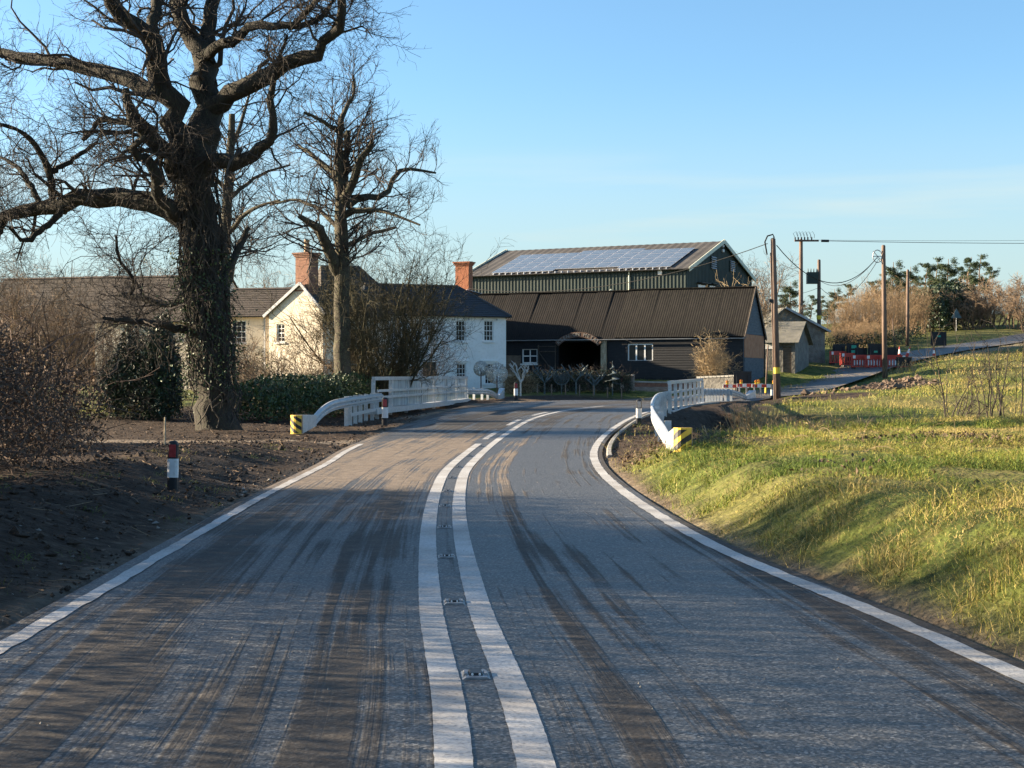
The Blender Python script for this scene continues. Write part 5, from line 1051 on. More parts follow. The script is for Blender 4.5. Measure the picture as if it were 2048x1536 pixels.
g.build('wire_infill', M['steel_art'], root); g = MB(); g.tube([(0, .03, -.15), (0, .03, cd2 - rd)], .035, 8); g.build('stem', M['steel_art'], root)
def antler(u, vtop, Y, spread, label, mt, seed):
    x = PX(u, Y); z0 = gz(x, Y); h = PZ(vtop, Y) - z0; r_ = np.random.default_rng(seed); root = empty('branching_steel_sculpture', (x, Y, z0), 0, label, 'sculpture', 'steel garden sculptures'); g = MB(); f = h * .45
    g.tube([(0, 0, -.15), (0, 0, f)], [.06, .05], 8); g.build('trunk', M[mt], root); g = MB()
    for s_ in (-1, 1, -.45, .5):
        pts = [(0, 0, f * .9)]; px, pz = 0, f * .9; tx = s_ * spread * r_.uniform(.8, 1.05); tz = h * r_.uniform(.88, 1.0)
        for k in range(1, 6): t = k / 5; pts.append((tx * t ** .8 + r_.normal() * .05, r_.normal() * .06, f * .9 + (tz - f * .9) * t + r_.normal() * .04))
        g.tube(pts, [.05, .045, .04, .035, .03, .018], 6)
        for k in (2, 3, 4):
            b0 = Vector(pts[k]); dd = Vector((r_.choice([-1, 1]) * .28 + r_.normal() * .08, r_.normal() * .1, .2 + r_.random() * .2)); g.tube([b0, b0 + dd * .5 + Vector((0, 0, .02)), b0 + dd], [.03, .024, .014], 5)
    g.build('branches', M[mt], root)
antler(1041, 726, 87.5, .62, 'bright branching steel sculpture beside the red-topped marker post', 'steel_bright', 1); antler(1089, 732, 90, .85, 'dull branching steel sculpture with a small bird shape near the open barn door', 'steel_art', 2)
antler(1152, 728, 90.5, .9, 'wide dull branching steel sculpture before the dark barn doorway', 'steel_art', 3); antler(1188, 745, 90.5, .65, 'low dull branching steel sculpture below the barn door post', 'steel_art', 4)
x_, Y_ = PX(1225, 91), 91; z0 = gz(x_, Y_); root = empty('spiral_tree_sculpture', (x_, Y_, z0), 0, 'cone-shaped steel spiral tree sculpture by the hedge end', 'sculpture', 'steel garden sculptures'); ht = PZ(722, Y_) - z0
g = MB(); g.tube([(0, 0, -.15), (0, 0, ht)], [.04, .015], 8); g.build('stem', M['steel_art'], root); g = MB()
for k in range(46):
    t = k / 45; a = t * 22; r2 = .5 * (1 - t) + .04; z = .35 * ht + t * .62 * ht; g.slab([(.1 * math.cos(a) * r2, .1 * math.sin(a) * r2, z), (r2 * math.cos(a), r2 * math.sin(a), z - .08), (r2 * math.cos(a + .5), r2 * math.sin(a + .5), z - .05), (.1 * math.cos(a + .5) * r2, .1 * math.sin(a + .5) * r2, z + .04)], .012)
g.build('leaf_plates', M['steel_art'], root)
# ------------------------------------------------------------------ trees
def limbs_px(specs, Y0, wig=.6, npts=14, seed=3, n_noise=.26):
    """specs: list of [(u, v, r_px, dY), ...] traced on the photo; each gets its own depth"""
    r_ = np.random.default_rng(seed); out = []
    for sp_ in specs:
        w = []
        for (u, v, r, dy) in sp_: Y = Y0 + dy; x, y, z = P(u, v, Y); w.append((x, y, z, r * Y / KF))
        c = resample(catmull(w, 8), npts); c[:, 3] = np.maximum(c[:, 3], .01); L_ = np.linalg.norm(c[-1, :3] - c[0, :3]); c[1:-1, :3] += r_.normal(size=(npts - 2, 3)) * c[1:-1, 3:4] * n_noise; out.append(c)
    return np.stack(out)
def tree_obj(name, loc, label, group=None): return empty(name, loc, 0, label, 'tree', group)
def child_mesh(name, VF, m, root, smooth=False, colors=None):
    V, F = VF; o = np.array(root.location); return np_mesh(name, V - o, F, m, root, smooth, colors)
def bumpy(V, F, amp, seed=0):
    n_ = (fbm(V[:, 0] * 3 + V[:, 1] * 2.1, V[:, 2] * 1.3, .35, seed) - .5); c = np.random.default_rng(seed).normal(size=V.shape) * amp * .25
    return V + c + n_[:, None] * amp * np.sign(V - V.mean(0))

YO = 44.0
TR = [[(442, 895, 46, 0), (438, 862, 41, 0), (432, 815, 37, 0), (422, 730, 36, 0), (416, 640, 36, 0), (410, 560, 35, 0), (402, 470, 35, 0), (396, 390, 34, 0), (390, 330, 35, 0), (387, 295, 36, 0), (386, 262, 24, 0), (386, 245, 8, 0)]]
LM = [[(384, 335, 26, 0), (378, 300, 26, 0), (352, 235, 24, -.3), (328, 185, 23, -.5), (312, 125, 20, -.8), (296, 72, 18, -.9), (254, 48, 16, -1.2), (222, 2, 14, -1.6), (212, -60, 11, -2)],
      [(330, 185, 20, -.5), (290, 170, 18, 0), (220, 148, 15, .6), (150, 132, 13, 1.2), (60, 116, 11, 1.8), (0, 104, 9, 2.3), (-90, 92, 6, 3)],
      [(300, 72, 13, -.9), (308, 45, 12, -.6), (316, 0, 11, -.3), (320, -60, 9, 0)],
      [(392, 330, 30, 0), (399, 288, 33, 0), (410, 235, 31, .2), (412, 180, 28, .4), (402, 115, 22, .6), (378, 72, 16, .9), (356, 20, 15, 1.3), (350, -50, 12, 1.8)],
      [(412, 130, 16, .5), (420, 60, 15, 1.4), (422, 0, 14, 2.0), (424, -80, 11, 2.8)],
      [(418, 215, 22, .3), (450, 195, 19, -.3), (505, 168, 18, -.9), (580, 130, 16, -1.6), (636, 110, 13, -2.1), (648, 80, 11, -2.2), (680, 58, 10, -2.6), (684, 5, 9, -2.8), (686, -60, 6, -3)],
      [(404, 112, 11, .6), (440, 92, 11, -.2), (470, 84, 10, -.6), (505, 52, 9, -1.2), (575, 54, 8, -2), (602, 34, 6, -2.3), (640, -5, 5, -2.8)],
      [(575, 54, 6, -2), (625, 45, 6, -1.6), (655, 20, 4, -1.2), (675, -10, 3, -1)],
      [(362, 350, 22, 0), (330, 300, 18, -.6), (298, 268, 16, -1.0), (266, 236, 13, -1.4), (252, 176, 5, -1.7)],
      [(290, 262, 8, -1), (250, 246, 7, -.4), (205, 240, 6, 0), (165, 280, 4, .3)],
      [(366, 445, 13, 0), (318, 390, 12, -1), (306, 335, 11, -1.4), (264, 298, 9, -1.8), (292, 274, 5, -2)],
      [(372, 440, 24, 0), (330, 412, 21, .3), (262, 396, 20, .8), (200, 400, 19, 1.2), (130, 402, 17, 1.7), (60, 420, 14, 2.2), (0, 440, 11, 2.8), (-80, 470, 8, 3.5)],
      [(108, 396, 8, 1.8), (100, 345, 7, 1.4), (72, 292, 6, 1.0), (32, 258, 4, .6), (-20, 245, 3, .2)],
      [(100, 345, 6, 1.4), (140, 322, 5, 1.8), (175, 298, 4, 2.2), (195, 285, 3, 2.5)],
      [(80, 410, 6, 2), (60, 370, 5, 2.4), (30, 330, 4, 2.8), (-10, 310, 3, 3.1)],
      [(124, 420, 7, 1.7), (84, 462, 6, 1.2), (46, 480, 4, .8), (20, 455, 3, .4)],
      [(10, 445, 6, 2.7), (-6, 480, 4, 2.6), (-30, 520, 3, 2.2)],
      [(410, 372, 20, 0), (432, 326, 16, -.5), (492, 318, 14, -1.0), (528, 292, 11, -1.5), (546, 270, 9, -1.7), (542, 205, 7, -1.9), (548, 150, 5, -2.2)],
      [(548, 150, 4, -2.2), (560, 110, 3, -2.3), (575, 70, 3, -2.2)],
      [(372, 660, 8, 0), (320, 650, 7, -.8), (262, 640, 6, -1.6), (206, 636, 3, -2.2)],
      [(372, 600, 8, 0), (330, 608, 6, .6), (262, 592, 6, 1.4), (235, 590, 4, 1.8)],
      [(258, 592, 5, 1.4), (268, 560, 4, 1.1), (240, 520, 3, .8), (232, 470, 2, .5)],
      [(445, 560, 8, 0), (466, 520, 7, .6), (490, 470, 5, 1.1), (497, 455, 4, 1.2)]]
ow = limbs_px(TR, YO, npts=26, n_noise=.08)[0]; ol_ = limbs_px(LM, YO, npts=14)
base_z = gz(PX(438, YO), YO)
oak = tree_obj('oak_tree', (PX(438, YO), YO, base_z), 'huge bare oak with ivy-clad trunk and spreading crooked limbs on the left verge')
def trunk_mesh(c, s=18, flare=.0, ridge=.1, seed=0):
    r_ = np.random.default_rng(seed); V, F = tubes(c[None, :, :3], c[None, :, 3], s); V = V.reshape(len(c), s, 3); ctr = c[:, None, :3]
    ph = r_.uniform(0, 6.28, 4); th = np.arange(s) * 2 * np.pi / s; k = 1 + ridge * (np.sin(th * 3 + ph[0]) + .6 * np.sin(th * 5 + ph[1]))[None, :] * np.linspace(1.5, .6, len(c))[:, None] + r_.normal(size=(len(c), s)) * .035
    return (ctr + (V - ctr) * k[..., None]).reshape(-1, 3), F
parts = [trunk_mesh(ow, 22, ridge=.07)]
V, F = tubes(ol_[:, :, :3], ol_[:, :, 3], 9); V = V + rng.normal(size=V.shape) * .012; parts.append((V, F))
child_mesh('trunk', join(parts), M['bark'], oak, smooth=True)
LP, LR = ol_[:, :, :3], ol_[:, :, 3]
big = np.arange(len(LP))
A1 = grow(LP, LR, 10, 1.0, 2.8, (35, 80), k=6, up=.12, rr=.28, rmin=.016, tmin=.22, wig=.42)
A1b = grow(LP, LR, 4, .5, 1.3, (40, 90), k=5, up=.1, rr=.18, rmin=.011, tmin=.1, wig=.4)
A2 = grow(A1[0], A1[1], 6, .5, 1.5, (30, 75), k=5, up=.06, rr=.5, rmin=.0085, wig=.38)
A2b = grow(A1b[0], A1b[1], 4, .3, .8, (30, 75), k=4, up=.05, rr=.6, rmin=.007, wig=.35)
P2 = np.concatenate([A2[0], np.concatenate([A2b[0], A2b[0][:, -1:]], 1)]); R2 = np.concatenate([A2[1], np.concatenate([A2b[1], A2b[1][:, -1:]], 1)])
A3 = grow(P2[:, :4], R2[:, :4], 4, .3, .85, (25, 70), k=4, up=.05, rr=.6, rmin=.0058, wig=.34)
A4 = grow(A3[0], A3[1], 2, .12, .36, (20, 65), k=3, up=.03, rr=.7, rmin=.0048, wig=.3)
child_mesh('crown', join([tubes(*A1, 5), tubes(*A1b, 4), tubes(*A2, 4), tubes(*A2b, 3), tubes(*A3, 3), tubes(*A4, 3)]), M['twig'], oak)
# ivy: old stems laced over the trunk, and hanging foliage
N_ = 130; ivp = np.empty((N_, 12, 3)); t0 = rng.uniform(0.06, .6, N_); th = rng.uniform(0, 2 * np.pi, N_); dth = rng.normal(size=N_) * .12
cum = np.linspace(0, 1, 26)
for k in range(12):
    t = np.clip(t0 + k * .030, 0, .97); th = th + dth + rng.normal(size=N_) * .2
    c = np.stack([np.interp(t, cum, ow[:, q]) for q in range(4)], 1); rr_v = c[:, 3] * 1.09 + .03 + np.abs(rng.normal(size=N_)) * .06
    ivp[:, k] = c[:, :3] + np.stack([np.cos(th) * rr_v, np.sin(th) * rr_v, np.zeros(N_)], 1)
child_mesh('ivy_stems', tubes(ivp, np.repeat(rng.uniform(.008, .024, N_)[:, None], 12, 1), 5), M['ivy_stem'], oak)
fz = ivp[:, 3:, :].reshape(-1, 3); fz = fz[rng.integers(0, len(fz), 900)]
dgp = np.empty((900, 5, 3)); dgp[:, 0] = fz; out_ = unit(np.c_[fz[:, :2] - ow[:, :2].mean(0), np.zeros(900)]); dd = out_ * .55 + np.array([[0, 0, -.1]])
for k in range(1, 5): dgp[:, k] = dgp[:, k - 1] + dd * rng.uniform(.10, .2, (900, 1)); dd = dd + rng.normal(size=(900, 3)) * .22; dd[:, 2] -= .24
tg = tubes(dgp, np.repeat(np.linspace(.009, .004, 5)[None], 900, 0), 3); child_mesh('hanging_ivy', tg, M['ivy_stem'], oak)
lf_ = rng.random(2600); cc = np.stack([np.interp(.18 + lf_ * .42, cum, ow[:, q]) for q in range(4)], 1); a_ = rng.uniform(0, 2 * np.pi, 2600); off = cc[:, 3] * 1.05 + .05 + rng.exponential(.14, 2600) * (1 + .9 * (np.cos(a_) < -.3))
child_mesh('ivy_leaves', leaves(cc[:, :3] + np.stack([np.cos(a_) * off, np.sin(a_) * off, rng.normal(size=2600) * .2], 1), .045), M['leaf'], oak)
def pollard(name, base_uv, Y, trunk, limbs, label, twigm, barkm, n1=9, l1=(1.2, 3.0), ups=.16, bias=None, seed=5, ivy=0, dens=1):
    tw = limbs_px([trunk], Y, npts=18, seed=seed, n_noise=.07)[0]; lb = limbs_px(limbs, Y, npts=10, seed=seed + 1); x = PX(base_uv[0], Y); root = tree_obj(name, (x, Y, gz(x, Y)), label)
    child_mesh('trunk', join([trunk_mesh(tw, 12, ridge=.06, seed=seed), tubes(lb[:, :, :3], lb[:, :, 3], 8)]), barkm, root, smooth=True)
    tt2 = resample(tw[6:], 10); Pp = np.concatenate([lb[:, :, :3], np.repeat(tt2[None, :, :3], 4, 0)]); Rr2 = np.concatenate([lb[:, :, 3], np.repeat(tt2[None, :, 3], 4, 0)])
    B1 = grow(Pp, Rr2, n1, l1[0], l1[1], (45, 85), k=7, up=ups, rr=.3, rmin=.016, tmin=.12, wig=.22, bias=bias); B1 = (B1[0], np.minimum(B1[1], .03))
    B2 = grow(B1[0], B1[1], 7 * dens, .35, 1.05, (20, 55), k=5, up=.05, rr=.6, rmin=.009, wig=.24)
    B3 = grow(B2[0], B2[1], 4, .2, .6, (20, 50), k=4, up=.04, rr=.7, rmin=.0065, wig=.25)
    child_mesh('crown', join([tubes(*B1, 4), tubes(*B2, 3), tubes(*B3, 3)]), twigm, root)
    return root, tw
tk = [(690, 800, 18, 0), (684, 720, 17, 0), (684, 640, 16, 0), (685, 560, 15, 0), (683, 480, 14, 0), (682, 420, 12, 0), (680, 360, 10, 0), (678, 300, 8, 0), (681, 262, 6, 0), (685, 228, 4, 0)]
lbs = [[(685, 372, 9, 0), (691, 320, 8, .4), (697, 262, 6, .6)], [(690, 408, 11, 0), (704, 370, 9, -.5), (722, 322, 8, -1), (745, 284, 5, -1.4)], [(694, 410, 10, 0), (728, 394, 7, .5), (770, 392, 6, 1.0), (786, 356, 5, 1.3), (812, 338, 4, 1.6), (872, 346, 2, 2)],
       [(676, 545, 12, 0), (655, 490, 11, -.6), (636, 455, 9, -1.2), (598, 432, 5, -1.8)], [(678, 355, 7, 0), (640, 320, 5, .7), (596, 290, 3, 1.4)], [(676, 262, 6, 0), (650, 245, 4, -.4), (608, 225, 3, -.9)], [(684, 236, 5, 0), (700, 205, 4, .2), (708, 185, 3, .3), (707, 150, 2, .3)], [(690, 430, 8, 0), (745, 420, 5, -.8), (790, 432, 3, -1.4), (840, 450, 2, -2)], [(686, 470, 6, 0), (640, 420, 4, 1.0), (590, 400, 3, 1.8), (540, 410, 2, 2.5)], [(684, 500, 6, 0), (735, 470, 4, 1.2), (790, 455, 3, 2)]]
pollard('pollarded_tree', (690, 800), 60, tk, lbs, 'bare pollarded tree with hacked stubs and upswept twigs before the farmhouse chimney', M['twig'], M['bark_pale'], n1=13, l1=(.9, 2.5))
tk2 = [(446, 800, 15, 0), (446, 640, 14, 0), (449, 520, 12, 0), (453, 430, 10, 0), (459, 340, 9, 0), (464, 228, 6, 0)]
lbs2 = [[(447, 590, 8, 0), (470, 512, 7, .5), (494, 458, 4, 1)], [(462, 300, 5, 0), (480, 250, 4, .5), (500, 185, 2, 1)], [(452, 470, 6, 0), (500, 420, 4, -1), (560, 400, 2, -2)], [(456, 400, 5, 0), (520, 350, 3, 1), (580, 330, 2, 2)], [(450, 500, 6, 0), (400, 450, 4, 1), (340, 440, 2, 2)], [(455, 380, 5, 0), (400, 330, 3, -1), (330, 300, 2, -2)]]
pollard('pollarded_tree', (446, 800), 68, tk2, lbs2, 'second bare pollarded tree half hidden behind the oak trunk', M['twig'], M['bark_pale'], n1=7, l1=(1.2, 3.2), seed=15)

# ------------------------------------------------------------------ shrubs
def stems_shrub(name, pos, n0, h, spread, label, m, r0=.03, n1=6, n2=5, up=.25, seed=0, group=None, cat='shrub', k0=8, wig=.14, n3=0, lfm=None, nl=0, ls=.03, rmin=.005, lean=(0, 0), base=.25):
    x, y = pos; z = gz(x, y); root = empty(name, (x, y, z), 0, label, cat, group)
    a = rng.uniform(0, 6.28, n0); rad = base * np.sqrt(rng.random(n0)); S = np.c_[np.cos(a) * rad, np.sin(a) * rad, np.full(n0, -.1)]
    D = unit(np.c_[np.cos(a) * spread * rng.uniform(.2, 1, n0) + lean[0], np.sin(a) * spread * rng.uniform(.2, 1, n0) + lean[1], np.ones(n0)]); L_ = (h * rng.uniform(.6, 1.05, n0) / (k0 - 1))[:, None]
    Pn = np.empty((n0, k0, 3)); Pn[:, 0] = S
    for k in range(1, k0): Pn[:, k] = Pn[:, k - 1] + D * L_; D = unit(D + rng.normal(size=(n0, 3)) * wig + np.array([[0, 0, up * .3]]))
    R_ = r0 * rng.uniform(.5, 1.1, n0)[:, None] * np.linspace(1, .3, k0)[None]
    np_mesh('stems', *tubes(Pn, R_, 6), m, root, smooth=True)
    G1 = grow(Pn, R_, n1, h * .15, h * .38, (20, 60), k=5, up=up * .5, rr=.5, rmin=rmin * 1.5, tmin=.2, wig=.25); G2 = grow(G1[0], G1[1], n2, h * .07, h * .2, (20, 60), k=4, up=up * .3, rr=.6, rmin=rmin, wig=.28); tl = [tubes(*G1, 4), tubes(*G2, 3)]
    if n3: G3 = grow(G2[0], G2[1], n3, h * .04, h * .12, (20, 65), k=3, up=.05, rr=.7, rmin=rmin * .9, wig=.3); tl.append(tubes(*G3, 3)); G2 = G3
    tag(np_mesh('twigs', *join(tl), m, root), kind='stuff')
    if lfm is not None: q = G2[0].reshape(-1, 3); q = q[rng.integers(0, len(q), nl)] + rng.normal(size=(nl, 3)) * ls; np_mesh('leaves', *leaves(q, ls), lfm, root)
    return root
# mossy multi-stemmed shrub by the parapet, and undergrowth round it
stems_shrub('mossy_shrub', (PX(778, 63), 63), 30, 6.4, .6, 'large bare mossy shrub with many leaning stems behind the bridge parapet', M['twig_moss'], .06, 8, 6, .2, n3=3, rmin=.0075, base=.9)
stems_shrub('mossy_shrub', (PX(730, 62), 62), 20, 5.8, .5, 'bare mossy shrub crowding the foot of the pollarded tree', M['twig_moss'], .055, 8, 6, .2, n3=3, rmin=.0075, base=.8)
stems_shrub('bare_shrub', (PX(845, 72), 72), 9, 3.6, .8, 'low dark bare shrub reaching over the parapet in front of the white house', M['twig'], .04, 7, 5, .05, n3=3, rmin=.006, base=.5)
stems_shrub('bare_shrub', (PX(645, 63), 63), 14, 3.6, .7, 'tangled brown undergrowth shrub in front of the cream gable', M['twig_warm'], .03, 8, 6, .1, n3=3, rmin=.006, base=1.2)
stems_shrub('bare_shrub', (PX(545, 62), 62), 13, 3.0, .75, 'tangled brown undergrowth shrub left of the cream gable window', M['twig_warm'], .03, 8, 6, .1, n3=3, rmin=.006, base=1.4)
stems_shrub('bare_shrub', (PX(505, 58), 58), 11, 2.7, .75, 'thin brown shrub standing beside the oak trunk above the laurel', M['twig_warm'], .025, 7, 6, .1, n3=2, rmin=.006, base=1.0)
# pale shrubs on the far left
for u, Y, h, lb in ((35, 52, 5.0, 'tall pale twiggy shrub at the end of the bramble bank'), (105, 54, 4.6, 'pale pinkish twiggy shrub between the bramble bank and the oak'), (175, 58, 4.2, 'lower pale twiggy shrub in front of the long brown roof'), (270, 56, 3.6, 'pale twiggy shrub growing against the dark holly'), (-30, 56, 5.6, 'tall pale shrub rising over the thick bramble bank')):
    stems_shrub('bare_shrub', (PX(u, Y), Y), 15, h, .55, lb, M['twig_warm'], .032, 8, 6, .18, n3=3, rmin=.0058, base=.8, lfm=M['dead_leaf'], nl=500, ls=.028)
# golden shrub at barn, sapling clump, reeds
stems_shrub('golden_shrub', (PX(1424, 95.2), 95.2), 22, 3.3, .42, 'golden lit bare shrub in front of the black barn wall', M['straw'], .035, 8, 6, .1, n3=2, rmin=.009, base=.3)
for u, v, Y, h, n0, lb, ln in ((1893, 848, 45, 3.4, 3, 'leaning forked sapling at the left of the sapling clump by the ditch', (-.12, 0)), (1912, 850, 46, 1.8, 5, 'short crooked sapling tangle at the foot of the clump by the ditch', (.3, 0)), (1968, 850, 45.5, 3.2, 3, 'straight thin sapling in the middle of the clump by the ditch', (.02, 0)), (1985, 850, 44.5, 3.0, 3, 'dark-footed sapling pair in the clump by the ditch', (.0, 0)),
                               (2018, 850, 46, 2.6, 4, 'slender sapling with arching twigs in the clump by the ditch', (-.05, 0)), (2046, 855, 44, 4.4, 3, 'tallest sapling of the clump by the ditch', (.02, 0)), (1940, 850, 47, 1.4, 5, 'low bramble-like sapling between the taller stems by the ditch', (.4, 0))):
    stems_shrub('sapling', (PX(u, Y), Y), n0, h, .16, lb, M['twig'], .024, 5, 3, .12, group='sapling clump by the ditch', wig=.11, rmin=.0055, lean=ln, base=.25)
def reed_clump(u, Y, n_, h, w, label, m='straw'):
    x = PX(u, Y); z = gz(x, Y); root = empty('reed_clump', (x, Y, z), 0, label, 'reeds', 'dead reeds and dock stems along the ditch'); S = np.c_[rng.normal(size=n_) * w, rng.normal(size=n_) * w * .6, np.full(n_, -.08)]; D = unit(np.c_[rng.normal(size=(n_, 2)) * .18, np.ones(n_)]); Pn = np.empty((n_, 5, 3)); Pn[:, 0] = S; L_ = (h * rng.uniform(.5, 1.1, n_) / 4)[:, None]
    for k in range(1, 5): Pn[:, k] = Pn[:, k - 1] + D * L_; D = unit(D + rng.normal(size=(n_, 3)) * .1)
    R_ = np.repeat(rng.uniform(.005, .012, n_)[:, None], 5, 1); G1 = grow(Pn, R_, 3, .08, .25, (20, 60), k=3, rmin=.004, tmin=.5)
    tag(np_mesh('stalks', *join([tubes(Pn, R_, 3), tubes(*G1, 3)]), M[m], root), kind='stuff')
for u, Y, n_, h, w, lb in ((1492, 40, 60, .78, .25, 'dense upright brown reed clump below the bridge'), (1518, 41, 70, .75, .3, 'thick brown reed clump at the ditch edge below the thick pole'), (1560, 42, 30, .7, .3, 'thin leaning reed clump right of the thick ones'), (1640, 40, 45, .45, .6, 'low tangle of dead stems along the top of the bank'), (1720, 38, 40, .4, .7, 'low pale dead stems on the bank crest before the ditch'), (1800, 40, 30, .5, .5, 'sparse dock stems beside the sapling clump'), (1600, 36, 40, .4, .6, 'short straw-coloured stems on the grass crest'), (1470, 36, 24, .35, .3, 'short dead stems next to the chevron-nosed rail'), (1805, 100, 50, 1.0, .8, 'brown weeds at the foot of the ring-bracket pole'), (1840, 104, 50, 1.1, .9, 'brown weeds below the low wide sign')): reed_clump(u, Y, n_, h, w, lb)

# ------------------------------------------------------------------ hedges
stems_shrub('bare_tree', (-14.5, 17.2), 30, 6.0, .42, 'unseen bushy bare tree added behind the bramble bank to shade the right bank', M['twig_warm'], .07, 9, 6, .15, n3=3, rmin=.011, base=1.6, cat='tree', lfm=M['dead_leaf'], nl=3500, ls=.045)  # out of view; added so its shade falls on the right bank and road
def leafy_hedge(name, path, w, h, n_tw, n_lf, lm, tm, ls, label, rough=.25, group=None, cat='hedge', lf2=None, ragged=.35):
    pth = resample(np.asarray(path, float), 40); ctr = pth.mean(0); root = empty(name, (ctr[0], ctr[1], gz(ctr[0], ctr[1])), 0, label, cat, group)
    def pts(n_, shell):
        i = rng.integers(0, 39, n_); f = rng.random(n_)[:, None]; c = pth[i] * (1 - f) + pth[i + 1] * f; d = unit(pth[i + 1] - pth[i]); nr_ = np.c_[-d[:, 1], d[:, 0]]
        hh = np.interp(i + f[:, 0], np.linspace(0, 39, len(h)), h) if hasattr(h, '__len__') else np.full(n_, h)
        a = rng.uniform(-1, 1, n_); q = rng.random(n_) ** (.6 if shell else 1); lump = 1 + (fbm(c[:, 0] * 1 + 50, c[:, 1] + a * 1.5, 1.1, 31) - .5) * 2 * ragged
        zz = hh * lump * q * np.sqrt(np.clip(1.05 - (a ** 2) * .75, .1, 1)); xy = c + nr_ * (a * w)[:, None]
        return np.c_[xy, ground(xy[:, 0], xy[:, 1]) + zz], nr_
    S, nr_ = pts(n_tw, False); D = unit(rng.normal(size=(n_tw, 3)) + np.array([[0, 0, .5]])); Pn = np.empty((n_tw, 4, 3)); Pn[:, 0] = S; L_ = rng.uniform(.1, .36, n_tw)[:, None]
    for k in range(1, 4): Pn[:, k] = Pn[:, k - 1] + D * L_; D = unit(D + rng.normal(size=(n_tw, 3)) * .28 - np.array([[0, 0, .09]]))
    G = grow(Pn, np.full((n_tw, 4), .005), 1, .12, .4, (25, 70), k=3, rmin=.003, rr=.7)
    child_mesh('twigs', join([tubes(Pn, np.repeat(rng.uniform(.003, .008, n_tw)[:, None], 4, 1), 3), tubes(*G, 3)]), tm, root)
    C, _ = pts(n_lf, True); child_mesh('leaves', leaves(C, ls), lm, root)
    if lf2 is not None: C, _ = pts(n_lf // 3, True); child_mesh('leaves', leaves(C, ls * .9), lf2, root)
    return root
# bramble bank: tall beside the camera (out of the picture), dropping to its end beyond the near marker post
leafy_hedge('bramble_hedge', [(-8.2, -12), (-8.3, -4), (-8.1, 3), (-7.9, 8), (-7.8, 13), (-7.55, 18), (-7.45, 22.9)], 1.5, [4.2, 4.4, 4.4, 3.6, 4.2, 4.0, 3.3, 2.7, 2.15, 1.5], 11000, 100000, M['dead_leaf'], M['bramble'], .03, 'dense brown bramble hedge on the bank behind the near marker post', ragged=.4)
leafy_hedge('bramble_hedge', [(-8.9, 25), (-9.4, 29), (-10.6, 33)], 1.1, [.8, 1.0, 1.1], 1700, 5000, M['dead_leaf'], M['twig_warm'], .034, 'lower brown bramble thicket set back beyond the hedge end', ragged=.4)
leafy_hedge('holly_bush', [(PX(255, 50), 50), (PX(300, 51), 51), (PX(350, 51), 51)], 1.3, [2.2, 3.1, 2.6], 1600, 15000, M['leaf_dark'], M['twig'], .06, 'dark evergreen holly bush left of the oak trunk', cat='shrub', ragged=.75)
leafy_hedge('laurel_hedge', [(PX(488, 50), 50), (PX(560, 52.5), 52.5), (PX(640, 56), 56), (PX(700, 60), 60), (PX(745, 65), 65), (PX(800, 74), 74)], .95, [1.3, 1.5, 1.55, 1.6, 1.75, 1.6], 1200, 26000, M['leaf'], M['twig'], .06, 'dark green laurel hedge behind the white guardrail', lf2=M['leaf_dark'], ragged=.22)
leafy_hedge('dark_hedge', [(PX(1060, 93), 93), (PX(1160, 92.5), 92.5), (PX(1262, 92.6), 92.6)], .5, [1.2, 1.3, 1.25], 1700, 9000, M['leaf_dark'], M['twig'], .045, 'clipped dark hedge behind the steel sculptures', ragged=.15)
leafy_hedge('dry_border', [(PX(1012, 89.5), 89.5), (PX(1035, 90), 90), (PX(1062, 90.5), 90.5)], .4, [.8, .95, .8], 900, 1800, M['dead_leaf'], M['straw'], .05, 'dry straw-coloured border plants under the bright antler sculpture', cat='shrub', ragged=.4)
leafy_hedge('ivy_bank', [(-40, 62), (-28, 64), (-18, 70), (-12, 78)], 1.5, [2.2, 2.0, 2.0, 2.0], 1000, 8000, M['leaf'], M['twig_warm'], .07, 'rough garden hedge in front of the long brown-roofed building', ragged=.4)
for k in range(7):
    Y = 93.5; u = 1075 + k * 28; x = PX(u, Y - 4); st = MB(); st.tube([(0, 0, -.1), (0, 0, .62)], .04, 7); o = st.build('wooden_post', M['bare_board'], None); o.location = (x, Y - 4, gz(x, Y - 4)); tag(o, 'short weathered wooden post along the foot of the dark hedge', 'post', 'short posts along the dark hedge')

# ------------------------------------------------------------------ right-hand hillside: pines, thicket, hawthorns
def pine_proto(seed, h, lean):
    r_ = np.random.default_rng(seed); root = empty('pine_tree', (0, 0, 0)); t = np.linspace(0, 1, 9); c = np.c_[lean * h * t ** 1.5 + r_.normal(size=9) * .08, r_.normal(size=9) * .08, h * t - .3, np.linspace(.2, .05, 9) * h / 11]
    parts_ = [tubes(c[None, :, :3], c[None, :, 3], 7)]; C = []
    for k in range(20):
        f = r_.uniform(.38, 1.0); a = r_.uniform(0, 6.28); b0 = np.array([np.interp(f, t, c[:, q]) for q in range(3)]); L_ = h * r_.uniform(.10, .24) * (1.25 - f * .7); e = b0 + np.array([math.cos(a) * L_, math.sin(a) * L_, L_ * r_.uniform(.1, .5)]); mid = (b0 + e) / 2 - np.array([0, 0, .05 * L_]); parts_.append(tubes(np.array([[b0, mid, e]]), np.array([[.05, .035, .02]]), 4))
        for _ in range(8): C.append((e * r_.uniform(.5, 1.05) + b0 * 0 if False else b0 + (e - b0) * r_.uniform(.55, 1.1) + r_.normal(size=3) * .22, r_.uniform(.26, .6)))
    np_mesh('trunk', *join(parts_), M['pine_bark'], root, smooth=True)
    P_, n_ = [], 34
    for c0, s_ in C: q = r_.normal(size=(n_, 3)); q = unit(q) * (r_.random((n_, 1)) ** .4) * np.array([[1.15, 1.15, .62]]) * s_; P_.append(c0 + q)
    P_ = np.vstack(P_); np_mesh('crown', *leaves(P_, .15, flat=.4, aspect=.28), M['pine'], root); return root
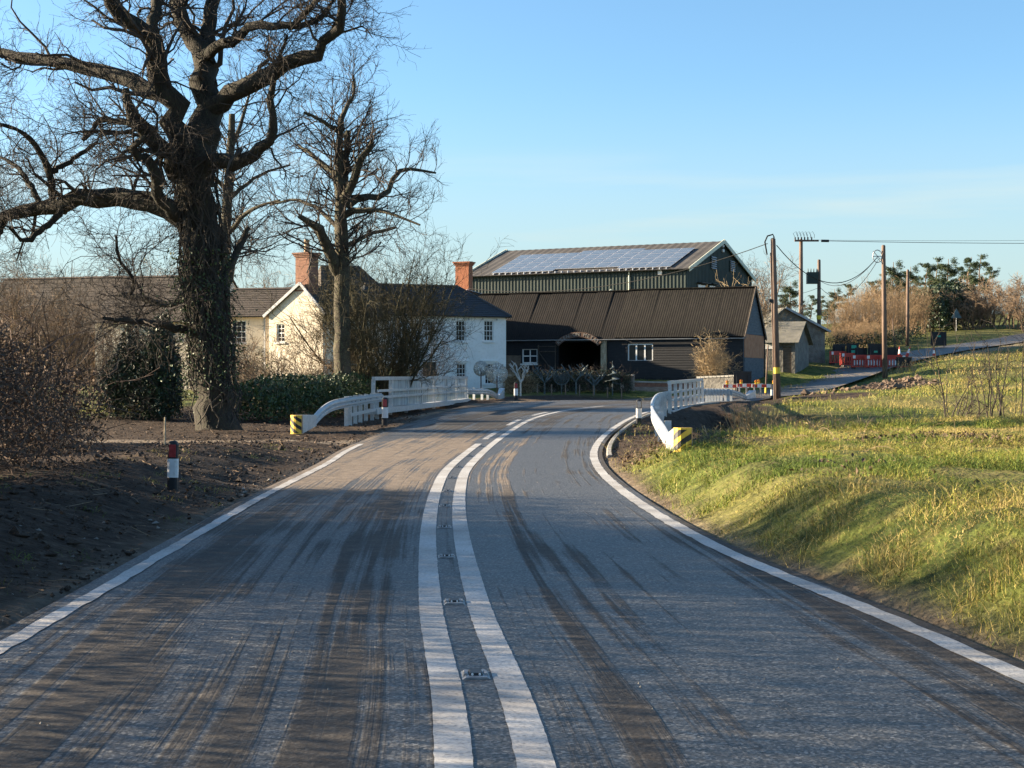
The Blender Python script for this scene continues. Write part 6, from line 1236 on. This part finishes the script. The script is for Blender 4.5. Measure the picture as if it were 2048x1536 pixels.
protos = [pine_proto(1, 11, .06), pine_proto(2, 12.5, .14), pine_proto(3, 10, .02)]
pines = [(1955, 506, 215), (1925, 512, 220), (1895, 514, 214), (1868, 512, 222), (1843, 522, 212), (1785, 520, 205), (1760, 545, 200), (1735, 560, 205), (1668, 575, 190), (1640, 590, 195), (1617, 588, 185), (1580, 560, 175), (1565, 575, 180), (1690, 565, 200), (1820, 530, 218), (1655, 600, 180), (1912, 530, 230), (1940, 540, 225), (1880, 545, 228), (1855, 550, 230), (1800, 545, 210), (1602, 600, 190), (1970, 530, 235)]
used = [0, 0, 0]; nm = ['pine with lit clumped crown on the hill skyline, {} from the crossing lane', 'x']
for i, (u, vt, Y) in enumerate(pines):
    k = i % 3; o = protos[k] if not used[k] else copy_tree(protos[k]); used[k] = 1; x = PX(u, Y); z = gz(x, Y); o.location = (x, Y, z); H_ = PZ(vt, Y) - z; s_ = H_ / (11, 12.5, 10)[k]; o.scale = (s_, s_, s_); o.rotation_euler = (0, 0, rng.uniform(-.5, .5))
    tag(o, 'tall leaning pine in the row on the hill skyline above the hawthorns' if i < 5 or i in (14, 16, 17, 18, 19, 20, 22) else ('dark pine behind the bare thicket' if i in (5, 6, 7, 13) else 'dark pine behind the stone outbuilding and poles'), 'tree', 'pines on the hillside')
th1 = stems_shrub('thicket_tree', (0, 0), 26, 9, .22, 't', M['twig_willow'], .06, 8, 5, .2, n3=0, rmin=.015, base=1.8, cat='tree'); th1.location = (0, 0, 0)
first = True
for i, (u, Y, s_) in enumerate(((1690, 152, .46), (1715, 158, .56), (1740, 156, .6), (1765, 162, .6), (1790, 160, .56), (1812, 166, .56), (1835, 170, .52), (1855, 176, .45), (1672, 148, .4), (1728, 150, .55), (1780, 152, .52))):
    o = th1 if first else copy_tree(th1); first = False; x = PX(u, Y); o.location = (x, Y, gz(x, Y)); o.scale = (s_ * 1.1, s_ * 1.1, s_); o.rotation_euler = (0, 0, rng.uniform(0, 6.28)); tag(o, 'bare orange-brown willow in the dense thicket behind the roadworks', 'tree', 'willow thicket behind the roadworks')
for u, Y, s_, lb in ((1680, 140, .22, 'low russet bush beside the dark red barriers'), (1712, 142, .28, 'russet bush behind the tall black sign'), (1750, 143, .25, 'russet bush behind the square black sign')):
    o = copy_tree(th1); x = PX(u, Y); o.location = (x, Y, gz(x, Y)); o.scale = (s_ * 2.0, s_ * 2.0, s_); o.name = 'russet_bush'; tag(o, lb, 'shrub', 'russet bushes at the foot of the thicket')
hw0 = None
for u, Y, h, lb in ((1945, 175, 4.6, 'rounded lit hawthorn at the left of the hilltop group'), (1985, 180, 5.8, 'tallest lit hawthorn of the hilltop group'), (2030, 172, 4.8, 'spreading hawthorn at the end of the hilltop group'), (2065, 168, 5, 'hawthorn beyond the end of the hilltop group')):
    x = PX(u, Y)
    if hw0 is None: hw0 = o = stems_shrub('hawthorn', (x, Y), 12, 5, .6, lb, M['twig_warm'], .11, 9, 7, .1, n3=3, rmin=.017, base=1.0, cat='tree', group='hawthorns on the hilltop')
    else: o = copy_tree(hw0)
    o.location = (x, Y, gz(x, Y)); o.scale = (h / 5 * rng.uniform(.9, 1.2), h / 5, h / 5); o.rotation_euler = (0, 0, rng.uniform(0, 6.28)); tag(o, lb, 'tree', 'hawthorns on the hilltop')
leafy_hedge('dark_hedge', [(PX(1838, 174), 174), (PX(1870, 178), 178), (PX(1905, 180), 180), (PX(1935, 184), 184)], 3.0, [4.2, 5.2, 5.2, 3.6], 500, 12000, M['leaf_dark'], M['twig'], .18, 'dark shaded evergreen hedge below the skyline pines', ragged=.2)
leafy_hedge('dark_hedge', [(PX(1660, 138), 138), (PX(1740, 140), 140), (PX(1830, 150), 150)], 1.4, [1.3, 1.3, 1.6], 500, 3000, M['leaf_dark'], M['twig'], .09, 'low dark hedge behind the roadworks signs', ragged=.3)
stems_shrub('bare_tree', (PX(1537, 118), 118), 10, 5.6, .35, 'pale bare tree between the barn gable and the thick pole', M['twig_warm'], .07, 8, 6, .2, n3=3, rmin=.012, base=.4, cat='tree')
stems_shrub('bare_tree', (PX(1520, 150), 150), 9, 8.5, .3, 'thin bare tree rising behind the green shed gable', M['twig_warm'], .09, 8, 6, .2, n3=3, rmin=.013, base=.4, cat='tree')
stems_shrub('bare_tree', (PX(1480, 117), 117), 16, 6.6, .12, 'pale tufted stems showing over the barn ridge before the shed gable', M['straw'], .05, 4, 3, .25, n3=0, rmin=.015, base=1.3, cat='tree')
stems_shrub('mossy_shrub', (PX(1545, 111.5), 111.5), 10, 3.6, .4, 'ivy-grown shrub in front of the low stone store', M['twig_moss'], .05, 8, 6, .15, n3=2, rmin=.01, base=.4)
dt0 = None
for u, Y, h in ((-60, 190, 12), (60, 200, 11), (160, 180, 10), (260, 210, 12), (360, 190, 11), (520, 200, 11), (800, 210, 9), (860, 220, 9)):
    x = PX(u, Y); lb = 'faint bare tree far behind the farmhouse roofs'
    if dt0 is None: dt0 = o = stems_shrub('distant_tree', (x, Y), 8, 11, .45, lb, M['twig_warm'], .14, 8, 6, .15, n3=3, rmin=.018, base=.5, cat='tree', group='bare trees far behind the farmhouse')
    else: o = copy_tree(dt0)
    o.location = (x, Y, gz(x, Y)); o.scale = (h / 11,) * 3; o.rotation_euler = (0, 0, rng.uniform(0, 6.28)); tag(o, lb, 'tree', 'bare trees far behind the farmhouse')
# ------------------------------------------------------------------ grass, clods, pebbles, litter (uncountable)
def blades(x, y, z, h, w, col, lean=.45, name='grass', label=None):
    n_ = len(x); a = rng.uniform(0, 2 * np.pi, n_); la = rng.uniform(0, 2 * np.pi, n_); ll = np.abs(rng.normal(size=n_)) * lean
    B = np.c_[x, y, z - .015]; wv = np.c_[np.cos(a) * w / 2, np.sin(a) * w / 2, np.zeros(n_)]; ld_ = np.c_[np.cos(la) * ll, np.sin(la) * ll, np.ones(n_)]
    Mi = B + ld_ * (h * .55)[:, None]; T = Mi + (ld_ * np.array([[1.7, 1.7, .62]])) * (h * .55)[:, None]; T[:, 2] = np.maximum(T[:, 2], B[:, 2] + .01)
    V = np.stack([B - wv, B + wv, Mi - wv * .7, Mi + wv * .7, T], 1).reshape(-1, 3); i = np.arange(n_)[:, None] * 5
    F = np.concatenate([i + np.array([[0, 1, 3]]), i + np.array([[2, 3, 4]])])
    cc = np.repeat(col, 5, 0); o = np_mesh(name, V, F, M['blade'], None, colors=cc); return tag(o, label, 'grass', kind='stuff')
GREEN, YEL, STRAW, DARK = np.array([.115, .17, .026]), np.array([.33, .31, .055]), np.array([.48, .35, .14]), np.array([.035, .06, .014])
def grass_col(x, y, bias=0.0):
    n_ = len(x); s_ = .5 + (fbm(x, y, 2.6, 77) - .5) * 1.35 + rng.normal(size=n_) * .17 + bias + .05; s2 = fbm(x, y, .9, 13) + rng.normal(size=n_) * .12
    c = GREEN + (YEL - GREEN) * sstep(.3, .6, s_)[:, None]; c = c + (STRAW - c) * (sstep(.58, .8, s_) * .85)[:, None]; c = c + (DARK - c) * (sstep(.58, .75, s2) * .7)[:, None]
    return c * rng.uniform(.75, 1.25, n_)[:, None]
def scatter(n_, x0, x1, y0, y1, pw=0.0):
    x = rng.uniform(x0, x1, n_); t = rng.random(n_); y = (y0 ** (1 - pw) + t * (y1 ** (1 - pw) - y0 ** (1 - pw))) ** (1 / (1 - pw)) if pw else y0 + t * (y1 - y0); return x, y
# right bank, near
x, y = scatter(880000, 1.7, 21, 3.5, 47, .6); k = (x < .44 * y + 3.0) & ((x < .36 * y + 1.2) | (rng.random(len(x)) < .55)); x, y = x[k], y[k]; z, d, s, stm = ground(x, y, full=True); sm_, tm_, _ = masks(x, y, d, stm)
keep = (d > .16 + .12 * rng.random(len(x))) & (rng.random(len(x)) > sm_ * .97) & (rng.random(len(x)) < (.35 + .65 * sstep(.25, .55, fbm(x, y, .5, 55)))) & (stm > 2.0)
x, y, z, d = x[keep], y[keep], z[keep], d[keep]; tuft = sstep(.35, .75, fbm(x, y, .7, 91))
h = (.025 + .05 * tuft + .10 * tuft ** 3) * rng.uniform(.6, 1.4, len(x)) * (1 + .3 * sstep(25, 40, y)); blades(x, y, z, h, (.0035 + .00035 * y) * rng.uniform(.7, 1.3, len(x)), grass_col(x, y, .05 - .05 * sstep(2, 4, d) + .10 * (d < 1.0)), 1.0, 'bank_grass', 'shaggy green and straw grass on the right-hand bank')
# far right field
x, y = scatter(150000, 6, 62, 46, 125, .5); k = (x < .40 * y + 3) & (x > .08 * y); x, y = x[k], y[k]; z, d, s, stm = ground(x, y, full=True); sm_, tm_, _ = masks(x, y, d, stm)
keep = (d > .6) & (rng.random(len(x)) > sm_) & (rng.random(len(x)) > tm_ * .7) & (rng.random(len(x)) < (.2 + .8 * sstep(.3, .6, fbm(x, y, 1.8, 66)))); x, y, z = x[keep], y[keep], z[keep]
tuft = sstep(.35, .7, fbm(x, y, 2.2, 92)); blades(x, y, z, (.10 + .22 * tuft) * rng.uniform(.6, 1.4, len(x)), .022 * rng.uniform(.7, 1.4, len(x)) * (y / 60), grass_col(x, y, .06), 1.0, 'field_grass', 'tussocky lit grass on the field beyond the ditch')
# left: garden side, behind the track, and by the outbuildings
xs1, ys1 = scatter(36000, -16, -4, 30, 62, .3); xs2, ys2 = scatter(14000, 4, 24, 91, 118); x, y = np.r_[xs1, xs2], np.r_[ys1, ys2]; z, d, s, stm = ground(x, y, full=True); sm_, tm_, _ = masks(x, y, d, stm)
keep = (np.abs(d) > .5) & (d < 0) & (rng.random(len(x)) > sm_) & (rng.random(len(x)) > tm_); x, y, z = x[keep], y[keep], z[keep]; blades(x, y, z, rng.uniform(.06, .18, len(x)), .012 * rng.uniform(.7, 1.3, len(x)) * (1 + y / 90), grass_col(x, y, -.12), .5, 'verge_grass', 'dull green grass on the left verge and below the stone outbuilding')
# weeds on the left soil bank
cx_, cy_ = scatter(46, -6.2, -3.5, 9, 34); x = np.concatenate([q + rng.normal(size=34) * .09 for q in cx_]); y = np.concatenate([q + rng.normal(size=34) * .12 for q in cy_]); z, d, s, stm = ground(x, y, full=True); keep = (d < -.25); x, y, z = x[keep], y[keep], z[keep]
blades(x, y, z, rng.uniform(.03, .09, len(x)), np.full(len(x), .008), grass_col(x, y, -.1), .7, 'weed_tufts', 'small green weed tufts scattered over the dark soil bank')
# soil clods
def lumps(x, y, size, m, name, label, cat, squash=.7, sink=.3):
    n_ = len(x); z = ground(x, y); oc = np.array([(1, 0, 0), (0, 1, 0), (-1, 0, 0), (0, -1, 0), (0, 0, 1), (0, 0, -1)], float); V = oc[None] * (1 + rng.normal(size=(n_, 6, 1)) * .25) + rng.normal(size=(n_, 6, 3)) * .2; V[:, :, 2] *= squash
    a = rng.uniform(0, 6.28, n_); ca_, sa_ = np.cos(a), np.sin(a); X_ = V[:, :, 0] * ca_[:, None] - V[:, :, 1] * sa_[:, None]; Y__ = V[:, :, 0] * sa_[:, None] + V[:, :, 1] * ca_[:, None]; V[:, :, 0], V[:, :, 1] = X_, Y__
    V = V * size[:, None, None] + np.c_[x, y, z + size * sink][:, None, :]; f = np.array([(0, 1, 4), (1, 2, 4), (2, 3, 4), (3, 0, 4), (1, 0, 5), (2, 1, 5), (3, 2, 5), (0, 3, 5)]); F = (np.arange(n_)[:, None, None] * 6 + f[None]).reshape(-1, 3)
    return tag(np_mesh(name, V.reshape(-1, 3), F, m, None), label, cat, kind='stuff')
x, y = scatter(13000, -8, -3, 7, 40, .5); _, d, _, _ = ground(x, y, full=True); k = (d < -.2) & (fbm(x, y, 1.2, 8) > .42); x, y = x[k], y[k]
x2, y2 = scatter(5000, 1.5, 7, 25, 60); _, d2, _, st2_ = ground(x2, y2, full=True); s2_ = masks(x2, y2, d2, st2_)[0]; k = (d2 > .35) & (s2_ > .5); x, y = np.r_[x, x2[k]], np.r_[y, y2[k]]
lumps(x, y, rng.exponential(.009, len(x)) + .005, M['clod'], 'soil_clods', 'crumbly dark soil clods on the freshly graded verges', 'soil')
x2, y2 = scatter(1500, 16, 27, 84, 100); _, d2, _, st2_ = ground(x2, y2, full=True); s2_ = masks(x2, y2, d2, st2_)[0]; k = (d2 > .5) & (s2_ > .5); lumps(x2[k], y2[k], rng.exponential(.05, k.sum()) + .03, M['dug'], 'brown_clods', 'pale clods on the dug ground beside the lane', 'soil')
x, y = scatter(420, -5.2, -3.25, 8, 30); _, d, _, _ = ground(x, y, full=True); k = (d < -.05) & (rng.random(len(x)) < np.exp(d * 1.2)); lumps(x[k], y[k], rng.exponential(.008, k.sum()) + .005, M['pebble'], 'pebbles', 'pale pebbles along the left road edge', 'pebbles')
# road litter: grit and clods of mud dropped on the asphalt
x, y = scatter(500, -3.0, 2.6, 7, 34, .5); zz = zr(y) + .012; n_ = len(x); sz = np.minimum(rng.exponential(.003, n_) + .002, .009)
oc = np.array([(1, 0, 0), (0, 1, 0), (-1, 0, 0), (0, -1, 0), (0, 0, 1)], float); V = oc[None] * (1 + rng.normal(size=(n_, 5, 1)) * .25) * sz[:, None, None]; V = V + np.c_[x, y, zz][:, None, :]; F = (np.arange(n_)[:, None, None] * 5 + np.array([(0, 1, 4), (1, 2, 4), (2, 3, 4), (3, 0, 4)])[None]).reshape(-1, 3); tag(np_mesh('road_grit', V.reshape(-1, 3), F, M['pebble'], None), 'grit and crumbs of mud scattered over the asphalt', 'grit', kind='stuff')
# dead dock leaves and brambles on the bank
cx_, cy_ = [], []
for (u, Y, n_) in ((1760, 27, 260), (1850, 28.5, 300), (1960, 28, 380), (2040, 26, 260), (1250, 27.6, 160), (1290, 26.3, 160), (1700, 17.5, 60), (1900, 30, 200)):
    cx_.append(PX(u, Y) + rng.normal(size=n_) * .45); cy_.append(Y + rng.normal(size=n_) * .8)
x, y = np.concatenate(cx_), np.concatenate(cy_); z, d, _, _ = ground(x, y, full=True); k = d > .35; x, y, z = x[k], y[k], z[k]; V, F = leaves(np.c_[x, y, z + rng.uniform(.02, .12, len(x))], .035, flat=.8); tag(np_mesh('dead_dock_leaves', V, F, M['dead_leaf'], None), 'brown dead dock leaves matted in the bank grass', 'leaves', kind='stuff')
n_ = 40; x, y = PX(rng.uniform(1600, 2060, n_), rng.uniform(22, 31, n_)), rng.uniform(20, 31, n_); z, d, _, _ = ground(x, y, full=True); k = d > 1; x, y, z = x[k], y[k], z[k]; n_ = len(x); Pn = np.empty((n_, 7, 3)); Pn[:, 0] = np.c_[x, y, z - .03]; D = unit(np.c_[rng.normal(size=(n_, 2)), np.full(n_, 1.0)])
for q in range(1, 7): Pn[:, q] = Pn[:, q - 1] + D * .13; D = unit(D + rng.normal(size=(n_, 3)) * .12 - np.array([[0, 0, .32]]))
tag(np_mesh('bramble_stems', *tubes(Pn, np.full((n_, 7), .004), 3), M['twig_warm'], None), 'arching bramble stems lying over the bank grass', 'brambles', kind='stuff')

# fallen leaves and twigs on the left verge
x, y = scatter(5000, -13, -3.2, 9, 60, .4); z, d, _, _ = ground(x, y, full=True); k = (d < -.15) & (fbm(x, y, 1.5, 18) > .38); x, y, z = x[k], y[k], z[k]; V, F = leaves(np.c_[x, y, z + .012], .022 + .0006 * y, flat=2.5); tag(np_mesh('leaf_litter', V, F, M['dead_leaf'], None), 'brown fallen leaves scattered over the soil verge under the oak', 'leaves', kind='stuff')
n_ = 500; x, y = scatter(n_, -9, -3.4, 9, 46, .3); z, d, _, _ = ground(x, y, full=True); k = d < -.2; x, y, z = x[k], y[k], z[k]; n_ = len(x); Pn = np.empty((n_, 4, 3)); Pn[:, 0] = np.c_[x, y, z + .01]; D = unit(np.c_[rng.normal(size=(n_, 2)), rng.normal(size=n_) * .12])
for q in range(1, 4): Pn[:, q] = Pn[:, q - 1] + D * rng.uniform(.04, .14, (n_, 1)); D = unit(D + rng.normal(size=(n_, 3)) * .2 * np.array([[1, 1, .3]]))
tag(np_mesh('fallen_twigs', *tubes(Pn, np.full((n_, 4), .004), 3), M['twig_warm'], None), 'fallen twigs lying on the soil verge', 'twigs', kind='stuff')

x, y = scatter(70000, 1.7, 21, 3.5, 44, .6); k = x < .44 * y + 3.0; x, y = x[k], y[k]; z, d, s, stm = ground(x, y, full=True); sm_, tm_, _ = masks(x, y, d, stm); keep = (d > .1) & (rng.random(len(x)) > sm_ * .6) & (fbm(x, y, 1.3, 64) > .45) & (stm > 2.0); x, y, z, d = x[keep], y[keep], z[keep], d[keep]
blades(x, y, z + .01, rng.uniform(.04, .11, len(x)), (.003 + .0003 * y) * rng.uniform(.6, 1.1, len(x)), (STRAW * .75)[None] * rng.uniform(.4, 1.2, len(x))[:, None], 1.3, 'flattened_straw', 'flattened dead straw lying through the bank grass')
